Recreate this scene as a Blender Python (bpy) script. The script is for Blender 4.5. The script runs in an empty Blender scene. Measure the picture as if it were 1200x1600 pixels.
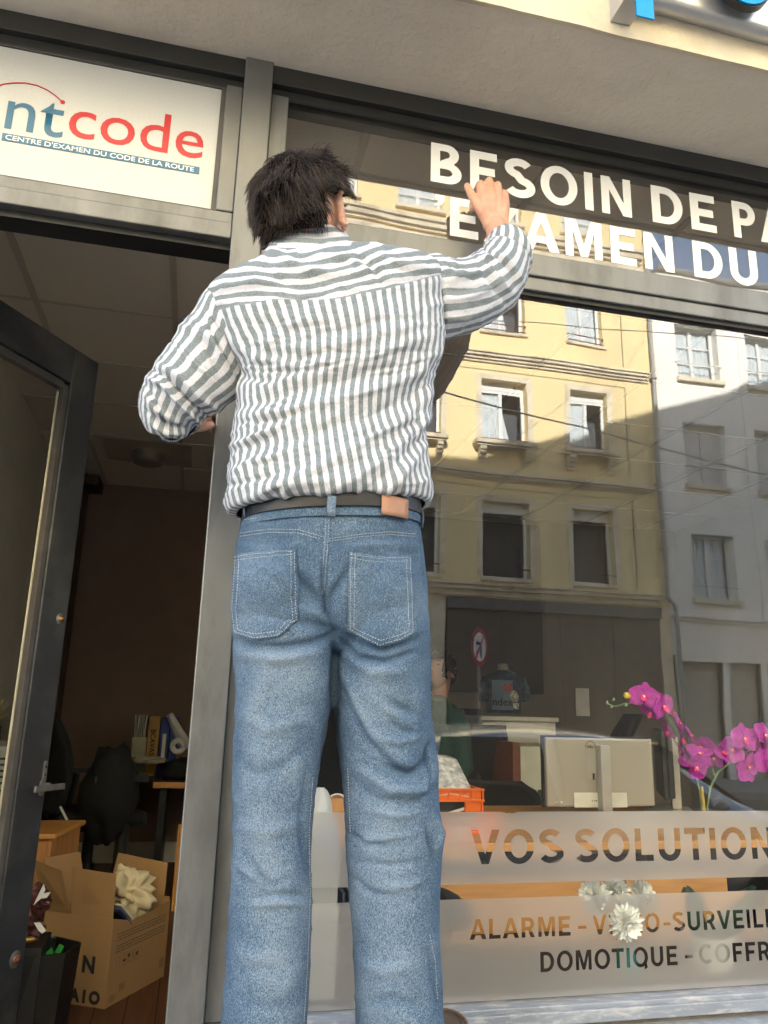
import bpy, bmesh, math, random
import numpy as np
from math import radians as R, sin, cos, pi, sqrt
from mathutils import Vector, Matrix, noise
from mathutils.bvhtree import BVHTree

S = bpy.context.scene
COL = S.collection
# ------------------------------------------------------------------ camera
FPX = 1210.0                       # focal length for a 1200 x 1600 frame
CX = np.array([5355., -449., -FPX]); CX /= np.linalg.norm(CX)      # world axes seen by the camera
CZ = np.array([122., 4750., -FPX]); CZ -= CX * (CX @ CZ); CZ /= np.linalg.norm(CZ)
CY = np.cross(CZ, CX)
RW = np.stack([CX, CY, CZ])
CAMP = np.array([0., -1.75, 1.4])
cd = bpy.data.cameras.new('camera'); cam = bpy.data.objects.new('camera', cd); COL.objects.link(cam)
cd.sensor_fit = 'VERTICAL'; cd.sensor_height = 24; cd.lens = FPX / 1600 * 24
cd.clip_start = .02; cd.clip_end = 500
M4 = Matrix.Identity(4)
for i in range(3):
    for j in range(3): M4[i][j] = RW[i, j]
M4.translation = Vector(CAMP)
cam.matrix_world = M4
S.camera = cam
# ------------------------------------------------------------------ light
SUN_EL, SUN_AZ = 24.0, -14.0       # azimuth from +Y towards +X
w = bpy.data.worlds.new('World'); S.world = w; w.use_nodes = True
nt = w.node_tree
sky = nt.nodes.new('ShaderNodeTexSky'); sky.sky_type = 'NISHITA'; sky.sun_disc = False
sky.sun_elevation = R(SUN_EL); sky.sun_rotation = R(SUN_AZ); sky.air_density = 1.0; sky.dust_density = 1.0
nt.links.new(sky.outputs[0], nt.nodes['Background'].inputs[0])
nt.nodes['Background'].inputs[1].default_value = .15
sd = bpy.data.lights.new('sun', 'SUN'); sd.energy = 5.0; sd.angle = R(.5); sd.color = (1, .93, .8)
so = bpy.data.objects.new('sun', sd); COL.objects.link(so)
sv = Vector((sin(R(SUN_AZ)) * cos(R(SUN_EL)), cos(R(SUN_AZ)) * cos(R(SUN_EL)), sin(R(SUN_EL))))
sd.color = (1, .965, .915); so.rotation_euler = sv.to_track_quat('Z', 'Y').to_euler(); so.location = sv * 60
S.view_settings.view_transform = 'Standard'; S.view_settings.look = 'None'
S.view_settings.exposure = 2.75; S.view_settings.gamma = 1
S.render.engine = 'CYCLES'
S.cycles.use_denoising = True
S.cycles.max_bounces = 10; S.cycles.diffuse_bounces = 5; S.cycles.glossy_bounces = 5
S.cycles.transmission_bounces = 8; S.cycles.transparent_max_bounces = 12
S.cycles.sample_clamp_indirect = 6

# ------------------------------------------------------------------ helpers
random.seed(4); rng = np.random.default_rng(7)
def ray(px, py):
    v = RW @ np.array([px - 600., 800. - py, -FPX]); return v / v[1]
def at(px, py, y):
    return CAMP + ray(px, py) * (y - CAMP[1])
def atz(px, py, z):
    r = ray(px, py); return CAMP + r * ((z - CAMP[2]) / r[2])
def projn(P):
    P = np.atleast_2d(P); c = (P - CAMP) @ RW
    return 600 + FPX * c[:, 0] / -c[:, 2], 800 - FPX * c[:, 1] / -c[:, 2]

def nodes(name):
    m = bpy.data.materials.new(name); m.use_nodes = True
    t = m.node_tree; b = t.nodes['Principled BSDF']; return m, t, b
def N(t, typ, **kw):
    n = t.nodes.new(typ)
    for k, v in kw.items():
        if k in n.inputs.keys() if isinstance(k, str) else False: n.inputs[k].default_value = v
        else: setattr(n, k, v)
    return n
def L(t, a, b): t.links.new(a, b)
def ramp(t, fac, stops):
    r = t.nodes.new('ShaderNodeValToRGB'); e = r.color_ramp.elements
    while len(e) < len(stops): e.new(.5)
    for k, (p, c) in enumerate(stops):
        e[k].position = p; e[k].color = (*c, 1) if len(c) == 3 else c
    L(t, fac, r.inputs[0]); return r.outputs[0]
def c3(c, k=1): return (c[0]*k, c[1]*k, c[2]*k)
def mat(name, col, rough=.6, metal=0, var=.12, scale=8, bump=0, bscale=60, spec=.5, stretch=(1, 1, 1), dirt=None, dscale=2):
    """a plain material with mottled colour, fine grain and bump"""
    m, t, b = nodes(name)
    tc = t.nodes.new('ShaderNodeTexCoord'); mp = t.nodes.new('ShaderNodeMapping'); mp.inputs['Scale'].default_value = stretch
    L(t, tc.outputs['Object'], mp.inputs[0])
    nz = t.nodes.new('ShaderNodeTexNoise'); nz.inputs['Scale'].default_value = scale; nz.inputs['Detail'].default_value = 6
    L(t, mp.outputs[0], nz.inputs[0])
    o = ramp(t, nz.outputs[0], [(.3, c3(col, 1 - var)), (.7, c3(col, 1 + var))])
    if dirt:
        n2 = t.nodes.new('ShaderNodeTexNoise'); n2.inputs['Scale'].default_value = dscale; n2.inputs['Detail'].default_value = 9; n2.inputs['Roughness'].default_value = .65
        L(t, mp.outputs[0], n2.inputs[0])
        f = ramp(t, n2.outputs[0], [(.48, (0, 0, 0)), (.68, (1, 1, 1))])
        mx = t.nodes.new('ShaderNodeMix'); mx.data_type = 'RGBA'; L(t, f, mx.inputs[0]); L(t, o, mx.inputs[6]); mx.inputs[7].default_value = (*dirt, 1); o = mx.outputs[2]
    L(t, o, b.inputs['Base Color'])
    b.inputs['Roughness'].default_value = rough; b.inputs['Metallic'].default_value = metal
    b.inputs['Specular IOR Level'].default_value = spec
    if bump:
        n3 = t.nodes.new('ShaderNodeTexNoise'); n3.inputs['Scale'].default_value = bscale; n3.inputs['Detail'].default_value = 5
        L(t, mp.outputs[0], n3.inputs[0])
        bp = t.nodes.new('ShaderNodeBump'); bp.inputs['Strength'].default_value = 1; bp.inputs['Distance'].default_value = bump
        L(t, n3.outputs[0], bp.inputs['Height']); L(t, bp.outputs[0], b.inputs['Normal'])
    return m
def wood(name, c1, c2, sx=(1, 12, 12), rough=.45, planks=0):
    m, t, b = nodes(name)
    tc = t.nodes.new('ShaderNodeTexCoord'); mp = t.nodes.new('ShaderNodeMapping'); mp.inputs['Scale'].default_value = sx
    L(t, tc.outputs['Object'], mp.inputs[0])
    nz = t.nodes.new('ShaderNodeTexNoise'); nz.inputs['Scale'].default_value = 3; nz.inputs['Detail'].default_value = 8; nz.inputs['Distortion'].default_value = .6
    L(t, mp.outputs[0], nz.inputs[0]); o = ramp(t, nz.outputs[0], [(.3, c1), (.7, c2)])
    L(t, o, b.inputs['Base Color']); b.inputs['Roughness'].default_value = rough
    return m

class MB:
    """collects faces; build() links them as one object"""
    def __init__(s): s.v = []; s.f = []; s.mi = []; s.uv = None
    def add(s, vs, fs, mi=0):
        n = len(s.v); s.v += [tuple(float(q) for q in p) for p in vs]
        for f in fs: s.f.append(tuple(n + i for i in f)); s.mi.append(mi)
        return s
    def box(s, x0, x1, y0, y1, z0, z1, mi=0, rot=0, piv=None):
        vs = [(x0,y0,z0),(x1,y0,z0),(x1,y1,z0),(x0,y1,z0),(x0,y0,z1),(x1,y0,z1),(x1,y1,z1),(x0,y1,z1)]
        if rot:
            c = piv or ((x0+x1)/2, (y0+y1)/2)
            vs = [(c[0]+(x-c[0])*cos(rot)-(y-c[1])*sin(rot), c[1]+(x-c[0])*sin(rot)+(y-c[1])*cos(rot), z) for x,y,z in vs]
        return s.add(vs, [(0,3,2,1),(4,5,6,7),(0,1,5,4),(1,2,6,5),(2,3,7,6),(3,0,4,7)], mi)
    def obox(s, c, ax, ay, az, mi=0):
        c, ax, ay, az = map(np.array, (c, ax, ay, az)); vs = []
        for k in (-1, 1):
            for a, b in ((-1,-1),(1,-1),(1,1),(-1,1)): vs.append(c + ax*a + ay*b + az*k)
        return s.add(vs, [(0,3,2,1),(4,5,6,7),(0,1,5,4),(1,2,6,5),(2,3,7,6),(3,0,4,7)], mi)
    def tube(s, pts, r, n=8, mi=0, cap=True):
        pts = [Vector(p) for p in pts]; rs = r if hasattr(r, '__len__') else [r]*len(pts)
        rings = []; up = None
        for i, p in enumerate(pts):
            d = (pts[min(i+1, len(pts)-1)] - pts[max(i-1, 0)]).normalized()
            if up is None: up = d.orthogonal().normalized()
            up = (up - d*up.dot(d)); up = up.normalized() if up.length > 1e-6 else d.orthogonal().normalized()
            sd_ = d.cross(up)
            rings.append([p + (up*cos(2*pi*k/n) + sd_*sin(2*pi*k/n))*rs[i] for k in range(n)])
        vs = [q for rg in rings for q in rg]; fs = []
        for i in range(len(pts)-1):
            for k in range(n): fs.append((i*n+k, i*n+(k+1)%n, (i+1)*n+(k+1)%n, (i+1)*n+k))
        if cap: fs.append(tuple(range(n))[::-1]); fs.append(tuple((len(pts)-1)*n+k for k in range(n)))
        return s.add(vs, fs, mi)
    def lathe(s, c, prof, n=24, mi=0):
        vs = []; fs = []
        for r_, z in prof:
            for k in range(n): vs.append((c[0]+r_*cos(2*pi*k/n), c[1]+r_*sin(2*pi*k/n), c[2]+z))
        for i in range(len(prof)-1):
            for k in range(n): fs.append((i*n+k, i*n+(k+1)%n, (i+1)*n+(k+1)%n, (i+1)*n+k))
        return s.add(vs, fs, mi)
    def ball(s, c, r, n=12, mi=0, rot=None):
        r = r if hasattr(r, '__len__') else (r, r, r); vs = []; fs = []; m = n//2+1
        for i in range(m+1):
            a = pi*i/m
            for k in range(n):
                q = Vector((r[0]*sin(a)*cos(2*pi*k/n), r[1]*sin(a)*sin(2*pi*k/n), r[2]*cos(a)))
                if rot is not None: q = rot @ q
                vs.append((c[0]+q.x, c[1]+q.y, c[2]+q.z))
        for i in range(m):
            for k in range(n): fs.append((i*n+k, (i+1)*n+k, (i+1)*n+(k+1)%n, i*n+(k+1)%n))
        return s.add(vs, fs, mi)
    def poly(s, pts, off=None, mi=0):
        """flat polygon; off = thickness vector makes it a slab"""
        n = len(pts)
        if off is None: return s.add(pts, [tuple(range(n))], mi)
        o = np.array(off); a = [np.array(p, float) for p in pts]; b = [p+o for p in a]
        fs = [tuple(range(n))[::-1], tuple(range(n, 2*n))] + [(i, (i+1)%n, n+(i+1)%n, n+i) for i in range(n)]
        return s.add(a+b, fs, mi)
    def build(s, name, mats, parent=None, smooth=False, bevel=0, loc=None, solid=0):
        me = bpy.data.meshes.new(name); me.from_pydata(s.v, [], s.f); 
        for m in (mats if isinstance(mats, (list, tuple)) else [mats]): me.materials.append(m)
        me.polygons.foreach_set('material_index', s.mi)
        if smooth: me.polygons.foreach_set('use_smooth', [True]*len(s.f))
        bm = bmesh.new(); bm.from_mesh(me); bmesh.ops.recalc_face_normals(bm, faces=bm.faces); bm.to_mesh(me); bm.free()
        return link(name, me, parent, bevel, solid)
def link(name, me, parent=None, bevel=0, solid=0):
    o = bpy.data.objects.new(name, me); COL.objects.link(o)
    if parent is not None:
        o.parent = parent
        b = Vector((0, 0, 0)); q = parent
        while q is not None: b += q.location; q = q.parent
        o.location = -b                        # meshes are written in world coordinates
    if solid:
        q = o.modifiers.new('solid', 'SOLIDIFY'); q.thickness = solid; q.offset = 0
    if bevel:
        q = o.modifiers.new('bevel', 'BEVEL'); q.width = bevel; q.segments = 2; q.limit_method = 'ANGLE'; q.angle_limit = R(40)
    return o
def thing(name, label, cat, loc=(0,0,0), group=None):
    o = bpy.data.objects.new(name, None); o.empty_display_size = .1; COL.objects.link(o); o.location = loc
    return tag(o, label, cat, group)
def tag(o, label, cat, group=None):
    o['label'] = label; o['category'] = cat
    if group: o['group'] = group
    return o
def struct(o): o['kind'] = 'structure'; return o
def dup(root, delta, label=None):
    r_ = root.copy(); COL.objects.link(r_); r_.location = root.location + Vector(delta)
    if label: r_['label'] = label
    for ch in list(root.children):
        c_ = ch.copy(); COL.objects.link(c_); c_.parent = r_
        for g in list(ch.children): d_ = g.copy(); COL.objects.link(d_); d_.parent = c_
    return r_

# ---- lettering: own outlines (unit cap height), k = stroke weight
def arc(cx, cy, rx, ry, a0, a1, n=14): return [(cx+rx*cos(R(a0+(a1-a0)*i/n)), cy+ry*sin(R(a0+(a1-a0)*i/n))) for i in range(n+1)]
def stroke(path, k):
    Lp, Rp = [], []
    for i, p in enumerate(path):
        a = Vector(path[max(i-1,0)]); b = Vector(path[min(i+1,len(path)-1)]); d = (b-a).normalized(); n_ = Vector((-d.y, d.x))*k/2
        Lp.append((p[0]+n_.x, p[1]+n_.y)); Rp.append((p[0]-n_.x, p[1]-n_.y))
    return Lp + Rp[::-1]
def glyph(c, k):
    """-> (advance width, [outlines...]) ; counters are further outlines"""
    h = k/2
    if c == ' ': return .30, []
    if c == '-': return .42, [[(.04,.32),(.36,.32),(.36,.32+k*.85),(.04,.32+k*.85)]]
    if c == "'": return .28, [[(.05,1),(.05+k*1.15,1),(.05+k*1.15,.85),(.05+k*.8,.74),(.05,.68),(.02,.73),(.05+k*.45,.79),(.05+k*.5,.85),(.05,.85)]]
    if c == 'I': return k+.14, [[(.07,0),(.07+k,0),(.07+k,1),(.07,1)]]
    if c == 'L': return .68, [[(.07,0),(.64,0),(.64,k),(.07+k,k),(.07+k,1),(.07,1)]]
    if c == 'T': return .70, [[(.35-h,0),(.35+h,0),(.35+h,1-k),(.69,1-k),(.69,1),(.01,1),(.01,1-k),(.35-h,1-k)]]
    if c == 'E': return .74, [[(.07,0),(.68,0),(.68,k),(.07+k,k),(.07+k,.5-h),(.62,.5-h),(.62,.5+h),(.07+k,.5+h),(.07+k,1-k),(.67,1-k),(.67,1),(.07,1)]]
    if c == 'F': return .68, [[(.07,0),(.07+k,0),(.07+k,.5-h-.02),(.57,.5-h-.02),(.57,.5+h-.02),(.07+k,.5+h-.02),(.07+k,1-k),(.65,1-k),(.65,1),(.07,1)]]
    if c == 'N': return .86, [[(.07,0),(.07+k*.95,0),(.07+k*.95,.66),(.79-k*1.05,0),(.79,0),(.79,1),(.79-k*.95,1),(.79-k*.95,.34),(.07+k*1.05,1),(.07,1)]]
    if c == 'M': return 1.0, [[(.07,0),(.07+k*.92,0),(.07+k*.92,.70),(.5-k*.42,0.02),(.5+k*.42,0.02),(.93-k*.92,.70),(.93-k*.92,0),(.93,0),(.93,1),(.93-k*1.3,1),(.5,.33),(.07+k*1.3,1),(.07,1)]]
    if c == 'V': return .82, [[(.01,1),(.41-k*.52,0),(.41+k*.52,0),(.81,1),(.81-k*1.12,1),(.41,.27),(.01+k*1.12,1)]]
    if c == 'A': return .84, [[(.01,0),(.01+k*1.12,0),(.01+k*1.12+.075,.20),(.83-k*1.12-.075,.20),(.83-k*1.12,0),(.83,0),(.42+k*.55,1),(.42-k*.55,1)], [(.29,.20+k*.9),(.55,.20+k*.9),(.42,.76)]]
    if c == 'X': return .80, [[(0,0),(k*1.2,0),(.40,.34),(.80-k*1.2,0),(.80,0),(.40+k*.62,.51),(.78,1),(.78-k*1.2,1),(.40,.68),(.02+k*1.2,1),(.02,1),(.40-k*.62,.51)]]
    if c == 'O': return .94, [arc(.47,.5,.43,.515,0,360,40)[:-1], arc(.47,.5,.43-k,.515-k*.92,0,360,40)[:-1]]
    if c == 'Q': return .94, [arc(.47,.5,.43,.515,-38,300,38)+[(.68,-.14),(.86,-.04)], arc(.47,.5,.43-k,.515-k*.92,0,360,40)[:-1]]
    if c == 'C': return .86, [stroke(arc(.49,.5,.43-h,.515-h,48,312,30), k)]
    if c == 'D': return .86, [[(.07,0)]+arc(.38,.5,.42,.5,-90,90,24)+[(.07,1)], [(.07+k,k*.95)]+arc(.38,.5,.42-k,.5-k*.95,-90,90,24)+[(.07+k,1-k*.95)]]
    if c == 'U': return .85, [[(.07,1),(.07,.36)]+arc(.425,.36,.355,.375,180,360,24)+[(.78,1),(.78-k,1),(.78-k,.36)]+arc(.425,.36,.355-k,.375-k,360,180,24)+[(.07+k,1)]]
    if c == 'P': return .74, [[(.07,0),(.07+k,0),(.07+k,.36)]+arc(.40,.68,.30,.32,-90,90,16)+[(.07,1)], [(.07+k,.36+k*.95)]+arc(.38,.68,.32-k,.32-k*.95,-90,90,16)+[(.07+k,1-k*.95)]]
    if c == 'R': return .80, [[(.07,0),(.07+k,0),(.07+k,.35),(.40,.35),(.76-k*1.2,0),(.76,0),(.56,.39)]+arc(.42,.68,.30,.32,-55,90,14)+[(.07,1)], [(.07+k,.35+k*.95)]+arc(.39,.68,.33-k,.32-k*.95,-90,90,16)+[(.07+k,1-k*.95)]]
    if c == 'B': return .80, [[(.07,0)]+arc(.44,.27,.30,.27,-90,62,14)+arc(.42,.745,.26,.255,-55,90,14)+[(.07,1)], [(.07+k,k*.9)]+arc(.41,.275,.33-k,.275-k*.9,-90,90,14)[0:-1]+[(.41,.55-k*.9+.0),(.07+k,.55-k*.9)], [(.07+k,.55+k*.02)]+arc(.40,.735,.28-k,.18-k*.45,-90,90,12)+[(.07+k,1-k*.9)]]
    if c == 'S':
        p = arc(.37,.745,.285-h*.6,.255-h*.9,28,270,18)[:-1] + arc(.38,.265,.315-h*.6,.265-h*.9,90,-155,20)[1:]
        return .76, [stroke(p, k)]
    return .5, []
def text_loops(txt, k, height, x0=0, z0=0, sx=1, gap=.06, shear=0):
    out = []; x = 0
    for ch in txt:
        wd, lo = glyph(ch, k)
        for l in lo: out.append([(x0+(x+a+shear*b)*height*sx, z0+b*height) for a, b in l])
        x += wd+gap
    return out, x*height*sx
def fill_loops(loops, name, y, mats, parent=None, depth=.0):
    """fills nested outlines (even-odd) in the XZ plane facing -Y"""
    cu = bpy.data.curves.new(name, 'CURVE'); cu.dimensions = '2D'; cu.fill_mode = 'BOTH'; cu.extrude = depth
    for l in loops:
        sp = cu.splines.new('POLY'); sp.points.add(len(l)-1); sp.use_cyclic_u = True
        for q, (a, b) in zip(sp.points, l): q.co = (a, b, 0, 1)
    tmp = bpy.data.objects.new(name, cu); COL.objects.link(tmp)
    tmp.matrix_world = Matrix.Translation((0, y, 0)) @ Matrix.Rotation(pi/2, 4, 'X')
    me = to_mesh(tmp); return link(name, mat_set(me, mats), parent)
def mat_set(me, mats):
    me.materials.clear()
    for m in (mats if isinstance(mats, (list, tuple)) else [mats]): me.materials.append(m)
    return me
def to_mesh(tmp):
    bpy.context.view_layer.update()
    dg = bpy.context.evaluated_depsgraph_get(); ev = tmp.evaluated_get(dg)
    me = bpy.data.meshes.new_from_object(ev); me.transform(tmp.matrix_world)
    d = tmp.data; bpy.data.objects.remove(tmp)
    return me
def ftext(body, name, size, mtx, m, parent=None, offset=0, depth=.0004, sx=1, align='LEFT', shear=0, space=1):
    cu = bpy.data.curves.new(name, 'FONT'); cu.body = body; cu.size = size; cu.offset = offset; cu.extrude = depth; cu.align_x = align; cu.shear = shear; cu.space_character = space; cu.resolution_u = 4
    tmp = bpy.data.objects.new(name, cu); COL.objects.link(tmp)
    tmp.matrix_world = mtx @ Matrix.Diagonal((sx, 1, 1, 1))
    me = to_mesh(tmp); return link(name, mat_set(me, m), parent)
RX90 = Matrix.Rotation(pi/2, 4, 'X')
def wallmtx(x, y, z): return Matrix.Translation((x, y, z)) @ RX90

# ------------------------------------------------------------------ materials
def glass_mat(name, f0=.1, tint=(1, 1, 1), dust_haze=0):
    m = bpy.data.materials.new(name); m.use_nodes = True; t = m.node_tree; t.nodes.clear()
    out = t.nodes.new('ShaderNodeOutputMaterial'); tr = t.nodes.new('ShaderNodeBsdfTransparent'); gl = t.nodes.new('ShaderNodeBsdfGlossy')
    tr.inputs[0].default_value = (*tint, 1); gl.inputs['Roughness'].default_value = 0
    # gentle waviness of the pane
    tc = t.nodes.new('ShaderNodeTexCoord'); nz = t.nodes.new('ShaderNodeTexNoise'); nz.inputs['Scale'].default_value = 2.2; nz.inputs['Detail'].default_value = 1
    bp = t.nodes.new('ShaderNodeBump'); bp.inputs['Distance'].default_value = .0011; bp.inputs['Strength'].default_value = 1
    L(t, tc.outputs['Object'], nz.inputs[0]); L(t, nz.outputs[0], bp.inputs['Height']); L(t, bp.outputs[0], gl.inputs['Normal'])
    # Schlick reflectance, the same from both sides of the thin pane
    ge = t.nodes.new('ShaderNodeNewGeometry'); vd = t.nodes.new('ShaderNodeVectorMath'); vd.operation = 'DOT_PRODUCT'
    L(t, ge.outputs['Incoming'], vd.inputs[0]); L(t, ge.outputs['Normal'], vd.inputs[1])
    def mm(op, a, b=None, c=None):
        q = t.nodes.new('ShaderNodeMath'); q.operation = op
        for i, v in enumerate((a, b, c)):
            if v is None: continue
            if isinstance(v, (int, float)): q.inputs[i].default_value = v
            else: L(t, v, q.inputs[i])
        return q.outputs[0]
    fr = mm('MULTIPLY_ADD', mm('POWER', mm('SUBTRACT', 1.0, mm('ABSOLUTE', vd.outputs['Value'])), 5.0), 1-f0, f0)
    mx = t.nodes.new('ShaderNodeMixShader'); L(t, fr, mx.inputs[0]); L(t, tr.outputs[0], mx.inputs[1]); L(t, gl.outputs[0], mx.inputs[2])
    if dust_haze:
        df = t.nodes.new('ShaderNodeBsdfDiffuse'); df.inputs[0].default_value = (.7, .68, .62, 1)
        n2 = t.nodes.new('ShaderNodeTexNoise'); n2.inputs['Scale'].default_value = 5; n2.inputs['Detail'].default_value = 8
        L(t, tc.outputs['Object'], n2.inputs[0])
        ds = ramp(t, n2.outputs[0], [(.35, (dust_haze*.3,)*3), (.75, (dust_haze*1.6,)*3)])
        m2 = t.nodes.new('ShaderNodeMixShader'); L(t, ds, m2.inputs[0]); L(t, mx.outputs[0], m2.inputs[1]); L(t, df.outputs[0], m2.inputs[2]); mx = m2
    L(t, mx.outputs[0], out.inputs[0]); return m
FANGLASS = glass_mat('hazed_fanlight_glass', .115, (.95, .95, .93), dust_haze=.04)  # diffuse haze on the pane stands in for a brighter soffit reflection
GLASS = glass_mat('shop_glass', .14, (.97, .98, .97), dust_haze=.008)
PANE = glass_mat('window_glass', .035, (.8, .84, .86))
def film_mat():
    m = bpy.data.materials.new('frosted_film'); m.use_nodes = True; t = m.node_tree; t.nodes.clear()
    out = t.nodes.new('ShaderNodeOutputMaterial')
    rf = t.nodes.new('ShaderNodeBsdfRefraction'); rf.inputs['IOR'].default_value = 1.22; rf.inputs['Roughness'].default_value = .42; rf.inputs[0].default_value = (.9, .9, .88, 1)
    df = t.nodes.new('ShaderNodeBsdfDiffuse'); df.inputs[0].default_value = (.72, .67, .65, 1)
    tl = t.nodes.new('ShaderNodeBsdfTranslucent'); tl.inputs[0].default_value = (.6, .6, .58, 1)
    gl = t.nodes.new('ShaderNodeBsdfGlossy'); gl.inputs['Roughness'].default_value = .32
    a = t.nodes.new('ShaderNodeMixShader'); a.inputs[0].default_value = .2; L(t, df.outputs[0], a.inputs[1]); L(t, tl.outputs[0], a.inputs[2])
    b = t.nodes.new('ShaderNodeMixShader'); b.inputs[0].default_value = .42; L(t, rf.outputs[0], b.inputs[1]); L(t, a.outputs[0], b.inputs[2])
    c = t.nodes.new('ShaderNodeMixShader'); c.inputs[0].default_value = .10; L(t, b.outputs[0], c.inputs[1]); L(t, gl.outputs[0], c.inputs[2])
    L(t, c.outputs[0], out.inputs[0]); return m
FILM = film_mat()
M = {}
M['steel'] = mat('grey_steel_paint', (.155, .158, .156), rough=.42, metal=.35, var=.16, scale=7, bump=.0003, bscale=300, dirt=(.095, .095, .09), dscale=5, stretch=(1.6, 1.6, .5))
M['steel_dark'] = mat('dark_steel', (.035, .035, .034), rough=.4, metal=.2, var=.15)
M['door_steel'] = mat('blue_black_door_steel', (.045, .048, .055), rough=.38, metal=.3, var=.2, scale=6, dirt=(.09, .09, .09), dscale=5, bump=.0002, bscale=200)
M['bead'] = mat('worn_grey_bead', (.075, .07, .065), rough=.6, var=.2, scale=20, dirt=(.08, .07, .06), dscale=14)
M['black'] = mat('black_gasket', (.01, .01, .01), rough=.6)
M['soffit'] = mat('soffit_render', (.68, .615, .52), rough=.9, var=.05, scale=3, bump=.004, bscale=60, dirt=(.56, .50, .42), dscale=1.6)
M['fascia'] = mat('cream_fascia_render', (.62, .54, .40), rough=.9, var=.08, scale=9, bump=.005, bscale=50, dirt=(.42, .35, .25), dscale=2.5)
M['sign_white'] = mat('white_sign_panel', (.50, .50, .48), rough=.35, var=.03, scale=160, bump=.0005, bscale=240)
M['teal'] = mat('teal_print', (.02, .12, .215), rough=.4, var=.05)
M['red'] = mat('red_print', (.45, .012, .02), rough=.4, var=.05)
M['white_print'] = mat('white_print', (.8, .8, .78), rough=.45, var=.02)
M['vinyl'] = mat('white_vinyl', (.82, .81, .78), rough=.5, var=.02)
M['ledge'] = mat('grey_painted_ledge', (.30, .33, .37), rough=.6, var=.1, scale=6, dirt=(.42, .44, .46), dscale=30, bump=.001, bscale=80)
M['alu'] = mat('worn_aluminium', (.27, .30, .35), rough=.5, metal=.25, var=.15, scale=15, dirt=(.5, .5, .5), dscale=60, stretch=(.3, 1, 1))
M['blue_letter'] = mat('bright_blue_acrylic', (.0, .27, .62), rough=.25, var=.03)
M['letter_alu'] = mat('letter_aluminium', (.5, .5, .5), rough=.35, metal=.6, var=.1)
M['asphalt'] = mat('asphalt', (.14, .138, .135), rough=.9, var=.2, scale=30, bump=.004, bscale=150)
M['pave'] = mat('pavement', (.32, .305, .285), rough=.9, var=.12, scale=12, bump=.002)
M['kerb'] = mat('granite_kerb', (.3, .29, .28), rough=.8, var=.15, scale=40)
# ------------------------------------------------------------------ ground
FZ = .33                      # shop floor
struct(MB().box(-60, 60, -12.0, -2.2, -.6, -.13).build('road', M['asphalt']))
struct(MB().box(-60, 60, -2.05, 12, -.6, 0).build('pavement', M['pave']))
struct(MB().box(-60, 60, -60, -12.15, -.6, 0).build('far_pavement', M['pave']))
struct(MB().box(-60, 60, -2.2, -2.05, -.6, .004).build('kerb', M['kerb'], bevel=.01))
struct(MB().box(-60, 60, -12.15, -12.0, -.6, .004).build('far_kerb', M['kerb'], bevel=.01))

# ------------------------------------------------------------------ the shop building: body, canopy, ledge, interior shell
M['inner_wall'] = mat('brown_inner_wall', (.24, .165, .12), rough=.85, var=.06)
M['grey_wall'] = mat('beige_grey_inner_wall', (.24, .22, .185), rough=.9, var=.05)
M['ceil'] = mat('ceiling_tile', (.66, .62, .54), rough=.95, var=.03, scale=90, bump=.0006, bscale=300)
M['tbar'] = mat('ceiling_grid', (.47, .44, .38), rough=.6, var=.05)
M['floor'] = wood('red_brown_floor', (.06, .022, .012), (.13, .05, .026), sx=(14, 1, 1), rough=.4)
M['stone_body'] = mat('building_render', (.60, .56, .50), rough=.9)
shop = thing('shop_building', 'cream rendered shop building with low overhanging canopy above its grey steel shopfront', 'building', (0, 0, 0))
# canopy slab: soffit + fascia (roughly trowelled lower edge)
MB().box(-9, 12, -.340, .30, 3.040, 3.60).build('canopy_soffit', M['soffit'], shop)
cf = MB(); nx = 260
top = []; bot = []
for i in range(nx+1):
    x = -5 + 11*i/nx
    bot.append((x, -.352 - .002*noise.noise((x*9, 0, 0)), 3.034 + .004*noise.noise((x*6, 3, 0)) + .002*noise.noise((x*31, 3, 1))))
cf.add(bot + [(p[0], p[1], 4.2) for p in bot] + [(p[0], -.3405, p[2]) for p in bot],
       [(i, i+1, nx+2+i, nx+1+i) for i in range(nx)] + [(2*nx+2+i, 2*nx+3+i, i+1, i) for i in range(nx)])
cf.build('fascia', M['fascia'], shop)
# upper masonry: sloping roofline so that its shadow climbs the house opposite
def roofz(x): return np.interp(x, [-14, 2.45, 9.6, 12.5, 20], [13.6, 14.05, 16.6, 18.2, 18.2])
ub = MB()
xs = [-14, 2.45, 9.6, 12.5, 20]
for a, b in zip(xs[:-1], xs[1:]):
    za, zb = float(roofz(a)), float(roofz(b))
    ub.add([(a,-.30,3.6),(b,-.30,3.6),(b,9,3.6),(a,9,3.6),(a,-.30,za),(b,-.30,zb),(b,9,zb),(a,9,za)],
           [(0,3,2,1),(4,5,6,7),(0,1,5,4),(1,2,6,5),(2,3,7,6),(3,0,4,7)])
ub.build('upper_wall', M['stone_body'], shop)
MB().box(-9, -2.2, -.03, 4.4, 0, 3.04).build('side_pier', M['stone_body'], shop); MB().box(4.2, 12, -.03, 4.4, 0, 3.04).build('side_pier', M['stone_body'], shop)
lg = MB().box(-.03, 4.2, -.20, -.001, 0, .752)
lg.build('window_ledge', M['ledge'], shop, bevel=.012)
MB().box(-2.2, -.03, -.4, 0, 0, .30).build('door_step', M['kerb'], shop, bevel=.01)
struct(MB().box(-2.2, 4.2, .001, 4.5, .0, FZ).build('shop_floor', M['floor']))
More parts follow.
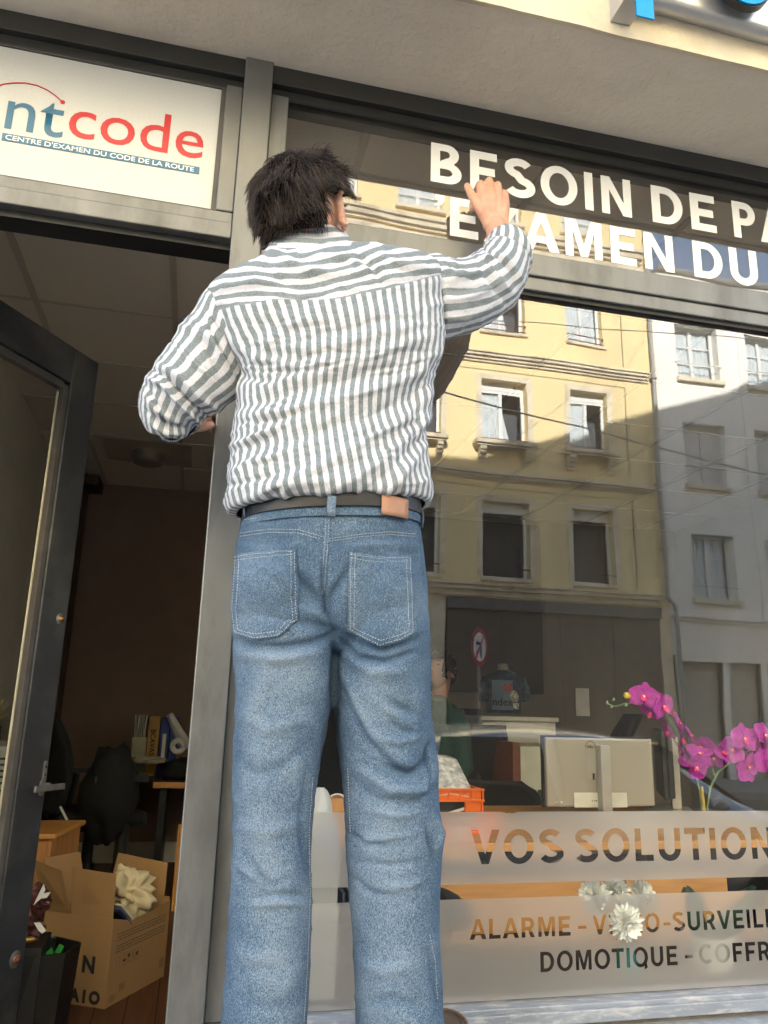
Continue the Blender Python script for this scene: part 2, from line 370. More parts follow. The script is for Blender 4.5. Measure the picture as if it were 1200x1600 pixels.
# boards grooves
gr = MB()
for i in range(60): 
    x = -2.2 + i*.108; gr.box(x, x+.004, .05, 4.3, FZ, FZ+.0012)
struct(gr.build('floor_joints', M['black']))
room = MB().box(-2.2, .45, 4.30, 4.4, FZ, 3.04).build('back_wall', M['inner_wall']); struct(room)
struct(MB().box(.45, 4.2, 4.30, 4.4, FZ, 3.04).build('rear_wall', M['grey_wall']))
struct(MB().box(-1.15, -1.05, .06, 4.3, FZ, 3.03).build('left_inner_wall', mat('pale_left_wall', (.50, .47, .40), rough=.9, var=.04)))
struct(MB().box(4.1, 4.2, .06, 4.3, FZ, 3.03).build('right_inner_wall', M['grey_wall']))
struct(MB().box(-1.05, .45, 4.27, 4.30, FZ, FZ+.13).build('skirting', mat('cream_skirting', (.55, .52, .44), rough=.5)))
cl = MB().box(-1.2, 4.2, .04, 4.3, 3.02, 3.05)
struct(cl.build('ceiling', M['ceil']))
tb = MB()
for i in range(-1, 9): x = -.21 + .565*i - .565*0; tb.box(x-.012, x+.012, .05, 4.3, 3.012, 3.021)
for j in range(8): y = .30 + .565*j; tb.box(-1.2, 4.1, y-.005, y+.005, 3.014, 3.0215)
tb.build('ceiling_grid', M['tbar'], None); struct(bpy.data.objects['ceiling_grid'])
# wooden post / door lining in the back wall
p = atz(125, 750, 3.02)
o = MB().box(-.99, -.90, 4.05, 4.29, FZ, 2.96).box(-1.04, -.80, 4.0, 4.29, 2.93, 3.0).build('door_lining', wood('dark_brown_lining', (.07, .04, .02), (.12, .07, .035), sx=(12, 12, 1)))
tag(o, 'dark brown wooden lining at the back left corner of the room', 'door frame')
# ceiling lamp, half recessed drum
lt = thing('ceiling_lamp', 'unlit white drum lamp recessed in the tiled ceiling behind the left elbow', 'lamp', (-.42, 3.35, 3.0))
MB().box(-.70, -.14, 3.12, 3.60, 3.004, 3.0125).build('lamp_tray', mat('dim_white_tray', (.40, .38, .32), rough=.4), lt, bevel=.004)
MB().lathe((-.42, 3.36, 2.93), [(0, 0), (.09, 0), (.105, .02), (.105, .075)], 32).build('lamp_drum', mat('lamp_drum', (.25, .22, .18), rough=.5), lt, smooth=True)

# ------------------------------------------------------------------ shopfront
sf = thing('shopfront_frame', 'weathered grey steel shopfront frame dividing the doorway from the display window', 'frame', (0, 0, FZ))
st, dk = M['steel'], M['steel_dark']
po = MB().box(-.002, .070, -.040, .085, FZ, 3.04)
po.build('post', st, sf, bevel=.003)
hd = MB().box(-2.2, -.0022, -.030, .06, 2.985, 3.04).box(.0702, 4.2, -.030, .06, 2.985, 3.04)
hd.build('head_rail', dk, sf, bevel=.002)  # both head rails coloured dark to stand in for the mirrored dark soffit
hb = MB().box(-2.2, -.0022, -.012, .055, 2.957, 2.9848).box(.0702, 4.2, -.010, .055, 2.957, 2.9848)
hb.build('inner_head_rail', dk, sf, bevel=.002)
# over door: bottom transom in two steps, right stile
MB().box(-2.2, -.0025, -.030, .05, 2.508, 2.552).box(-2.2, -.0025, -.022, .05, 2.5525, 2.585).build('door_transom', st, sf, bevel=.003)
MB().box(-.045, -.0025, -.024, .05, 2.5855, 2.9565).build('fanlight_stile', st, sf, bevel=.003)
MB().box(-2.2, -.0025, -.005, .06, 2.490, 2.5075).build('door_stop', M['black'], sf)
# window side: stile, transom, lower stile
MB().box(.0705, .116, -.022, .05, 2.611, 2.9565).build('window_stile', st, sf, bevel=.003)
MB().box(.0705, 4.2, -.030, .055, 2.540, 2.607).box(.0705, 4.2, -.022, .05, 2.5, 2.5395, 0).build('window_transom', st, sf, bevel=.003)
MB().box(.0705, 4.2, -.012, .0, 2.488, 2.4995).box(.1165, 4.2, -.010, 0, 2.6075, 2.6135).box(.1165, 4.2, -.012, 0, 2.950, 2.9565).build('gasket', M['black'], sf)
MB().box(.0705, .118, -.018, .05, .80, 2.4995).build('lower_stile', st, sf, bevel=.003)
sl = MB().box(.02, 4.2, -.030, .05, .772, .7975).box(.02, 4.2, -.042, -.0305, .764, .789)
sl.build('sill_rail', M['alu'], sf, bevel=.002)
MB().box(.02, 4.2, -.026, .05, .7525, .7715).build('sill_joint', mat('grimy_joint', (.16, .14, .12), rough=.9, scale=40, var=.3), sf)
g = MB().add([(.116, .0, 2.613), (4.2, .0, 2.613), (4.2, .0, 2.951), (.116, .0, 2.951)], [(0, 1, 2, 3)]).build('fanlight_pane', FANGLASS, sf)
g = MB().add([(.118, .001, .7975), (4.2, .001, .7975), (4.2, .001, 2.4995), (.118, .001, 2.4995)], [(0, 1, 2, 3)]).build('window_pane', GLASS, sf)

# sign panel over the door
wp = thing('work_platform', 'low aluminium work platform the striped shirt person stands on', 'platform', (.28, -.40, 0))
MB().box(-.02, .53, -.58, -.31, .797, .8245).build('platform_deck', M['alu'], wp, bevel=.003)
for x_ in (.0, .49):
    for y_ in (-.56, -.345): MB().box(x_, x_+.03, y_, y_+.03, 0, .7965).build('leg', M['alu'], wp)
sg = thing('shop_sign', 'white rectangular sign panel above the open door with teal and red lettering', 'sign', (-.4, -.006, 2.59))
MB().box(-.92, -.0575, -.006, .004, 2.5935, 2.952).build('panel', M['sign_white'], sg)
fr = MB().box(-.92, -.0455, -.011, .006, 2.5855, 2.5932).box(-.0572, -.0455, -.011, .006, 2.5935, 2.9565).box(-.92, -.0575, -.011, .006, 2.9525, 2.9565)
fr.build('bead', M['bead'], sg)
def sg_at(px, py): return at(px, py, -.006)
a = sg_at(4, 199); 
# main word: x-height letters, teal n t and red code
nz_ = sg_at(8, 205)
def word(t, x0, x1, z0, xh, m, off, nm):
    o = ftext(t, nm, 1, Matrix.Identity(4), m, sg, offset=off/xh*.48*.1, depth=0)
    co = np.array([v.co for v in o.data.vertices]); mn, mx = co.min(0), co.max(0)
    sx = (x1-x0)/(mx[0]-mn[0])
    # x height of builtin font letters
    hz = xh/.48
    for v in o.data.vertices:
        q = v.co.copy(); v.co = (x0+(q.x-mn[0])*sx, -.0068, z0+q.y*hz)
    return o
pA, pB = sg_at(6, 201), sg_at(88, 216); pC, pD = sg_at(104, 218), sg_at(314, 250)
zb = (pA[2]+pD[2])/2
xh = (sg_at(45, 161)[2]-sg_at(45, 207)[2])
print('sign', pA, pB, pC, pD, xh)
word('nt', pA[0], sg_at(97, 215)[0], pA[2]+.002, xh, M['teal'], .0035, 'teal_lettering')
word('code', pC[0], sg_at(316, 250)[0], pD[2]+.002, xh*.97, M['red'], .0035, 'red_lettering')
# arrow flick on the t
tt = [sg_at(*q) for q in [(66, 176), (84, 161), (81, 173)]]
MB().poly([(q[0], -.0069, q[2]) for q in tt], (0, -.0006, 0)).build('arrow_mark', M['teal'], sg)
b0, b1, b2, b3 = sg_at(3, 208), sg_at(312, 261), sg_at(311, 272), sg_at(2, 220)
zt, zl = (b0[2]+b1[2])/2, (b2[2]+b3[2])/2
MB().box(b3[0], b1[0], -.0074, -.0062, zl, zt).build('band', M['teal'], sg, bevel=.002)
o = ftext("CENTRE D'EXAMEN DU CODE DE LA ROUTE", 'band_lettering', 1, Matrix.Identity(4), M['white_print'], sg, offset=.008, depth=0)
co = np.array([v.co for v in o.data.vertices]); mn, mx = co.min(0), co.max(0)
x0, x1 = sg_at(9, 214)[0], sg_at(303, 266)[0]
for v in o.data.vertices:
    q = v.co.copy(); v.co = (x0+(q.x-mn[0])*(x1-x0)/(mx[0]-mn[0]), -.0078, zl+(zt-zl)*.2+(q.y)*(zt-zl)*.62/.7)
ar = [sg_at(*q) for q in [(-30, 168), (-22, 152), (-10, 139), (5, 132), (20, 130), (40, 130), (58, 134), (74, 141), (87, 150), (95, 157)]]
MB().tube([(q[0], -.0068, q[2]) for q in ar], .0016, 6).build('red_arc', M['red'], sg)
q = sg_at(98, 160); MB().lathe((0, 0, 0), [(0, 0), (.0055, 0), (.0055, .001), (0, .001)], 20).build('red_dot', M['red'], sg)
o = bpy.data.objects['red_dot']; 
for v in o.data.vertices: c = v.co.copy(); v.co = (q[0]+c.x, -.0066-c.z, q[2]+c.y)

# white vinyl lettering on the fanlight, each line a thing
def line(txt, segs, z0, hgt, k, label, nm='vinyl_lettering'):
    for word_, xa, xb in segs:
        loops = []; lo, wd = text_loops(word_, k, hgt)
        allx = [p_[0] for l in lo for p_ in l]; a_, b_ = min(allx), max(allx)
        for l in lo: loops.append([(xa+(p_[0]-a_)*(xb-xa)/(b_-a_), z0+p_[1]) for p_ in l])
        o = fill_loops(loops, nm, -.0010, M['vinyl'], None, .0002); tag(o, 'white capitals '+word_+' on '+label, 'lettering', 'white vinyl words on the high window')
zb_ = at(672, 283, 0)[2]; zt_ = at(672, 222, 0)[2]; H1 = zt_-zb_
xx = lambda px, py: at(px, py, 0)[0]
line('', [('BESOIN', xx(673, 255), xx(986, 315)), ('DE', xx(1018, 320), xx(1118, 340)), ('PA', xx(1145, 345), xx(1145, 345)+.195)], zb_, H1, .20, 'the upper line of the high window')
zb2 = at(703, 368, 0)[2]; zt2 = at(703, 308, 0)[2]; H2 = zt2-zb2
line('', [('EXAMEN', xx(703, 340), xx(1052, 400)), ('DU', xx(1083, 405), xx(1183, 420))], zb2, H2, .20, 'the lower line of the high window')
qa = at(683, 316, 0)
lo, _ = text_loops("'", .20, H2*.95, qa[0]-.012, zt2-H2*.95)
o = fill_loops(lo, 'vinyl_apostrophe', -.0010, M['vinyl'], None, .0002); tag(o, 'single white vinyl apostrophe left of the word EXAMEN', 'lettering')

# frosted film bands with lettering cut out
def film(z0, z1, lines, label, x0=.1185, notch=False):
    outer = [(x0, z0), (4.19, z0), (4.19, z1), (x0, z1)]
    if notch:
        n_ = xx(797, 1268); outer = [(x0, z0), (4.19, z0), (4.19, z1), (n_+.022, z1), (n_+.018, z1-.002), (n_+.009, z1-.004), (n_+.003, z1-.002), (n_-.002, z1-.0035), (n_-.012, z1-.001), (n_-.02, z1), (x0, z1)]
    loops = [outer]
    for za, h_, k_, words in lines:
        for word_, xa, xb, tail in words:      # word fitted between xa and xb, tail continues at the same scale
            lo, wd = text_loops(word_, k_, h_); ax = [p_[0] for l in lo for p_ in l]; a_, b_ = min(ax), max(ax); s_ = (xb-xa)/(b_-a_)
            full, wd = text_loops(word_+tail, k_, h_)
            for l in full: loops.append([(xa+(p_[0]-a_)*s_, za+p_[1]) for p_ in l])
    o = fill_loops(loops, 'frosted_film', .012, FILM); tag(o, label, 'window film'); return o
h_ = at(738, 1298, 0)[2]-at(755, 1352, 0)[2]
film(1.031, 1.181, [(at(755, 1352, 0)[2], h_, .19, [('VOS', xx(738, 1325), xx(884, 1325), ''), ('SOLUTIO', xx(903, 1325), xx(1172, 1325), 'NS')])], 'upper frosted band on the display window with VOS SOLUTIONS cut out', notch=True)
h2 = at(736, 1440, 0)[2]-at(736, 1472, 0)[2]
za = at(736, 1471, 0)[2]; zd = at(847, 1522, 0)[2]
film(.800, 1.001, [(za, h2, .185, [('ALARME', xx(737, 1455), xx(895, 1448), ''), ('-', xx(907, 1445), xx(920, 1445), ''), ('VIDEO', xx(930, 1445), xx(1035, 1440), ''), ('-', xx(1041, 1440), xx(1052, 1440), ''), ('SURVE', xx(1056, 1440), xx(1167, 1435), 'ILLANCE')]), (zd, h2, .185, [('DOMOTIQUE', xx(848, 1505), xx(1063, 1495), ''), ('-', xx(1075, 1494), xx(1087, 1494), ''), ('COF', xx(1097, 1492), xx(1166, 1488), 'FRES')])], 'lower frosted band on the display window with ALARME and DOMOTIQUE cut out')

# channel letters on the fascia
def chan(loops, nm, label):
    t_ = thing(nm, label, 'letter', (loops[0][0][0], -.36, loops[0][0][1]))
    o1 = fill_loops(loops, 'letter_case', -.400, M['letter_alu'], t_, .045)
    o2 = fill_loops(loops, 'letter_face', -.4475, M['blue_letter'], t_, .002); return t_
fx = lambda px, py: at(px, py, -.45)
q = fx(974, 18)
t_ = thing('sign_letter', 'stem of a bright blue channel letter with silver sides hanging over the canopy edge', 'letter', (q[0], -.36, q[2]))
xl, xr = at(957, 38, -.353)[0], at(985, 38, -.353)[0]
MB().box(xl-.006, xr, -.445, -.353, at(966, 37, -.353)[2], 3.40).build('letter_case', M['letter_alu'], t_, bevel=.002)
zz = at(970, 19, -.448)[2]
lo = [[(xl+.004, zz), (xr, zz), (xr, 3.34), (xl+.004, 3.34)]]
fill_loops([lo[0]]+[], 'letter_face', -.449, M['blue_letter'], t_, .002)
cc = fx(1163, -38); rr = .085
t_ = thing('sign_letter', 'bright blue round channel letter on its crumpled silver case at the upper right corner', 'letter', (cc[0], -.36, cc[2]))
fill_loops([arc(cc[0], cc[2], rr*.9, rr, 0, 360, 40)[:-1], arc(cc[0], cc[2], rr*.42, rr*.5, 0, 360, 30)[:-1]], 'letter_face', -.449, M['blue_letter'], t_, .002)
fill_loops([arc(cc[0], cc[2], rr*.97, rr*1.05, 0, 360, 40)[:-1]], 'letter_rim', -.4365, M['steel_dark'], t_, .009)
wv = MB(); pts_t = []
xs_ = np.linspace(at(985, 0, -.38)[0], 2.2, 60)
lowp = []
for x in xs_:
    base = np.interp(x, [at(985, 0, -.40)[0], at(1045, 0, -.40)[0], at(1080, 10, -.40)[0], at(1130, 25, -.40)[0], at(1165, 40, -.40)[0], at(1200, 50, -.40)[0], 2.2],
                     [at(985, -6, -.40)[2], at(1045, 4, -.40)[2], at(1080, 14, -.40)[2], at(1130, 27, -.40)[2], at(1165, 38, -.40)[2], at(1200, 48, -.40)[2], at(1200, 48, -.40)[2]])
    lowp.append((x, base+.003*noise.noise((x*12, 1, 1))))
n_ = len(lowp)
vs = [(x, -.395-.004*noise.noise((x*25, 7, 0)), z) for x, z in lowp] + [(x, -.40, z+.02) for x, z in lowp] + [(x, -.43-.004*noise.noise((x*18, 2, 0)), 3.5) for x, z in lowp] + [(x, -.353, z+.01) for x, z in lowp]
fs = []
for i in range(n_-1): fs += [(i, i+1, n_+i+1, n_+i), (n_+i, n_+i+1, 2*n_+i+1, 2*n_+i), (3*n_+i, 3*n_+i+1, i+1, i)]
wv.add(vs, fs); wv.build('backing_tray', M['letter_alu'], t_, smooth=True)

# ------------------------------------------------------------------ door leaf, opened inwards
hing = Vector((-.86, .02, 0)); free = Vector((-.395, .785, 0)); dd = (free-hing); LW = dd.length; dd.normalize()
nn = Vector((dd.y, -dd.x, 0))          # faces the street / right
DT = .045
door = thing('open_door', 'dark steel framed glass door opened inwards on the left', 'door', (hing.x, hing.y, FZ))
def dbox(mb, u0, u1, z0, z1, t0=0, t1=DT, mi=0):
    c = hing + dd*((u0+u1)/2) - nn*((t0+t1)/2); c.z = (z0+z1)/2
    mb.obox(c, dd*((u1-u0)/2), nn*((t1-t0)/2), (0, 0, (z1-z0)/2), mi); return mb
SW = .115
df_ = MB(); dbox(df_, LW-SW, LW, FZ+.01, 2.49); dbox(df_, 0, SW, FZ+.01, 2.49); dbox(df_, SW, LW-SW, 2.49-.12, 2.49); dbox(df_, SW, LW-SW, FZ+.01, FZ+.20)
df_.build('door_frame', M['door_steel'], door, bevel=.004)
db_ = MB(); dbox(db_, LW-SW-.022, LW-SW-.001, FZ+.22, 2.36, .005, .030); dbox(db_, SW+.001, LW-SW-.023, 2.342, 2.366, .005, .03)
db_.build('glazing_bead', M['bead'], door, bevel=.002)
dg_ = MB(); dbox(dg_, LW-SW-.0265, LW-SW-.0225, FZ+.22, 2.335, .023, .028); dg_.build('putty_line', mat('cream_putty', (.60, .55, .42), rough=.6), door)
dp = MB(); c = hing + dd*(LW/2) - nn*.034
u0, u1 = SW, LW-SW
pA_ = hing+dd*u0-nn*.034; pB_ = hing+dd*u1-nn*.034
dp.add([(pA_.x, pA_.y, FZ+.2), (pB_.x, pB_.y, FZ+.2), (pB_.x, pB_.y, 2.37), (pA_.x, pA_.y, 2.37)], [(0, 1, 2, 3)])
dp.build('door_pane', glass_mat('door_glass', .04, (.9, .92, .9)), door)
def door_uv(px, py):      # point of the door face under a pixel -> (u, z)
    r_ = ray(px, py); C0 = CAMP; A = np.array([[r_[0], -dd.x], [r_[1], -dd.y]]); b_ = np.array([hing.x-C0[0], hing.y-C0[1]])
    t_, u_ = np.linalg.solve(A, b_); return u_, C0[2]+r_[2]*t_
def door_disc(px, py, rad, nm, m, hgt=.008, ring=None):
    u_, z_ = door_uv(px, py); o_ = hing+dd*u_; mb = MB(); n_=20; prof = ring or [(0, hgt), (rad*.5, hgt), (rad*.8, hgt*.7), (rad, 0)]
    vs = []; fs = []
    for r_, h_ in prof:
        for k in range(n_): vs.append(o_+dd*(r_*cos(2*pi*k/n_))+nn*h_+Vector((0, 0, z_+r_*sin(2*pi*k/n_))))
    for i in range(len(prof)-1):
        for k in range(n_): fs.append((i*n_+k, i*n_+(k+1)%n_, (i+1)*n_+(k+1)%n_, (i+1)*n_+k))
    mb.add(vs, fs); return mb.build(nm, m, door, smooth=True)
BR = mat('tarnished_brass', (.35, .22, .10), rough=.35, metal=.8, var=.25, scale=60)
RU = mat('rusty_copper_plate', (.22, .10, .06), rough=.5, metal=.5, var=.4, scale=60)
STN = mat('scratched_nickel', (.22, .22, .21), rough=.4, metal=.7, var=.2, scale=40)
for px, py, r1, r2, m1 in [(94, 967, .017, .010, STN), (24, 1499, .022, .014, STN)]:
    door_disc(px, py, r1, 'lock_rose', m1, .003)
    door_disc(px, py, r2, 'lock_cylinder', BR if py < 1000 else RU, .012, [(0, .012), (r2*.4, .012), (r2*.42, .008), (r2*.7, .010), (r2, .003)])
u1_, z1_ = door_uv(69, 1205); u2_, z2_ = door_uv(64, 1232)
pl = MB()
for (uc, zc, hw, hh) in [(u1_, z1_, .0075, .030), (u2_, z2_+.002, .009, .022)]:
    pr = [(hw*cos(a_), (hh-hw)*(1 if sin(a_) > 0 else -1)+hw*sin(a_)) for a_ in np.linspace(0, 2*pi, 25)[:-1]]
    pts_ = [hing+dd*(uc+a_)+nn*.0+Vector((0, 0, zc+b_)) for a_, b_ in pr]; pl.poly(pts_, nn*.005)
pl.build('lock_plate', STN, door, bevel=.001)
kh = MB(); 
for k_ in (.012, -.010):
    cpt = hing+dd*u1_+nn*.0055+Vector((0, 0, z1_+k_)); kh.ball(cpt, .0032, 10)
kh.build('keyhole', M['black'], door)
hb_ = MB(); ua, za_ = door_uv(40, 1229); ub_, zb__ = door_uv(86, 1231)
cpt = hing+dd*((ua+ub_)/2+.002)+nn*.030; cpt.z = (za_+zb__)/2
hb_.obox(cpt, dd*((ub_-ua)/2), nn*.004, (0, 0, .0085))
cpt = hing+dd*(u2_)+nn*.016; cpt.z = za_; hb_.obox(cpt, dd*.006, nn*.014, (0, 0, .006))
hb_.build('door_latch', STN, door, bevel=.002)
u_, z_ = door_uv(5, 1111)
mt = Matrix.Translation(hing+dd*(u_-.002)-nn*.0325+Vector((0, 0, z_-.011))) @ Matrix(((dd.x, 0, nn.x, 0), (dd.y, 0, nn.y, 0), (0, 1, 0, 0), (0, 0, 0, 1)))
ftext('0', 'glass_numeral', .033, mt, M['white_print'], door, offset=.0002, sx=.9, align='CENTER')
sb = MB(); u_, z_ = door_uv(2, 1300)
dbox(sb, u_-.05, u_+.003, z_-.03, z_+.022, .026, .027)
sb.build('door_sticker', mat('pale_blue_sticker', (.35, .5, .65), rough=.4), door)
# ------------------------------------------------------------------ across the street (seen mirrored in the window)
YF = -15.0
M['yellow'] = mat('ochre_yellow_render', (.78, .63, .33), rough=.9, var=.06, scale=1.2, bump=.004, bscale=25, dirt=(.68, .55, .30), dscale=.9, stretch=(1, 1, .35))
M['ytrim'] = mat('pale_yellow_stone_trim', (.70, .62, .46), rough=.85, var=.1, scale=5, dirt=(.36, .30, .2), dscale=2)
M['cream'] = mat('cream_white_render', (.83, .80, .72), rough=.9, var=.05, scale=1.5, dirt=(.72, .69, .62), dscale=.8, stretch=(1, 1, .4))
M['frame_w'] = mat('white_window_frame', (.72, .72, .68), rough=.5, var=.04)
M['frame_b'] = mat('dark_brown_frame', (.10, .08, .07), rough=.6)
M['dark_room'] = mat('dark_room', (.12, .12, .13), rough=.9)
M['curtain'] = mat('white_curtain', (.80, .80, .78), rough=.9, var=.25, scale=6, stretch=(8, 8, .4))
M['rail_red'] = mat('dark_red_rail', (.14, .04, .03), rough=.5)
M['rail_dark'] = mat('dark_iron_rail', (.05, .04, .04), rough=.5)
M['zinc'] = mat('zinc_pipe', (.32, .32, .31), rough=.5, metal=.4)
M['slate'] = mat('slate_roof', (.09, .10, .12), rough=.7, var=.25, scale=20)
M['shopdark'] = mat('dark_brown_shopfront', (.085, .07, .06), rough=.6, var=.1)
M['shutter'] = mat('white_shutter', (.52, .52, .49), rough=.6, var=.06)

def facade(mb, x0, x1, z0, z1, holes, y=YF, dep=.22):
    xs = sorted({x0, x1} | {h[0] for h in holes} | {h[1] for h in holes}); zs = sorted({z0, z1} | {h[2] for h in holes} | {h[3] for h in holes})
    for a, b in zip(xs[:-1], xs[1:]):
        for c, d in zip(zs[:-1], zs[1:]):
            cx_, cz_ = (a+b)/2, (c+d)/2
            if any(h[0] < cx_ < h[1] and h[2] < cz_ < h[3] for h in holes): continue
            mb.add([(a, y, c), (b, y, c), (b, y, d), (a, y, d)], [(0, 1, 2, 3)])
    for h in holes:
        a, b, c, d = h[:4]; e = y-dep
        mb.add([(a,y,c),(b,y,c),(b,y,d),(a,y,d),(a,e,c),(b,e,c),(b,e,d),(a,e,d)], [(0,1,5,4),(1,2,6,5),(2,3,7,6),(3,0,4,7)])
def window(par, a, b, c, d, style, y=YF, dep=.22):
    """frame (part) > pane, curtain"""
    e = y-dep+.02; fw = .065; mb = MB()
    fm = M['frame_w'] if style != 'brown' else M['frame_b']
    top = d
    if style in ('roller', 'brown2'): top = d-.20
    for bx in ((a, a+fw, c, top), (b-fw, b, c, top), (a+fw, b-fw, c, c+fw), (a+fw, b-fw, top-fw, top)): mb.box(bx[0], bx[1], e-.05, e, bx[2], bx[3])
    mid = (a+b)/2
    if style != 'brown2': mb.box(mid-.045, mid+.045, e-.045, e+.006, c+fw, top-fw)
    if style == 'cross':
        for k in (1/3, 2/3):
            zz_ = c+fw+(top-c-2*fw)*k
            mb.box(a+fw, mid-.0455, e-.04, e-.005, zz_-.015, zz_+.015); mb.box(mid+.0455, b-fw, e-.04, e-.005, zz_-.015, zz_+.015)
    if top < d: mb.box(a, b, e-.10, e+.01, top+.001, d)      # roller box
    f = mb.build('window', fm, par)
    if style == 'shutter':
        sh = MB()
        for s_ in (0, 1):
            xa = a+.01+s_*(mid-a); sh.box(xa, xa+(mid-a)-.02, e+.02, e+.05, c+.01, d-.01)
            for k in range(4): sh.box(xa+.04, xa+.065, e+.051, e+.058, c+.1+(d-c-.2)*k/3-.02, c+.1+(d-c-.2)*k/3+.02)
        sh.build('shutter', M['shutter'], f); 
        return f
    MB().add([(a+.02, e-.03, c+.02), (b-.02, e-.03, c+.02), (b-.02, e-.03, top-.02), (a+.02, e-.03, top-.02)], [(0,1,2,3)]).build('pane', PANE, f)
    MB().box(a-.1, b+.1, e-.9, e-.55, c-.1, d+.1).build('room_behind', M['dark_room'], f)
    if style in ('roller', 'cross', 'curtain'):
        cu = MB(); n = 40
        xe = mid+.28 if style == 'roller' else b-.06
        vs = []
        for k in range(n+1):
            x = a+.06+(xe-a-.06)*k/n; yy = e-.07+.022*sin(k*1.7)+.012*sin(k*.6)
            pinch = .0
            vs += [(x, yy, c+.05), (x-(x-a-.06)*.35, yy, top-.05)] if style == 'roller' else [(x, yy, c+.05), (x, yy, top-.05)]
        cu.add(vs, [(2*k, 2*k+2, 2*k+3, 2*k+1) for k in range(n)]); cu.build('curtain', M['curtain'], f, smooth=True)
    return f
def rails(par, a, b, c, m, hs=(.12, .32), y=YF, out=.03):
    mb = MB()
    for h_ in hs: mb.tube([(a, y+out, c+h_), (b, y+out, c+h_)], .017, 8)
    mb.tube([(a, y-.1, c+hs[-1]), (a, y+out, c+hs[-1])], .012, 6); mb.tube([(b, y-.1, c+hs[-1]), (b, y+out, c+hs[-1])], .012, 6)
    mb.build('guard_rail', m, par)

yb = thing('yellow_building', 'ochre yellow rendered townhouse with moulded bands and bracketed sills', 'building', (5, YF, 0))
cols = [(-7.25, -6.1), (-4.98, -3.85), (-2.70, -1.58), (-.43, .70), (1.83, 2.96), (4.08, 5.22), (6.33, 7.47), (8.60, 9.68)]
holes = []
for (a, b) in cols: holes += [(a, b, 4.45, 6.30), (a, b, 7.75, 9.37), (a, b, 10.70, 12.15), (a, b, 13.98, 15.3)]
ym = MB(); facade(ym, -9, 11.15, 3.95, 16.4, holes); 
ym.box(-9, 11.149, -24, YF-1.3, 0, 16.4); ym.box(11.0, 11.149, -16.3, YF-.001, 0, 16.4)
ym.add([(-9, YF, 16.4), (11.15, YF, 16.4), (11.15, -20, 16.401), (-9, -20, 16.401)], [(0,1,2,3)])
ym.build('wall', M['yellow'], yb)
tr = MB()
def profile(mb, x0, x1, zlist, y=YF, sl=0):      # zlist: (z0,z1,out)
    for i, (za_, zb_, out) in enumerate(zlist): mb.box(x0, x1, y-.01, y+out+i*.0007, za_, zb_)
profile(tr, -9, 10.86, [(9.80, 9.86, .05), (9.861, 9.93, .10), (9.931, 10.0, .16), (10.001, 10.03, .20)])
profile(tr, -9, 10.86, [(6.82, 6.87, .04), (6.871, 6.94, .10), (6.941, 7.01, .16)])
profile(tr, -9, 10.86, [(3.99, 4.12, .06), (4.121, 4.22, .16), (4.221, 4.27, .22)])
profile(tr, -9, 10.86, [(12.72, 12.80, .05), (12.801, 12.92, .12), (12.921, 13.06, .20), (13.061, 13.16, .14), (13.30, 13.38, .08), (13.381, 13.52, .16), (13.521, 13.62, .22)])
profile(tr, -9, 11.15, [(16.2, 16.32, .15), (16.321, 16.45, .3)])
for (a, b) in cols:
    for (c, d) in ((4.45, 6.30), (7.75, 9.37)):       # flat surrounds
        tr.box(a-.14, a-.001, YF, YF+.022, c, d+.14); tr.box(b+.001, b+.14, YF, YF+.022, c, d+.14); tr.box(a-.0009, b+.0009, YF, YF+.022, d+.001, d+.14)
    # panel grooves read as a raised panel round each bay of windows
tr.build('trim', M['ytrim'], yb)
gl_ = MB()
for z0_, z1_ in ((7.2, 9.62), (4.4, 6.65), (10.2, 12.5)):
    gl_.box(10.20, 10.225, YF, YF+.006, z0_, z1_); gl_.box(-9, 10.1999, YF, YF+.006, z1_-.02, z1_)
gl_.build('panel_groove', mat('shadow_gap_brown', (.22, .17, .09), rough=.9), yb)
k = 0
for (a, b) in cols:
    window(yb, a, b, 4.45, 6.30, 'brown2'); rails(yb, a, b, 4.45, M['rail_dark'], (.22,))
    window(yb, a, b, 7.75, 9.37, 'roller'); rails(yb, a, b, 7.75, M['rail_red'], (.10,))
    window(yb, a, b, 10.70, 12.15, 'curtain' if k % 2 else 'roller'); rails(yb, a, b, 10.70, M['rail_red'], (.05, .22))
    window(yb, a, b, 13.98, 15.3, 'cross')
    s_ = MB(); s_.box(a-.24, b+.12, YF, YF+.32, 7.63, 7.735); s_.box(a-.20, b+.08, YF, YF+.26, 7.58, 7.629)
    for xb_ in (a-.10, b-.14):
        for i_, (zt__, out) in enumerate([(7.579, .24), (7.49, .19), (7.40, .13), (7.31, .07)]): s_.box(xb_, xb_+.16, YF, YF+out, zt__-.089, zt__)
    s_.build('sill', M['ytrim'], yb, bevel=.01)
    for bx_ in ((a-.06, b+.06, YF, YF+.08, 4.36, 4.449), (a-.06, b+.06, YF, YF+.07, 10.62, 10.699), (a-.08, b+.08, YF, YF+.10, 13.86, 13.979)): MB().box(*bx_).build('sill', M['ytrim'], yb, bevel=.01)
    k += 1
gf = MB().box(5.40, 10.85, YF+.001, YF+.10, 3.66, 3.93); gf.build('shop_fascia', mat('dark_grey_fascia', (.10, .10, .10), rough=.5), yb)
gp = MB().box(5.45, 10.80, YF-.30, YF-.02, 0, 3.66)
for x in (6.8, 8.2, 9.5): gp.box(x, x+.08, YF-.02, YF+.01, 0, 3.655)
gp.box(5.45, 10.80, YF-.02, YF+.03, 0, .5)
gp.build('shop_window', M['shopdark'], yb)
gw = MB().box(-9, 5.40, YF-.3, YF-.0, 0, 3.95).box(10.85, 11.149, YF-.3, YF, 0, 3.949).box(5.0, 5.35, YF, YF+.05, 0, 3.9)
gw.build('ground_floor_wall', M['ytrim'], yb)
gd = MB()
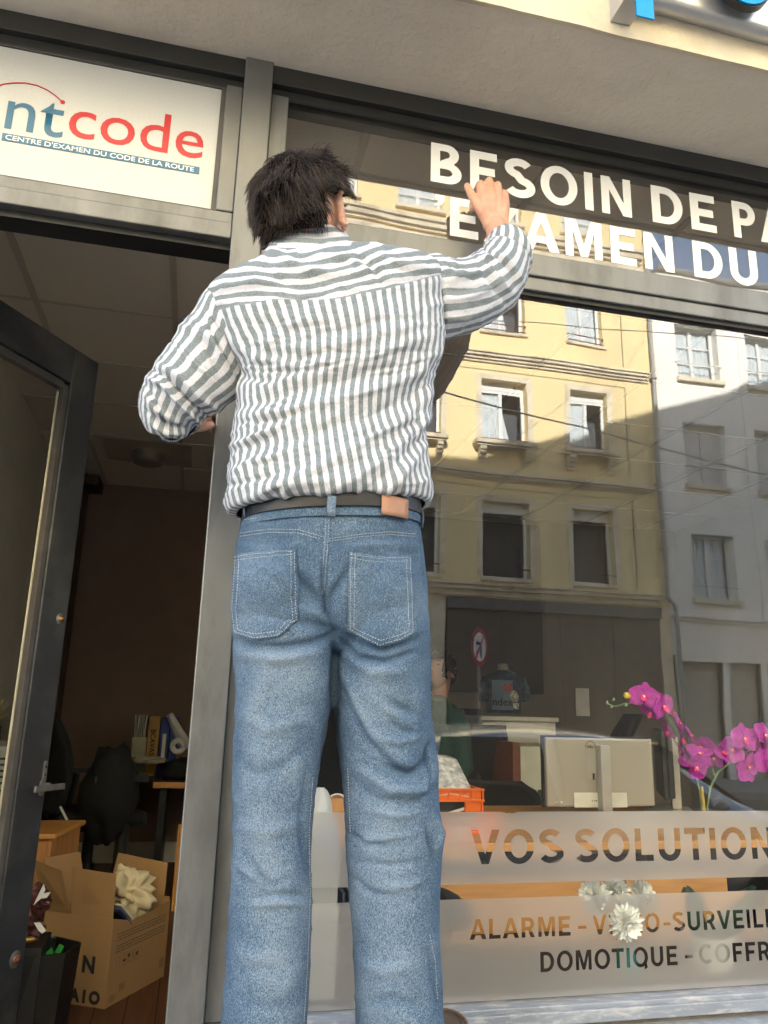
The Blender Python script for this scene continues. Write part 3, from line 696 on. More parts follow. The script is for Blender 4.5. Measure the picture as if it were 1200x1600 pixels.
for x in (-7, -3.5, 0, 3): gd.box(x, x+1.3, YF+.001, YF+.03, .1, 2.6)
gd.build('ground_floor_door', M['shopdark'], yb)
dpz = MB().tube([(10.99, YF+.12, 16.2), (10.99, YF+.12, 4.45), (11.02, YF+.12, 4.2), (11.22, YF+.12, 4.0), (11.25, YF+.12, 3.6), (11.25, YF+.1, .1)], .055, 10)
for z in (5.4, 7.1, 9.9, 12.3, 14): dpz.box(10.92, 11.06, YF, YF+.19, z, z+.05)
o = dpz.build('drainpipe', M['zinc'], smooth=False); tag(o, 'grey zinc drainpipe at the seam of the yellow and the cream house', 'drainpipe')

wb = thing('cream_building', 'cream white rendered townhouse with shuttered windows beside the yellow one', 'building', (15, YF, 0))
wc = [(11.88, 13.08), (14.02, 15.22), (16.2, 17.4), (18.4, 19.6), (20.6, 21.8)]
holes = []
for (a, b) in wc: holes += [(a, b, 4.25, 5.90), (a, b, 7.25, 8.85), (a, b, 10.15, 11.75)]
wm = MB(); facade(wm, 11.151, 24, 2.85, 13.0, holes, dep=.26); wm.box(11.151, 24, -24, YF-1.3, 0, 13.0)
wm.build('wall', M['cream'], wb)
for i, (a, b) in enumerate(wc):
    window(wb, a, b, 4.25, 5.90, 'cross', dep=.26); rails(wb, a-.04, b+.04, 4.25, M['zinc'], (.30,))
    window(wb, a, b, 7.25, 8.85, 'shutter', dep=.26); rails(wb, a-.04, b+.04, 7.25, M['zinc'], (.45,))
    window(wb, a, b, 10.15, 11.75, 'cross', dep=.26); rails(wb, a-.06, b+.06, 10.15, M['cream'], (.45,))
    for c in (4.25, 7.25, 10.15): MB().box(a-.07, b+.07, YF, YF+.12, c-.13, c-.001).build('sill', M['ytrim'], wb, bevel=.01)
tw = MB(); profile(tw, 11.16, 24, [(12.78, 12.86, .08), (12.861, 12.95, .16), (12.951, 13.03, .26), (3.66, 3.74, .06), (3.741, 3.80, .12)]); tw.box(13.72, 13.98, YF, YF+.03, 3.82, 12.77)
for x in (11.2, 12.45, 13.55, 15.6, 17.6): tw.box(x, x+.16, YF-.02, YF+.04, 0, 2.84)
tw.box(11.2, 24, YF-.01, YF+.055, 2.70, 2.85)
tw.build('trim', M['cream'], wb)
gg = MB()
for x0_, x1_ in ((11.37, 12.44), (12.62, 13.54), (13.72, 15.59), (15.77, 17.59), (17.77, 24)):
    gg.box(x0_, x1_, YF-.35, YF-.2, 0, 2.7)
    for kk in range(12): gg.box(x0_, x1_, YF-.2, YF-.192, .1+kk*.21, .26+kk*.21)
gg.build('garage_door', mat('putty_garage_door', (.42, .40, .35), rough=.6), wb)
gt = MB().tube([(11.16, YF+.3, 13.1), (24, YF+.3, 13.1)], .08, 8); gt.build('gutter', M['zinc'], wb)
rf = MB().add([(11.16, YF+.25, 13.10), (24, YF+.25, 13.10), (24, -20, 13.9), (11.16, -20, 13.9)], [(0,1,2,3)]); rf.build('roof', M['slate'], wb)
# the row goes on either side
for (x0_, x1_, hh, m_, lab) in ((-24, -9.01, 14.5, M['cream'], 'plain pale house at the far left end of the opposite row'), (24.01, 40, 12.5, M['ytrim'], 'plain stone house at the far right end of the opposite row')):
    t_ = thing('terraced_house', lab, 'building', ((x0_+x1_)/2, YF, 0)); mb = MB(); hs = []
    x = x0_+1
    while x < x1_-1.5:
        for z in (4.4, 7.4, 10.2): hs.append((x, x+1.1, z, z+1.6))
        x += 2.4
    facade(mb, x0_, x1_, 0, hh, hs); mb.box(x0_, x1_, -24, YF-1, 0, hh); mb.build('wall', m_, t_)
    for h in hs: window(t_, *h, 'cross')

# overhead wires along the street
def wire(A, B, sag, label, r_=.008):
    pts = [Vector(A).lerp(Vector(B), k/24)-Vector((0, 0, sag*(1-(2*k/24-1)**2))) for k in range(25)]
    o = MB().tube(pts, r_, 6).build('overhead_wire', mat('grey_cable', (.5, .5, .47), rough=.6) if 'overhead_wire' not in bpy.data.objects else bpy.data.materials['grey_cable']); tag(o, label, 'cable', 'overhead wires across the street')
def mir(p): return (p[0], -p[1], p[2])
A = at(755, 500, 9); B = at(1200, 530, 9); d_ = B-A; wire(mir(A-d_*2), mir(B+d_*1.5), 0, 'thin level wire crossing the top floor windows in the reflection')
A = at(660, 600, 7.5); B = at(1200, 738, 8.5); d_ = B-A; wire(mir(A-d_*1.2), mir(B+d_*.8), .05, 'pale slack wire sloping down to the right in the reflection', .012)
A = at(715, 750, 9); B = at(900, 610, 12); d_ = B-A; wire(mir(A-d_*.6), mir(B+d_*1.2), .03, 'fine dark wire rising to the right in the reflection', .005)

# round no-turn sign on the far pavement
sc_ = at(752, 1012, 12.2); sx_, sz_ = sc_[0], sc_[2]
ts = thing('road_sign', 'round red ringed no turn sign on a grey pole on the far pavement', 'road sign', (sx_, -12.2, 0))
rot = R(43)                      # turned away from the shop, facing the traffic
def sdisc(r0, r1, off, nm, m):
    mb = MB(); n_ = 40; vs = []
    for r_ in (r0, r1):
        for k in range(n_): vs.append((r_*cos(2*pi*k/n_), 0, r_*sin(2*pi*k/n_)))
    fs = [(k, (k+1)%n_, n_+(k+1)%n_, n_+k) for k in range(n_)]
    return place(mb.add(vs, fs), off, nm, m)
def place(mb, off, nm, m):
    out = []
    for x, y, z in mb.v: 
        out.append((sx_ + x*cos(rot) + (off+y)*sin(rot), -12.2 - x*sin(rot)*-1*-1 + (off+y)*cos(rot), sz_+z))
    mb.v = out; return mb.build(nm, m, ts)
Rr = .34
sdisc(0, Rr, .000, 'sign_back', M['zinc']); sdisc(0, Rr*.99, .006, 'white_disc', M['white_print']); sdisc(Rr*.74, Rr*.985, .009, 'red_ring', M['red'])
mb = MB(); q = Rr*.72; s2 = .045
mb.obox((0, 0, 0), (q*cos(R(52)), 0, q*sin(R(52))), (-s2/2*sin(R(52)), 0, s2/2*cos(R(52))), (0, .0005, 0)); place(mb, .0125, 'slash', M['red'])
mb = MB().box(.02, .07, -.0005, .0005, -.18, .08).box(-.09, .02, -.0005, .0005, .035, .08).poly([(-.09, -.0005, .12), (-.09, -.0005, -.0), (-.165, -.0005, .06)], (0, .001, 0)); place(mb, .0108, 'turn_arrow', M['black'])
MB().tube([(sx_, -12.24, 0), (sx_, -12.24, sz_+Rr)], .032, 12).build('pole', M['zinc'], ts)

# parked silver car between the shop and the street
CAR = mat('silver_car_paint', (.62, .63, .63), rough=.22, metal=.5, var=.02, spec=.6)
CGL = mat('car_window_tint', (.012, .014, .016), rough=.05, spec=.9)
TYR = mat('tyre_rubber', (.02, .02, .02), rough=.8); RIM = mat('wheel_alloy', (.4, .4, .4), rough=.3, metal=.8)
def car(x0, yc, z0, label, flip=1):
    t_ = thing('parked_car', label, 'car', (x0, yc, z0)); Lc = 4.1
    # stations: x, z_sill, z_belt, z_roof, half width at belt, half width at roof
    st_ = [(-2.05,.34,.62,.62,.62,.60),(-1.98,.26,.80,.80,.78,.74),(-1.7,.24,.88,.90,.84,.70),(-1.45,.24,.91,1.12,.86,.62),(-1.15,.24,.93,1.36,.87,.58),(-.7,.24,.93,1.44,.875,.57),(-.1,.24,.92,1.455,.88,.57),(.3,.24,.91,1.43,.88,.56),(.62,.24,.90,1.34,.88,.57),(.95,.24,.90,1.13,.87,.62),(1.22,.24,.90,.92,.86,.70),(1.6,.25,.82,.84,.83,.70),(1.9,.28,.70,.72,.74,.62),(2.05,.36,.55,.55,.55,.5)]
    body = MB(); rings = []
    for (x, zs_, zb_, zr_, wb_, wr_) in st_:
        h = []
        half = [(0, zs_-.04), (wb_*.85, zs_-.03), (wb_*.98, zs_+.08), (wb_*1.0, (zs_+zb_)/2+.04), (wb_*.985, zb_-.03), (wb_*.95, zb_), (wb_*.95*.45+wr_*.55, zb_*.45+zr_*.55 if zr_-zb_ > .05 else zb_+.004), (wr_+.03, zr_-.045 if zr_-zb_ > .1 else zr_-.0), (wr_*.8, zr_-.008), (0, zr_+.012)]
        ring = [(flip*x, yc-w_, z0+z_) for w_, z_ in half] + [(flip*x, yc+w_, z0+z_) for w_, z_ in half[-2:0:-1]]
        rings.append([(x0+a_, b_, c_) for a_, b_, c_ in ring])
    n_ = len(rings[0]); vs = [p_ for r_ in rings for p_ in r_]; fs = []
    for i in range(len(rings)-1):
        for k_ in range(n_): fs.append((i*n_+k_, i*n_+(k_+1)%n_, (i+1)*n_+(k_+1)%n_, (i+1)*n_+k_))
    fs += [tuple(range(n_)), tuple((len(rings)-1)*n_+k_ for k_ in range(n_))]
    b_ = body.add(vs, fs).build('body', CAR, t_, smooth=True); s_ = b_.modifiers.new('sub', 'SUBSURF'); s_.levels = 2; s_.render_levels = 2
    for sd_ in (-1, 1):
        for (xa, xb, xc, xd) in ((-1.12, -.98, -.30, -.28), (-.22, -.20, .50, .86)):
            mb = MB(); yy = yc+sd_*.885; y2 = yc+sd_*.625
            mb.poly([(x0+flip*xa, yy, z0+.955), (x0+flip*xd, yy, z0+.955), (x0+flip*xc, y2, z0+1.375), (x0+flip*xb, y2, z0+1.375)], (0, sd_*.006, 0)); mb.build('side_window', CGL, t_)
        for xw in (-1.28, 1.30):
            mb = MB(); pr = [(.20, -.1), (.30, -.1), (.315, -.07), (.315, .07), (.30, .1), (.20, .1)]; n2 = 28
            vs = [(x0+flip*xw+r_*cos(2*pi*k_/n2), yc+sd_*.80+h_, z0+.315+r_*sin(2*pi*k_/n2)) for r_, h_ in pr for k_ in range(n2)]
            mb.add(vs, [(i*n2+k_, i*n2+(k_+1)%n2, (i+1)*n2+(k_+1)%n2, (i+1)*n2+k_) for i in range(5) for k_ in range(n2)]); wh = mb.build('wheel', TYR, t_, smooth=True)
            mb = MB(); vs = [(x0+flip*xw+r_*cos(2*pi*k_/n2), yc+sd_*(.80+h_), z0+.315+r_*sin(2*pi*k_/n2)) for r_, h_ in [(.205, .08), (.18, .085), (.05, .06), (.001, .06)] for k_ in range(n2)]
            mb.add(vs, [(i*n2+k_, i*n2+(k_+1)%n2, (i+1)*n2+(k_+1)%n2, (i+1)*n2+k_) for i in range(3) for k_ in range(n2)]); mb.build('rim', RIM, wh, smooth=True)
        MB().ball((x0+flip*.80, yc+sd_*.97, z0+.98), (.07, .06, .05), 14).build('mirror', CAR, t_, smooth=True)
        MB().ball((x0+flip*1.86, yc+sd_*.60, z0+.64), (.14, .12, .07), 14).build('headlight', mat('headlight_glass', (.6, .6, .6), rough=.05) if 'headlight_glass' not in bpy.data.materials else bpy.data.materials['headlight_glass'], t_, smooth=True)
    MB().poly([(x0+flip*1.19, yc-.66, z0+.95), (x0+flip*1.19, yc+.66, z0+.95), (x0+flip*.66, yc+.50, z0+1.35), (x0+flip*.66, yc-.50, z0+1.35)], (flip*.01, 0, .012)).build('windscreen', CGL, t_)
    MB().poly([(x0-flip*1.62, yc-.60, z0+.96), (x0-flip*1.62, yc+.60, z0+.96), (x0-flip*1.20, yc+.48, z0+1.33), (x0-flip*1.20, yc-.48, z0+1.33)], (-flip*.01, 0, .012)).build('rear_window', CGL, t_)
    return t_
car(2.55, -3.85, -.13, 'silver hatchback parked at the kerb, nearer the shop door')
car(7.2, -3.8, -.13, 'silver hatchback parked at the kerb, farther along to the right')
# ------------------------------------------------------------------ things inside the shop
M['oak'] = wood('orange_oak_veneer', (.55, .25, .06), (.68, .34, .10), sx=(1.5, 10, 14))
M['beech'] = wood('orange_beech', (.46, .20, .06), (.58, .28, .10), sx=(10, 10, 1.2))
M['plastic_black'] = mat('black_plastic', (.012, .012, .013), rough=.45)
M['fabric_black'] = mat('black_mesh_fabric', (.010, .010, .011), rough=.9, var=.3, scale=60)
M['card'] = mat('brown_cardboard', (.36, .22, .10), rough=.85, var=.06, scale=3, dirt=(.31, .19, .085), dscale=5, stretch=(1, 1, .3))
M['cardprint'] = mat('grey_print', (.16, .11, .07), rough=.9)
M['ink'] = mat('black_ink', (.02, .018, .02), rough=.8)
M['paper'] = mat('paper', (.72, .70, .64), rough=.8, var=.06)
M['canvas'] = mat('cream_canvas', (.62, .54, .36), rough=.9, var=.06)

# display desk
dz = 1.03
dk_ = thing('desk', 'orange oak desk standing behind the frosted bands of the display window', 'desk', (1.1, .95, FZ))
MB().box(.50, 1.95, .535, 1.42, dz-.024, dz).build('desk_top', M['oak'], dk_, bevel=.002)
MB().box(.53, 1.70, .60, .62, .755, .942).build('modesty_panel', M['oak'], dk_)
MB().box(.54, .58, .64, 1.36, FZ, dz-.025).box(1.88, 1.92, .64, 1.36, FZ, dz-.025).build('desk_side', M['plastic_black'], dk_)
# low white cabinet farther back and a pale green cupboard
a, b = at(765, 1126, 3.2), at(868, 1126, 3.2)
cb = thing('sideboard', 'pale grey sideboard in the middle of the office beneath the mannequin', 'cabinet', ((a[0]+b[0])/2, 3.4, FZ))
MB().box(a[0]-.05, b[0], 3.2, 3.7, FZ, a[2]).build('carcass', mat('pale_grey_laminate', (.78, .75, .65), rough=.5), cb, bevel=.004)
MB().box(a[0]-.07, b[0]+.01, 3.17, 3.72, a[2]+.001, a[2]+.03).build('cabinet_top', mat('white_laminate', (.72, .70, .62), rough=.4), cb, bevel=.004)
for k_ in range(2): MB().box(a[0]+.05+k_*.25, a[0]+.07+k_*.25, 3.18, 3.199, 1.0, 1.12).build('handle', M['zinc'], cb)
a = at(812, 1166, 2.4); b = at(902, 1166, 2.4)
o = thing('cupboard', 'pale green grey cupboard side standing left of the silver monitor', 'cupboard', (a[0], 2.5, FZ))
MB().box(a[0], b[0], 2.4, 2.9, FZ, a[2]).build('carcass', mat('pale_green_grey', (.58, .59, .48), rough=.6), o, bevel=.004)
MB().box(a[0]-.045, a[0]-.001, 2.39, 2.9, FZ, a[2]+.02).build('side_panel', wood('mahogany_edge', (.12, .04, .02), (.18, .06, .03)), o)

# office chairs
def chair(x, y, zb, rotz, label, hi=.62, pix=None):
    t_ = thing('office_chair', label, 'office chair', (x, y, FZ), 'black office chairs')
    def T(v): return (x+v[0]*cos(rotz)-v[1]*sin(rotz), y+v[0]*sin(rotz)+v[1]*cos(rotz), FZ+v[2])
    def bld(mb, nm, m, **kw): mb.v = [T(v) for v in mb.v]; return mb.build(nm, m, t_, **kw)
    n_, m_ = 10, 14; vs = []
    for side in (0, 1):
        for j in range(m_+1):
            v_ = j/m_; hw = (.20+.05*sin(pi*min(1, v_*1.1)))*(1-.25*max(0, v_-.85)/.15)
            for i in range(n_+1):
                u_ = i/n_*2-1; vs.append((u_*hw, .22-.05*sin(pi*v_)-.05*(1-u_*u_)*-1+.10*v_*v_+side*.035, .50+hi*v_))
    fs = []; q_ = (n_+1)*(m_+1)
    for j in range(m_):
        for i in range(n_):
            a_ = j*(n_+1)+i; fs += [(a_, a_+1, a_+n_+2, a_+n_+1), (q_+a_, q_+a_+n_+1, q_+a_+n_+2, q_+a_+1)]
    for i in range(n_): fs += [(i, q_+i, q_+i+1, i+1), (m_*(n_+1)+i, m_*(n_+1)+i+1, q_+m_*(n_+1)+i+1, q_+m_*(n_+1)+i)]
    for j in range(m_): fs += [(j*(n_+1), (j+1)*(n_+1), q_+(j+1)*(n_+1), q_+j*(n_+1)), (j*(n_+1)+n_, q_+j*(n_+1)+n_, q_+(j+1)*(n_+1)+n_, (j+1)*(n_+1)+n_)]
    bld(MB().add(vs, fs), 'backrest', M['fabric_black'], smooth=True)
    bld(MB().box(-.24, .24, -.24, .23, .42, .50), 'seat', M['fabric_black'], bevel=.03)
    bld(MB().tube([(0, .26, .72), (0, .30, .55), (0, .2, .41), (0, 0, .40)], .025, 8), 'back_arm', M['plastic_black'])
    bld(MB().tube([(0, 0, .42), (0, 0, .09)], .03, 12).tube([(0, 0, .22), (0, 0, .09)], .042, 12), 'column', M['plastic_black'])
    for s_ in (-1, 1):
        bld(MB().tube([(s_*.22, .05, .42), (s_*.31, .05, .46), (s_*.31, .02, .66)], .018, 8).box(s_*.31-.035, s_*.31+.035, -.18, .10, .665, .695), 'armrest', M['plastic_black'])
    for k_ in range(5):
        an = 2*pi*k_/5+.3; bld(MB().tube([(0, 0, .09), (.30*cos(an), .30*sin(an), .065)], [.028, .016], 8), 'base_leg', M['plastic_black'])
        bld(MB().ball((.30*cos(an), .30*sin(an), .03), .03, 10), 'castor', M['plastic_black'])
    return t_
q = at(125, 1200, 3.15); chair(q[0]+.10, 3.05, 0, R(112), 'black high backed office chair at the back of the room seen through the doorway', hi=.55)
q = at(888, 1160, 2.3); chair(q[0], 2.30, 0, R(248), 'black office chair behind the silver monitor', hi=.58)
q = at(800, 1200, 1.9); chair(q[0]-.05, 1.95, 0, R(150), 'black office chair turned sideways right of the orange crate', hi=.28)
q = at(700, 1150, 2.9); chair(q[0], 2.9, 0, R(200), 'black office chair in the shade at the rear left of the office', hi=.5)
# dark partition / desk bulk in the rear office
o = MB().box(.75, 1.95, 3.5, 3.56, FZ, 1.42).build('partition_screen', mat('charcoal_partition', (.02, .02, .02), rough=.8)); tag(o, 'charcoal office partition screen at the rear of the office', 'partition')
o = MB().box(.55, 2.75, 4.20, 4.29, 1.55, 2.95).build('roller_blind', mat('brown_grey_blind', (.055, .045, .04), rough=.9)); tag(o, 'dark brown blind covering the rear office window', 'blind')

# monitors
def monitor(cx_, y, z0, w_, h_, rz, face, label, detail=True):
    t_ = thing('monitor', label, 'monitor', (cx_, y, dz))
    def T(v): return (cx_+v[0]*cos(rz)-v[1]*sin(rz), y+v[0]*sin(rz)+v[1]*cos(rz), v[2])
    def bld(mb, nm, m, **kw): mb.v = [T(v) for v in mb.v]; return mb.build(nm, m, t_, **kw)
    bld(MB().box(-w_/2, w_/2, .012, .03, z0, z0+h_), 'screen', M['plastic_black'], bevel=.003)
    bld(MB().box(-w_/2+.004, w_/2-.004, -.012, .0118, z0+.006, z0+h_-.006), 'back_cover', face, bevel=.006)
    bld(MB().box(-.020, .020, -.050, -.0125, dz+.012, z0+h_*.88), 'stand_post', mat('brushed_silver', (.45, .44, .40), rough=.35, metal=.5) if 'brushed_silver' not in bpy.data.materials else bpy.data.materials['brushed_silver'], bevel=.003)
    bld(MB().box(-.12, .12, -.09, .10, dz+.001, dz+.011), 'stand_base', bpy.data.materials['brushed_silver'], bevel=.004)
    if detail:
        bld(MB().box(-.115, .10, -.0165, -.0122, z0+.004, z0+.055), 'port_recess', mat('pale_silver', (.62, .62, .52), rough=.4), bevel=.002)
        bld(MB().box(-.060, -.0205, -.0135, -.0122, z0+.10, z0+.21), 'mount_plate', mat('silver_plate', (.36, .35, .31), rough=.4), bevel=.001)
        pt = MB()
        for k_ in (-.045, -.035, -.028): pt.box(k_, k_+.004, -.0172, -.0166, z0+.025, z0+.029)
        pt.box(-.036, -.030, -.0175, -.0137, z0+.10, z0+.122)
        bld(pt, 'port', M['plastic_black'])
        vs = []; rr_ = []
        for r_ in (.0185, .0205):
            for k_ in range(32): vs.append((-.040+r_*cos(2*pi*k_/32), -.0125, z0+h_-.037+r_*sin(2*pi*k_/32)))
        lg_ = MB().add(vs, [(k_, (k_+1)%32, 32+(k_+1)%32, 32+k_) for k_ in range(32)])
        bld(lg_, 'logo_ring', M['steel_dark'])
        mt = Matrix.Translation(T((-.040, -.0128, z0+h_-.0415))) @ Matrix.Rotation(rz, 4, 'Z') @ RX90
        ftext('DELL', 'logo_lettering', .0125, mt, M['steel_dark'], t_, offset=.0004, align='CENTER', depth=.0001)
        bld(MB().ball((-.165, -.0135, z0+.022), .0045, 10).ball((-.183, -.0135, z0+.0225), .0025, 8), 'screw', M['white_print'])
    return t_
SIL = mat('silver_monitor_back', (.40, .375, .31), rough=.34, metal=.35, var=.02)
a, b, c = at(848, 1148, 1.0), at(1018, 1154, 1.0), at(845, 1262, 1.0)
mx_ = (a[0]+b[0])/2; monitor(mx_, 1.0, c[2]-.002, b[0]-a[0], a[2]-c[2], R(1), SIL, 'silver backed computer monitor on the desk with a round badge')
a, b = at(1022, 1158, 1.15), at(1072, 1160, 1.15)
monitor((a[0]+b[0])/2+.02, 1.22, dz+.06, .40, .26, R(62), M['plastic_black'], 'black computer monitor turned edgewise behind the orchid', False)

# orange crate
a, b = at(630, 1232, .70), at(752, 1232, .70); c = at(745, 1300, .70)
x0, x1, z0, z1 = a[0], b[0], dz+.002, b[2]; y0, y1 = .70, .98
cr = thing('crate', 'orange plastic crate of newspapers on the desk behind the window', 'crate', ((x0+x1)/2, .84, dz))
ORG = mat('orange_plastic', (.80, .16, .015), rough=.35, var=.03)
mb = MB(); tw_ = .006
def slot_wall(mb, xa, xb, y, ya, hz, axis):
    pass
for yy in (y0, y1-tw_):
    mb.box(x0, x1, yy, yy+tw_, z0, z0+.045); mb.box(x0, x0+.055, yy, yy+tw_, z0+.0451, z1); mb.box(x1-.055, x1, yy, yy+tw_, z0+.0451, z1); mb.box(x0+.0551, x1-.0551, yy, yy+tw_, z0+.098, z1)
for xx_ in (x0, x1-tw_): mb.box(xx_, xx_+tw_, y0+tw_+.0002, y1-tw_-.0002, z0, z1)
mb.box(x0+tw_, x1-tw_, y0+tw_, y1-tw_, z0, z0+.005)
mb.build('crate_wall', ORG, cr, bevel=.0015)
rb = MB()
for z in (z0+.0005, z0+.047, z0+.094, z1-.006): rb.box(x0-.008, x1+.008, y0-.0085, y0-.0002, z, z+.006)
nr = 7
for k_ in range(nr+1):
    x = x0-.004+(x1-x0+.008)*k_/nr-.002
    for (za_, zb__) in ((z0+.007, z0+.0465), (z0+.1005, z1-.0065)): rb.box(x, x+.004, y0-.0075, y0-.0003, za_, zb__)
for x in (x0-.0035, x0+.05, x1-.054, x1-.0005): rb.box(x, x+.004, y0-.0074, y0-.0004, z0+.0535, z0+.0935)
for z in (z0, z1-.007): rb.box(x1+.0003, x1+.008, y0-.0001, y1, z, z+.006)
rb.build('rib', ORG, cr)
lb = MB().box(x1-.155, x1-.100, y0-.0092, y0-.0088, z0+.010, z0+.040).box(x1-.065, x1-.045, y0-.0092, y0-.0088, z0+.022, z0+.038); lb.build('paper_tag', M['paper'], cr)
lb = MB()
for k_ in range(14): lb.box(x1-.150+k_*.0032, x1-.1485+k_*.0032, y0-.0095, y0-.0093, z0+.014, z0+.030)
lb.build('barcode', M['ink'], cr)
npm = mat('printed_newspaper', (.60, .58, .52), rough=.8, var=.5, scale=55)
def sheets(name, label, cat, x, y, z, lx, ly, n_, m, tilt=.15, grp=None):
    mb = MB()
    for i in range(n_):
        for j in range(8):
            pass
    vs = []; fs = []
    nx_, ny_ = 14, 8
    for i in range(nx_+1):
        for j in range(ny_+1):
            u_, v_ = i/nx_, j/ny_
            vs.append((x+(u_-.5)*lx, y+(v_-.5)*ly, z+.02*sin(pi*u_)+tilt*(v_-.3)*ly+.006*noise.noise((u_*4, v_*4, 1))))
    for i in range(nx_):
        for j in range(ny_): a_ = i*(ny_+1)+j; fs.append((a_, a_+1, a_+ny_+2, a_+ny_+1))
    o = MB().add(vs, fs).build(name, m, smooth=True, solid=.004); tag(o, label, cat, grp); return o
sheets('newspaper', 'folded printed newspaper on top inside the orange crate', 'newspaper', x1-.10, .80, z1-.004, .17, .20, 3, npm, .55)
o = MB().box(x1-.14, x1-.03, y0+.012, y0+.10, z0+.04, z0+.095).build('dark_box', M['plastic_black'], bevel=.003); tag(o, 'black box inside the orange crate seen through its handle slot', 'box')
o = MB().obox((x1-.075, y0+.010, z0+.066), (.045, 0, .012), (0, .001, 0), (-.001, 0, .004)).build('envelope', M['paper'], None); tag(o, 'white envelope inside the crate handle slot', 'envelope')

# small beech box with loop, white draped bag, both left of the crate
p0 = at(505, 1248, .62); p1 = at(560, 1270, .62)
o = MB().poly([(p0[0]-.0, .62, p0[2]), (p1[0]+.12, .62, p0[2]+.002), (p1[0]+.12, .62, dz+.002), (p0[0]+.028, .62, dz+.002)], (0, .10, 0)).build('wooden_block', M['beech']); tag(o, 'small wooden block on the desk seen between the legs', 'block')
q = at(527, 1245, .66)
o = MB().tube([(q[0]+.02*cos(a_), .66, q[2]-.004+.012*sin(a_)) for a_ in np.linspace(pi, 0, 10)], .002, 6).build('wire_loop', M['white_print']); tag(o, 'white wire loop standing up from the wooden block', 'hook')
q = at(498, 1310, .10); hb2 = MB(); vs = []; fs = []
n1, n2 = 22, 20
for j in range(n1+1):
    v_ = j/n1; zz_ = at(498, 1232, .10)[2]+(at(498, 1350, .10)[2]-at(498, 1232, .10)[2])*v_; r_ = .012+.05*v_**.6*(1-.2*v_)
    for i in range(n2):
        a_ = 2*pi*i/n2; k_ = 1+.25*sin(a_*5+v_*3)+.2*noise.noise((cos(a_)*2, sin(a_)*2, v_*4)); vs.append((q[0]+r_*k_*cos(a_)*.8, .12+r_*k_*sin(a_)*.8, zz_))
for j in range(n1):
    for i in range(n2): fs.append((j*n2+i, j*n2+(i+1)%n2, (j+1)*n2+(i+1)%n2, (j+1)*n2+i))
fs.append(tuple(n1*n2+i for i in range(n2)))
o = MB().add(vs, fs).build('draped_cloth', mat('white_cloth', (.7, .7, .68), rough=.8), smooth=True); tag(o, 'white draped cloth figure standing just inside the window between the legs', 'ornament')
o = MB().box(q[0]-.045, q[0]+.045, .08, .17, .80, at(498, 1350, .10)[2]-.001).build('pedestal', mat('white_pedestal', (.55, .55, .52), rough=.6), bevel=.004); tag(o, 'white pedestal carrying the draped cloth figure', 'stand')
o = MB().box(.12, 4.1, .06, .50, FZ, .80).build('window_shelf', mat('dark_window_shelf', (.03, .028, .026), rough=.6)); tag(o, 'dark low shelf running behind the display window', 'shelf')
q = at(690, 1398, .40); o = MB().ball((q[0]-.10, .42, q[2]-.03), (.17, .1, .055), 20).build('cushion', M['plastic_black'], smooth=True); tag(o, 'black rounded cushion showing in the clear gap beside the right leg', 'cushion')
q = at(512, 1405, .30); rk = thing('letter_rack', 'black slotted rack between the frosted bands seen between the legs', 'rack', (q[0], .3, .80)); rm = MB()
for k_ in range(6): rm.box(q[0]-.05+k_*.02, q[0]-.044+k_*.02, .26, .36, .80, q[2]+.02)
rm.build('slat', mat('grey_slat', (.12, .12, .12), rough=.5), rk); MB().box(q[0]-.06, q[0]+.075, .361, .37, .80, q[2]+.025).build('rack_back', M['plastic_black'], rk)

# wall notice
q = at(910, 1097, 4.19); o = MB().box(q[0]-.06, q[0]+.06, 4.185, 4.19, q[2]-.11, q[2]+.11).build('wall_notice', M['paper']); tag(o, 'small white paper notice on the dark rear wall', 'notice')

# mannequin bust wearing a cycling jersey
c0 = at(787, 1100, 3.45); mx0 = float(c0[0])
mq = thing('mannequin', 'pale headless mannequin bust wearing a blue printed jersey', 'mannequin', (mx0, 3.45, float(at(787, 1030, 3.45)[2])-.47))
def ringloft(rows, n=28, cap=(0, 0)):
    vs = []; fs = []
    for (x, y, z, a_, b_) in rows:
        for k in range(n): vs.append((x+a_*cos(2*pi*k/n), y+b_*sin(2*pi*k/n), z))
    for i in range(len(rows)-1):
        for k in range(n): fs.append((i*n+k, i*n+(k+1)%n, (i+1)*n+(k+1)%n, (i+1)*n+k))
    if cap[0]: fs.append(tuple(range(n)))
    if cap[1]: fs.append(tuple((len(rows)-1)*n+k for k in range(n)))
    return MB().add(vs, fs)
zz0 = at(787, 1118, 3.45)[2]; zn = at(787, 1030, 3.45)[2]
ringloft([(mx0-.01, 3.45, zn-.012, .030, .04), (mx0-.008, 3.45, zn-.02, .045, .05), (mx0-.004, 3.45, zn-.06, .052, .055), (mx0, 3.45, zn-.11, .085, .07)], 24, (1, 0)).build('neck', mat('mannequin_skin', (.26, .24, .20), rough=.5), mq, smooth=True)
JY = mat('dark_blue_jersey', (.015, .03, .07), rough=.8, dirt=(.10, .14, .18), dscale=9)
ringloft([(mx0, 3.45, zn-.075, .065, .075), (mx0, 3.45, zn-.095, .12, .10), (mx0, 3.45, zn-.14, .185, .115), (mx0, 3.45, zn-.25, .19, .125), (mx0, 3.45, zn-.36, .175, .12), (mx0, 3.45, zn-.47, .165, .115)], 32, (0, 1)).build('jersey', JY, mq, smooth=True)
for s_ in (-1, 1): MB().tube([(mx0+s_*.165, 3.45, zn-.16), (mx0+s_*.20, 3.43, zn-.25), (mx0+s_*.205, 3.42, zn-.36)], [.06, .055, .05], 14).build('sleeve', JY, mq, smooth=True)
def jp(x, z, off=.0): return 3.45-.127*sqrt(max(0, 1-((x-mx0)/.195)**2))-.004-off
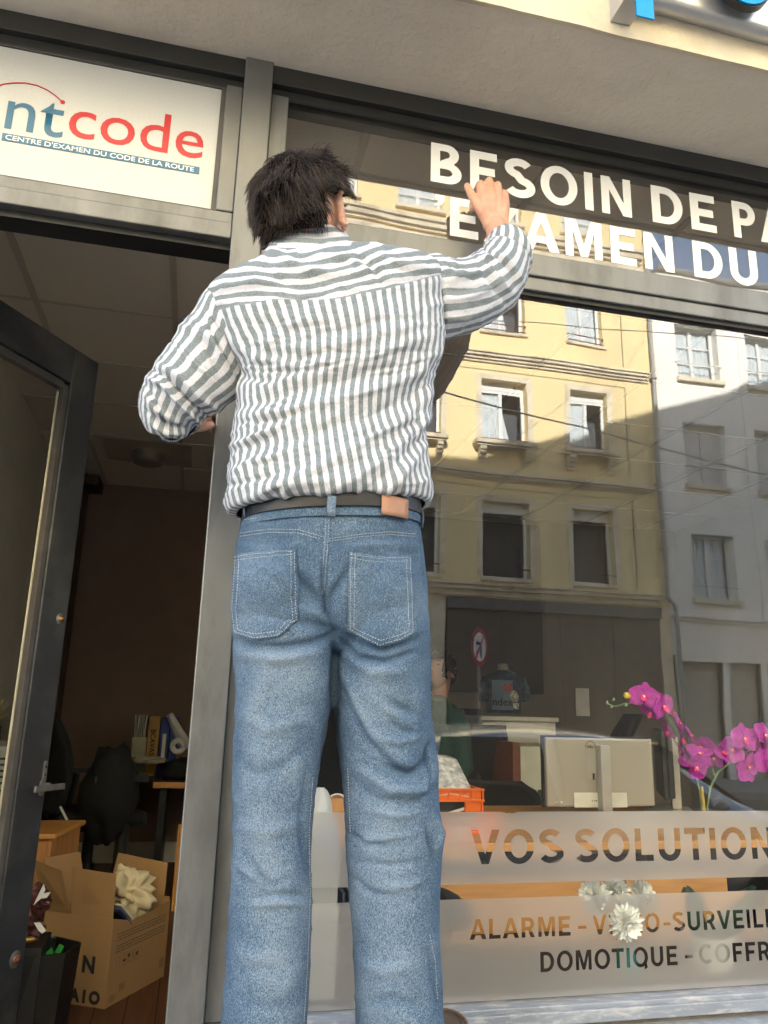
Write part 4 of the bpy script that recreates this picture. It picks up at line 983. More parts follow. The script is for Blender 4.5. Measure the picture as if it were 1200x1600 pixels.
def jpatch(x0_, x1_, z0_, z1_, m, nm, off=0):
    n_ = 12; vs = []
    for k in range(n_+1):
        x = x0_+(x1_-x0_)*k/n_; vs += [(x, jp(x, 0, off), z0_), (x, jp(x, 0, off), z1_)]
    MB().add(vs, [(2*k, 2*k+2, 2*k+3, 2*k+1) for k in range(n_)]).build(nm, m, mq, smooth=True)
jpatch(mx0-.15, mx0+.04, zn-.44, zn-.17, mat('pale_blue_panel', (.12, .18, .24), rough=.8), 'pale_panel')
def jdisc(cx, cz, rx, rz, m, nm, off):
    pts = [(cx+rx*(1+.25*noise.noise((cos(a_)*2, sin(a_)*2, cx*9)))*cos(a_), cz+rz*sin(a_)) for a_ in np.linspace(0, 2*pi, 25)[:-1]]
    vs = [(cx, jp(cx, 0, off), cz)]+[(x, jp(x, 0, off), z) for x, z in pts]
    MB().add(vs, [(0, 1+k, 1+(k+1) % 24) for k in range(24)]).build(nm, m, mq, smooth=True)
jdisc(mx0-.01, zn-.235, .052, .038, mat('salmon_print', (.30, .07, .06), rough=.8, var=.5, scale=40), 'red_print', .002)
jdisc(mx0+.055, zn-.315, .045, .055, mat('cream_print', (.38, .36, .28), rough=.8, var=.8, scale=45), 'cream_print', .003)
ftext('ndex', 'jersey_lettering', .10, wallmtx(mx0-.165, 3.45-.138, zn-.40), M['ink'], mq, offset=.001)
jpatch(mx0+.04, mx0+.105, zn-.43, zn-.375, mat('cream_print2', (.45, .44, .36), rough=.8, var=.9, scale=30), 'stripe_print', .002)
mq.scale = (.74, .74, .74); mq.location.z += .10

# ------- left part of the room
# shelf with binders
a = at(240, 1222, 3.3); 
dsk = thing('rear_desk', 'orange edged dark desk along the back wall carrying binders', 'desk', (-.1, 3.5, FZ))
zt__ = a[2]
MB().box(-.19, .44, 3.3, 4.25, zt__-.03, zt__).build('desk_top', mat('dark_desk_top', (.03, .025, .02), rough=.6), dsk)
MB().box(-.19, .44, 3.285, 3.2995, zt__-.032, zt__+.001).build('desk_edge', M['oak'], dsk)
MB().box(-.15, -.11, 3.35, 4.2, FZ, zt__-.031).build('desk_leg', M['plastic_black'], dsk)
MB().box(-.6, -.1905, 3.60, 4.25, zt__-.03, zt__-.001).build('desk_wing', mat('dark_desk_wing', (.04, .03, .025), rough=.6), dsk)
zb_ = zt__+.002
def binder(px0, px1, top, m, label, grp='binders on the rear desk', lab=None, y=3.66):
    a_, b_ = at(px0, 1180, y), at(px1, 1180, y); zt_ = at((px0+px1)/2, top, y)[2]
    t_ = thing('binder', label, 'binder', ((a_[0]+b_[0])/2, y, zb_), grp)
    MB().box(a_[0]+.002, b_[0]-.002, y, y+.25, zb_, zt_).build('spine', m, t_, bevel=.004)
    if lab: MB().box(a_[0]+.02, b_[0]-.02, y-.0016, y-.0002, zb_+(zt_-zb_)*lab[0], zb_+(zt_-zb_)*lab[1]).build('spine_label', M['paper'], t_)
    return t_
rk = thing('magazine_file', 'pale magazine file of loose papers left of the ochre binder', 'file', (at(215, 1180, 3.66)[0], 3.66, zb_))
a_, b_ = at(204, 1180, 3.66), at(227, 1180, 3.66)
MB().box(a_[0], b_[0], 3.66, 3.9, zb_, at(210, 1152, 3.66)[2]).build('file_box', mat('khaki_board', (.34, .33, .22), rough=.8), rk)
pp = MB()
for k_ in range(9): x = a_[0]+.004+(b_[0]-a_[0]-.01)*k_/9; pp.obox((x+.003, 3.74, at(210, 1136, 3.66)[2]), (.0012, 0, 0), (.004*random.uniform(-1, 1), .07, 0), (random.uniform(-.006, .006), 0, .075))
pp.build('loose_papers', M['paper'], rk)
bz = binder(227.5, 246, 1119, mat('ochre_board', (.42, .24, .06), rough=.6), 'ochre yellow binder with dark vertical lettering on its spine')
bx_ = (at(227, 1180, 3.66)[0]+at(246, 1180, 3.66)[0])/2
ftext('BCAVASC', 'spine_lettering', .045, Matrix.Translation((bx_-.016, 3.657, zb_+.29)) @ RX90 @ Matrix.Rotation(-pi/2, 4, 'Z'), M['ink'], bz, offset=.0008)
bl = mat('blue_board', (.02, .05, .22), rough=.5)
binder(246.5, 262, 1121, bl, 'blue binder with a white spine label', lab=(.2, .72))
binder(262.5, 275, 1121, bl, 'plain blue binder at the right end of the row')
q = at(284, 1130, 3.6)
for k_, (dx, tl) in enumerate(((-.02, .03), (.02, .05))):
    o = MB().tube([(q[0]+dx-tl*2, 3.62, q[2]+.05), (q[0]+dx+tl, 3.7, q[2]-.16)], .022, 12).build('paper_roll', M['paper'] if k_ else mat('grey_paper', (.4, .42, .45), rough=.8)); tag(o, ['grey rolled plan leaning beside the blue binders', 'white rolled plan leaning at the right end of the rear desk'][k_], 'paper roll')
o = MB().tube([(q[0]-.01+.035*cos(a_), 3.58, q[2]-.14+.035*sin(a_)) for a_ in np.linspace(0, 2*pi, 16)], .018, 8).build('tape_roll', M['paper'], smooth=True); tag(o, 'white tape roll in front of the paper rolls', 'tape')
o = MB(); 
def blob(c, r, seed, n=20, k=.35):
    vs = []; fs = []; m_ = n//2+1
    for i in range(m_+1):
        a_ = pi*i/m_
        for j in range(n):
            d_ = Vector((sin(a_)*cos(2*pi*j/n), sin(a_)*sin(2*pi*j/n), cos(a_))); f_ = 1+k*noise.noise(d_*1.6+Vector((seed, 0, 0)))+k*.6*noise.noise(d_*4+Vector((seed, 3, 0)))
            vs.append((c[0]+r[0]*d_.x*f_, c[1]+r[1]*d_.y*f_, c[2]+r[2]*d_.z*f_))
    for i in range(m_):
        for j in range(n): fs.append((i*n+j, (i+1)*n+j, (i+1)*n+(j+1)%n, i*n+(j+1)%n))
    return MB().add(vs, fs)
q = at(282, 1200, 3.5); o = blob((q[0], 3.5, q[2]-.01), (.14, .1, .07), 3).build('black_bag', M['fabric_black'], smooth=True); tag(o, 'slumped black bag on the rear desk below the binders', 'bag')
q = at(230, 1188, 3.45); o = blob((q[0], 3.5, q[2]), (.12, .08, .025), 9, k=.6).build('crumpled_paper', mat('crumpled_paper', (.42, .36, .26), rough=.9)); tag(o, 'crumpled brown wrapping paper on the left end of the rear desk', 'paper')
# rucksack / jacket on second chair
q = at(172, 1230, 2.75); o = blob((q[0], 2.8, q[2]-.03), (.14, .13, .24), 5, k=.25).build('black_coat', M['fabric_black'], smooth=True); tag(o, 'black coat heaped over a chair in front of the rear desk', 'coat')
q = at(188, 1260, 2.85); o = MB().tube([(q[0]+.02, 2.9, FZ), (q[0]+.02, 2.9, q[2])], .035, 14).tube([(q[0]+.02-.25, 2.9, FZ+.03), (q[0]+.27, 2.9, FZ+.03)], .02, 8).build('stand_post', M['steel_dark']); tag(o, 'dark metal stand under the heaped black coat', 'stand')
o = MB().tube([at(94, 1260, 2.6), at(112, 1296, 2.6)], .006, 8).build('umbrella_stick', M['paper']); tag(o, 'thin pale stick leaning by the black chair', 'stick')
# beech pedestal cabinet
a, b = at(108, 1278, 2.25), at(86, 1312, 1.95)
cbn = thing('pedestal_cabinet', 'orange beech pedestal cabinet behind the door edge', 'cabinet', (-.7, 2.1, FZ))
zc = b[2]
MB().poly([(-1.0, b[1], zc), (b[0]+.0, b[1], zc), (b[0]+.07, b[1]+.42, zc), (-1.0, b[1]+.42, zc)], (0, 0, .022)).build('cabinet_top', M['oak'], cbn, bevel=.006)
MB().poly([(-1.0, b[1]+.02, FZ), (b[0]-.015, b[1]+.02, FZ), (b[0]+.05, b[1]+.40, FZ), (-1.0, b[1]+.40, FZ)], (0, 0, zc-FZ-.001)).build('carcass', M['beech'], cbn)
MB().box(b[0]-.19, b[0]-.03, b[1]+.005, b[1]+.019, FZ+.08, FZ+.24).box(b[0]-.19, b[0]-.03, b[1]+.005, b[1]+.019, FZ+.25, zc-.01).build('drawer_front', M['beech'], cbn, bevel=.002)
# upright oak board leaning right edge
q = at(276, 1320, 2.9); o = MB().box(q[0], q[0]+.14, 2.9, 2.93, FZ, at(276, 1289, 2.9)[2]).build('oak_board', M['oak']); tag(o, 'orange board standing at the right edge of the doorway view', 'board')

# cardboard box
BX = Vector(atz(163, 1577, FZ)); BR_ = Vector(atz(256, 1525, FZ)); ux = (BR_-BX); LF = ux.length; ux.normalize(); uy = Vector((-ux.y, ux.x, 0)); LD = .30
z1 = at(174, 1436, BX.y)[2]; HB = z1-FZ
bxt = thing('cardboard_box', 'open brown cardboard box overflowing with papers on the shop floor', 'box', BX)
def bp_(u, v, z): q_ = BX+ux*u+uy*v; return (q_.x, q_.y, FZ+z)
th = .004
def panel(nm, pts, off, label=None):
    o = MB().poly(pts, off).build(nm, M['card'], bxt)
    return o
panel('side', [bp_(0, 0, 0), bp_(LF, 0, 0), bp_(LF, 0, HB-.012), bp_(LF*.62, 0, HB-.028), bp_(LF*.3, 0, HB-.03), bp_(0, 0, HB)], uy*th)
panel('side', [bp_(0, th, 0), bp_(0, LD, 0), bp_(0, LD, HB), bp_(0, th, HB)], ux*th)
panel('side', [bp_(LF, th, 0), bp_(LF, LD, 0), bp_(LF, LD, HB), bp_(LF, th, HB)], -ux*th)
panel('side', [bp_(0, LD, 0), bp_(LF, LD, 0), bp_(LF, LD, HB), bp_(0, LD, HB)], uy*th)
panel('flap', [bp_(-.0, .004, HB+.0005), bp_(-.0, LD*.62, HB+.0005), bp_(-.025, LD*.62, HB+.165), bp_(-.012, .0, HB+.155)], ux*th*.8)
panel('flap', [bp_(-.00, LD*.64, HB+.0005), bp_(0, LD*1.0, HB+.0005), bp_(-.11, LD*1.0, HB+.20), bp_(-.07, LD*.66, HB+.16)], ux*th*.8)
panel('flap', [bp_(.0, LD+.002, HB+.0005), bp_(LF*.62, LD+.002, HB+.0005), bp_(LF*.60, LD+.05, HB+.17), bp_(.02, LD+.05, HB+.18)], uy*th*.8)
panel('flap', [bp_(LF-.002, .03, HB+.0005), bp_(LF-.002, LD, HB+.0005), bp_(LF+.04, LD+.0, HB+.14), bp_(LF+.035, .05, HB+.12)], ux*th*.8)
panel('bottom', [bp_(.005, .005, .003), bp_(LF-.005, .005, .003), bp_(LF-.005, LD-.005, .003), bp_(.005, LD-.005, .003)], Vector((0, 0, .003)))
pr_ = MB()
def deco(u0, u1, z0_, z1_): pr_.poly([bp_(u0, -.0006, z0_), bp_(u1, -.0006, z0_), bp_(u1, -.0006, z1_), bp_(u0, -.0006, z1_)])
rr = random.Random(2)
for r0 in (.172, .182, .192, .212, .222, .232):     # tiny print lines
    u = .035
    while u < LF-.03:
        wv_ = rr.uniform(.008, .028); deco(u, min(u+wv_, LF-.025), r0, r0+.0045); u += wv_+.003
for u, kf in ((.045, 1), (.085, 0), (.112, 2), (.138, 3), (.164, 4), (.187, 3)):       # handling symbols: thin framed squares
    s_ = .02
    if u+s_ > LF-.01: break
    z0_ = .118
    deco(u, u+s_, z0_, z0_+.0012); deco(u, u+s_, z0_+.036, z0_+.0372); deco(u, u+.0012, z0_+.0013, z0_+.0359); deco(u+s_-.0012, u+s_, z0_+.0013, z0_+.0359)
for k_ in range(9): deco(LF-.045+k_*.0038, LF-.043+k_*.0038, .04, .075)
for k_ in range(5): deco(.02, .05+.01*(k_ % 3), .012+k_*.005, .0145+k_*.005); deco(.075, .115-.006*(k_ % 2), .035+k_*.005, .0375+k_*.005)
pr_.build('printed_text', M['cardprint'], bxt)
ic = MB()
def tri(pts): ic.poly([bp_(u_, -.0007, z_) for u_, z_ in pts])
tri([(.115, .150), (.129, .150), (.127, .140), (.1225, .136), (.1225, .126), (.127, .124), (.117, .124), (.1215, .126), (.1215, .136), (.117, .140)])
for u0 in (.143, .151): tri([(u0, .125), (u0+.0016, .125), (u0+.0016, .146), (u0+.003, .146), (u0+.0008, .152), (u0-.0014, .146), (u0, .146)])
tri([(.088, .130), (.102, .130), (.102, .138), (.088, .138)]); tri([(.167, .130), (.180, .134), (.181, .146), (.168, .143)])
ic.build('handling_symbol', M['ink'], bxt)
mt = Matrix.Translation(bp_(-.0008, .115, .11)) @ Matrix(((-uy.x, 0, -ux.x, 0), (-uy.y, 0, -ux.y, 0), (0, 1, 0, 0), (0, 0, 0, 1)))
ftext('N', 'box_lettering', .075, mt, M['ink'], bxt, offset=.003)
mt = Matrix.Translation(bp_(-.0008, .150, .012)) @ Matrix(((-uy.x, 0, -ux.x, 0), (-uy.y, 0, -ux.y, 0), (0, 1, 0, 0), (0, 0, 0, 1)))
ftext('A I O', 'box_lettering', .055, mt, M['ink'], bxt, offset=.003)
# contents
c_ = BX+ux*LF*.55+uy*.13; o = blob((c_.x+.022, c_.y, FZ+HB+.035), (.095, .09, .082), 21, 54, .75).build('canvas_bag', M['canvas']); tag(o, 'crumpled cream canvas bag on top inside the cardboard box', 'bag')
for q_ in o.data.polygons: q_.use_smooth = True
o = MB().obox((c_.x+.03, c_.y-.01, FZ+HB+.085), (.012, 0, .0), (0, .004, 0), (.012, 0, .045)).build('canvas_strap', M['canvas'], None, bevel=.002); tag(o, 'flat cream strap sticking up out of the cardboard box', 'strap')
for k_, (u, v, z, cm, nm, lb_, ct) in enumerate([(.078, .05, HB-.012, bl, 'book', 'blue booklet leaning at the front corner of the cardboard box', 'booklet'), (.085, .05, HB+.004, M['paper'], 'leaflet', 'white leaflet leaning at the front of the cardboard box', 'leaflet'), (.045, .12, HB+.05, mat('dark_red_cover', (.25, .01, .01), rough=.5), 'folder', 'dark red folder behind the cream canvas bag in the box', 'folder'), (LF-.03, .13, HB+.02, mat('yellow_cover', (.45, .38, .05), rough=.5), 'folder', 'yellow folder at the right end inside the box', 'folder')]):
    q_ = BX+ux*u+uy*v; o = MB().obox((q_.x, q_.y, FZ+z), ux*.045+Vector((0, 0, -.035)), uy*.05, Vector((.0018, 0, .0022))).build(nm, cm); tag(o, lb_, ct)
MGL = ['black magazine at the top of the slanting pile in the cardboard box', 'white magazine second in the slanting pile in the cardboard box', 'blue magazine in the middle of the slanting pile in the cardboard box', 'violet magazine fourth in the slanting pile in the cardboard box', 'black magazine at the bottom of the slanting pile in the cardboard box']
for k_ in range(5):
    q_ = BX+ux*(.075+.012*k_)+uy*(.05+.012*k_); o = MB().obox((q_.x, q_.y, FZ+HB-.015), ux*.04+Vector((0, 0, -.03)), uy*.04, Vector((.001, 0, .001))).build('magazine', [M['ink'], M['paper'], bl, mat('violet_cover', (.12, .06, .10), rough=.4), M['ink']][k_]); tag(o, MGL[k_], 'magazine', 'magazines slanting in the cardboard box')
# black waste bin
bt = at(62, 1500, 1.18); q = Vector((-.41, 1.16, FZ))
bn = thing('waste_bin', 'black waste bin beside the cardboard box with green litter inside', 'bin', q)
ztop = at(128, 1478, 1.16)[2]
pr = [(.105, FZ), (.125, ztop), (.129, ztop+.004), (.121, ztop+.004), (.10, FZ+.01), (.0, FZ+.01)]
vs = []; n_ = 6
for r_, z_ in pr:
    for k_ in range(n_): a_ = 2*pi*(k_+.25)/n_; vs.append((q.x+r_*cos(a_), q.y+r_*sin(a_)*.9, z_))
MB().add(vs, [(i*n_+k_, i*n_+(k_+1)%n_, (i+1)*n_+(k_+1)%n_, (i+1)*n_+k_) for i in range(5) for k_ in range(n_)]).build('bin_shell', mat('bin_liner_black', (.012, .012, .012), rough=.35, var=.4, scale=20, bump=.003, bscale=14), bn, bevel=.004)
o = MB().obox((q.x+.03, q.y+.01, ztop-.02), (.008, 0, .008), (0, .002, 0), (-.004, 0, .010)).obox((q.x+.055, q.y+.03, ztop-.015), (.006, 0, .012), (0, .002, 0), (-.008, 0, .004)).build('green_wrapper', mat('green_foil', (.04, .30, .05), rough=.3)); tag(o, 'bright green wrapper lying in the black bin', 'wrapper')
# brown gift hamper with white bows
q = at(66, 1425, 1.12); 
hm = thing('chocolate_bundle', 'brown foil wrapped bundle with white ribbons half hidden by the door', 'gift bundle', (q[0], 1.12, .6))
FO = mat('brown_foil', (.12, .045, .035), rough=.3, metal=.4, var=.4, scale=20)
blob((q[0]-.03, 1.14, q[2]+.025), (.05, .04, .045), 31, 24, .5).build('foil_wrap', FO, hm)
blob((q[0]-.045, 1.13, q[2]-.045), (.05, .04, .03), 33, 24, .5).build('foil_wrap', FO, hm)
def rib(pts, w_): 
    MB().poly([at(px, py, 1.07) for px, py in pts], (0, .003, 0)).build('white_ribbon', M['paper'], hm)
rib([(52, 1415), (60, 1398), (68, 1381), (71, 1390), (68, 1396), (79, 1394), (73, 1403), (64, 1404)], 0)
rib([(53, 1442), (62, 1441), (72, 1454), (66, 1459), (60, 1454)], 0)
o = MB().ball((q[0]-.03, 1.12, q[2]-.075), (.03, .02, .012), 14).build('gold_base', mat('gold_foil', (.3, .18, .05), rough=.3, metal=.6), hm)
MB().box(q[0]-.12, q[0]+.02, 1.06, 1.24, FZ, q[2]-.088).build('stand_box', M['plastic_black'], hm)
# grey machine and vase seen through the door glass
q = at(5, 1220, 1.6); pt = thing('printer', 'grey office printer seen through the door glass', 'printer', (q[0]-.1, 1.7, FZ))
zp = at(5, 1165, 1.6)[2]
MB().box(-.98, q[0]+.02, 1.6, 2.0, zp-.16, zp).build('printer_body', mat('grey_plastic', (.3, .3, .27), rough=.5), pt, bevel=.008)
pv = MB()
for k_ in range(5): pv.box(-.96, q[0]-.0, 1.597, 1.5995, zp-.14+k_*.022, zp-.132+k_*.022)
pv.build('vent', M['plastic_black'], pt); MB().box(-.98, q[0]+.0, 1.62, 1.98, FZ, zp-.161).build('printer_stand', M['plastic_black'], pt)
q = at(1, 1110, 1.75); vt = thing('dried_plant', 'small dried straw plant in a dark pot on the printer', 'plant', (q[0], 1.75, zp))
MB().lathe((q[0]-.02, 1.75, zp+.001), [(.0, 0), (.028, 0), (.034, .02), (.03, .06), (.034, .065), (.028, .062)], 20).build('pot', M['plastic_black'], vt, smooth=True)
sm = MB()
for k_ in range(70):
    a_ = random.uniform(0, 6.28); r_ = random.uniform(.01, .05); h_ = random.uniform(.05, .12)
    sm.tube([(q[0]-.02, 1.75, zp+.06), (q[0]-.02+r_*.5*cos(a_), 1.75+r_*.5*sin(a_), zp+.06+h_*.7), (q[0]-.02+r_*cos(a_), 1.75+r_*sin(a_), zp+.06+h_)], [.0012, .001, .0006], 4)
sm.build('dried_straw', mat('straw', (.35, .27, .13), rough=.8), vt)

# ------- orchid
PET = bpy.data.materials.new('magenta_petal'); PET.use_nodes = True
def petal_mat(name, c1, c2):
    m, t, b = nodes(name); tc = t.nodes.new('ShaderNodeTexCoord'); nz = t.nodes.new('ShaderNodeTexNoise'); nz.inputs['Scale'].default_value = 60; nz.inputs['Detail'].default_value = 4
    L(t, tc.outputs['Object'], nz.inputs[0]); L(t, ramp(t, nz.outputs[0], [(.3, c1), (.7, c2)]), b.inputs['Base Color']); b.inputs['Roughness'].default_value = .6
    b.inputs['Subsurface Weight'].default_value = .0; return m
PET = petal_mat('magenta_petal', (.26, .006, .19), (.42, .022, .31)); LIP = petal_mat('crimson_lip', (.75, .01, .14), (.85, .06, .2)); WHT = mat('orchid_centre', (.7, .5, .4))
STM = mat('orchid_stem', (.13, .20, .08), rough=.5, var=.3, scale=60); GRN = mat('dark_green_leaf', (.02, .06, .025), rough=.4, var=.2)
OY = .13
orc = thing('orchid', 'magenta artificial orchid with two arching stems in a white pot', 'orchid', (1.27, OY, .80))
def spine(pts, y, jit=0): return [at(px, py, y+j) for px, py, j in pts]
s1 = spine([(1101, 1300, 0), (1098, 1268, 0), (1092, 1230, 0), (1084, 1200, .0), (1070, 1165, 0), (1052, 1130, 0), (1034, 1108, 0), (1018, 1098, 0), (998, 1096, 0), (980, 1099, 0), (962, 1104, 0), (948, 1099, 0)], OY)
MB().tube(s1, [.0030]*4+[.0028]*3+[.002]*5, 8).build('stem', STM, orc, smooth=True)
s2 = spine([(1104, 1300, 0), (1105, 1262, 0), (1110, 1230, 0), (1122, 1206, 0), (1142, 1190, 0), (1165, 1176, 0), (1190, 1160, 0), (1225, 1150, 0)], OY+.01)
MB().tube(s2, .0030, 8).build('stem', STM, orc, smooth=True)
MB().tube(spine([(1116, 1212, 0), (1113, 1200, 0), (1114, 1192, 0)], OY+.01), .002, 6).build('stem', STM, orc)
MB().tube(spine([(1101, 1271, 0), (1096, 1229, 0)], OY-.008), [.0045, .0038], 10).build('gold_stake', mat('gold_stake', (.55, .36, .08), rough=.35, metal=.4), orc)
bd = MB(); 
for px, py, r_ in ((978, 1101, .0042), (959, 1093, .0036), (949, 1097, .003), (956, 1105, .0028)): bd.ball(at(px, py, OY), (r_, r_, r_*1.2), 10)
bd.build('bud', mat('green_bud', (.25, .35, .18), rough=.5), orc, smooth=True)
MB().ball(at(980, 1087, OY-.01), (.0105, .009, .0085), 14, rot=Matrix.Rotation(.5, 3, 'Y')).build('bud', mat('yellow_red_bud', (.45, .34, .04), rough=.5, var=.5, scale=40, dirt=(.35, .06, .02), dscale=60), orc, smooth=True)
def petal(mb, c, ax, up, nr_, ln, wd, cup=.25, mi=0):
    n1, n2 = 7, 6; vs = []
    for i in range(n1+1):
        u = i/n1; w_ = wd*sin(pi*min(1, .12+.80*u**.85))
        for j in range(n2+1):
            v = j/n2*2-1; p_ = Vector(c)+ax*(ln*u)+up*(w_*v)+nr_*(cup*ln*(u*u*.5-.3*u+.25*v*v*w_/wd)+.02*ln*sin(v*7+u*3)); vs.append(p_)
    mb.add(vs, [(i*(n2+1)+j, i*(n2+1)+j+1, (i+1)*(n2+1)+j+1, (i+1)*(n2+1)+j) for i in range(n1) for j in range(n2)], mi)
def flower(px, py, y, sc, face, roll):
    sc *= 1.28; c = at(px, py, y); nf = Vector(face).normalized(); e1 = nf.cross(Vector((0, 0, 1))).normalized(); e2 = e1.cross(nf)
    mb = MB()
    for k_, (an, ln, wd) in enumerate([(90, .030, .0125), (210, .030, .012), (330, .030, .012), (168, .031, .019), (12, .031, .019)]):
        a_ = R(an+roll); ax = e1*cos(a_)+e2*sin(a_); up = -e1*sin(a_)+e2*cos(a_); petal(mb, Vector(c)+nf*(.001*k_), ax, up, nf, ln*sc, wd*sc, .22)
    o = mb.build('blossom', PET, orc, smooth=True)
    lp = MB(); a_ = R(270+roll); ax = (e1*cos(a_)+e2*sin(a_)); up = -e1*sin(a_)+e2*cos(a_)
    petal(lp, Vector(c)+nf*.003, (ax*.5+nf*.6).normalized(), up, nf, .015*sc, .006*sc, .3)
    for s_ in (-1, 1): petal(lp, Vector(c)+nf*.003, (up*s_*.6+nf*.7).normalized(), ax, nf, .009*sc, .004*sc, .3)
    lp.build('lip', LIP, o, smooth=True)
    MB().ball(Vector(c)+nf*.006*sc, .0028*sc, 8).build('column', WHT, o, smooth=True)
for a_ in [(1022, 1098, OY+.004, .85, (-.2, -.8, .4), 70), (1046, 1118, OY+.006, .85, (.5, -.4, .5), 100), (1076, 1150, OY+.008, .9, (.6, -.5, .3), 10), (1080, 1192, OY+.010, .85, (-.5, -.6, .2), 35), (1112, 1186, OY+.004, .9, (.1, -.8, .3), 5), (1096, 1172, OY+.016, .9, (-.4, -.4, .7), 50), (1144, 1172, OY+.004, .9, (-.4, -.8, .2), 60), (1182, 1160, OY+.006, 1, (.2, -.8, .5), 95), (1006, 1089, OY-.018, 1.0, (-.5, -1, .1), 10), (1034, 1104, OY-.022, 1.0, (.3, -1, -.1), -20), (1018, 1112, OY+.01, .8, (-.6, -.2, -.6), 40),
           (1058, 1132, OY-.006, .95, (.6, -.6, .2), 30), (1047, 1143, OY+.014, .85, (-.8, .2, -.3), 0), (1062, 1155, OY-.015, .95, (.7, -.5, -.2), 60), (1068, 1170, OY+.012, .9, (-.5, .3, -.6), 20),
           (1090, 1180, OY-.01, 1.0, (.2, -.7, .6), 15), (1102, 1168, OY+.01, .9, (.5, .2, .5), 50), (1088, 1198, OY-.015, .85, (-.3, -1, -.4), 80), (1127, 1180, OY-.005, 1.0, (.3, -.6, .7), -25),
           (1160, 1155, OY-.02, 1.1, (.1, -1, .15), 5), (1192, 1150, OY-.01, 1.05, (.3, -1, .3), 25), (1166, 1198, OY-.015, 1.1, (.2, -1, -.1), 150), (1200, 1192, OY-.02, 1.15, (-.1, -1, 0), 10), (1178, 1175, OY+.01, 1, (-.2, -.4, .5), 70)]:
    flower(*a_)
for (pts, w_) in [([(1104, 1470, 0), (1090, 1440, -.01), (1078, 1405, -.03), (1074, 1386, -.05)], .030), ([(1108, 1470, 0), (1128, 1448, -.01), (1160, 1418, -.03), (1182, 1386, -.04)], .032), ([(1106, 1472, .02), (1120, 1455, .05), (1145, 1440, .07)], .03), ([(1104, 1472, .02), (1092, 1455, .05), (1070, 1450, .07)], .03)]:
    P_ = [Vector(at(px, py, OY+j)) for px, py, j in pts]; n1 = 10; mb = MB(); vs = []
    for i in range(n1+1):
        u = i/n1; k_ = min(int(u*(len(P_)-1)), len(P_)-2); f_ = u*(len(P_)-1)-k_; c_ = P_[k_].lerp(P_[k_+1], f_); dr = (P_[k_+1]-P_[k_]).normalized(); sdv = dr.cross(Vector((0, 1, 0))).normalized(); ww = w_*sin(pi*(.12+.86*u))**.7
        for v in (-1, -.5, 0, .5, 1): vs.append(c_+sdv*ww*v+Vector((0, .012*v*v, 0)))
    mb.add(vs, [(i*5+j, i*5+j+1, (i+1)*5+j+1, (i+1)*5+j) for i in range(n1) for j in range(4)]); mb.build('leaf', GRN, orc, smooth=True, solid=.001)
q = at(1092, 1500, OY)
MB().lathe((at(1105, 1500, OY)[0], OY, .801), [(0, 0), (.040, 0), (.052, .03), (.056, .075), (.058, .082), (.052, .082), (.05, .06)], 28).build('pot', mat('white_glazed_pot', (.75, .74, .70), rough=.25), orc, smooth=True)
# chrysanthemums in a teal vase
q = at(972, 1470, .10); CHR = thing('chrysanthemum_vase', 'white chrysanthemums in a small teal vase pressed against the window glass', 'vase', (q[0], .08, .80))
WP = mat('white_petals', (.80, .80, .74), rough=.6, var=.03)
MB().lathe((q[0]+.0, .085, .801), [(0, 0), (.020, 0), (.026, .02), (.022, .055), (.012, .075), (.015, .085)], 24).build('vase_body', mat('teal_glass_vase', (.03, .22, .26), rough=.2), CHR, smooth=True)
def mum(px, py, y, rad, face):
    c = Vector(at(px, py, y)); nf = Vector(face).normalized(); e1 = nf.orthogonal().normalized(); e2 = nf.cross(e1); mb = MB()
    for ring_, (n_, tilt, ln) in enumerate([(20, -12, 1.0), (20, 8, .98), (18, 26, .9), (14, 46, .75), (10, 66, .55)]):
        for k_ in range(n_):
            a_ = 2*pi*(k_+.5*(ring_ % 2))/n_+random.uniform(-.06, .06); rd = e1*cos(a_)+e2*sin(a_); tl = R(tilt+random.uniform(-9, 9)); ax = (rd*cos(tl)+nf*sin(tl)).normalized(); sdv = nf.cross(rd).normalized(); up = sdv; nn_ = ax.cross(sdv).normalized()
            petal(mb, c+nf*(.002*ring_), ax, up, nn_, rad*ln*random.uniform(.88, 1.08), rad*.20, .35)
    mb.build('flower_head', WP, CHR, smooth=True)
mum(976, 1440, .0085, .042, (.03, -.95, -.3)); mum(930, 1402, .045, .040, (-.6, -.5, .5)); mum(1002, 1402, .045, .040, (.5, -.5, .6)); mum(962, 1394, .06, .036, (0, -.6, .8)); mum(975, 1416, .04, .034, (0, -.8, .3))
lf_ = MB()
for px, py, dx in ((955, 1412, -.02), (990, 1420, .02), (968, 1400, .01), (950, 1430, -.03)):
    c = Vector(at(px, py, .10)); petal(lf_, c, Vector((dx, 0, .045)).normalized(), Vector((.9, .1, 0)).normalized(), Vector((0, -1, 0)), .045, .016, .2)
lf_.build('leaf', GRN, CHR, smooth=True)
MB().tube([(q[0], .085, .86), at(975, 1430, .085)], .003, 6).tube([(q[0], .085, .86), at(945, 1420, .09)], .003, 6).tube([(q[0], .085, .86), at(998, 1420, .09)], .003, 6).build('stem', GRN, CHR)
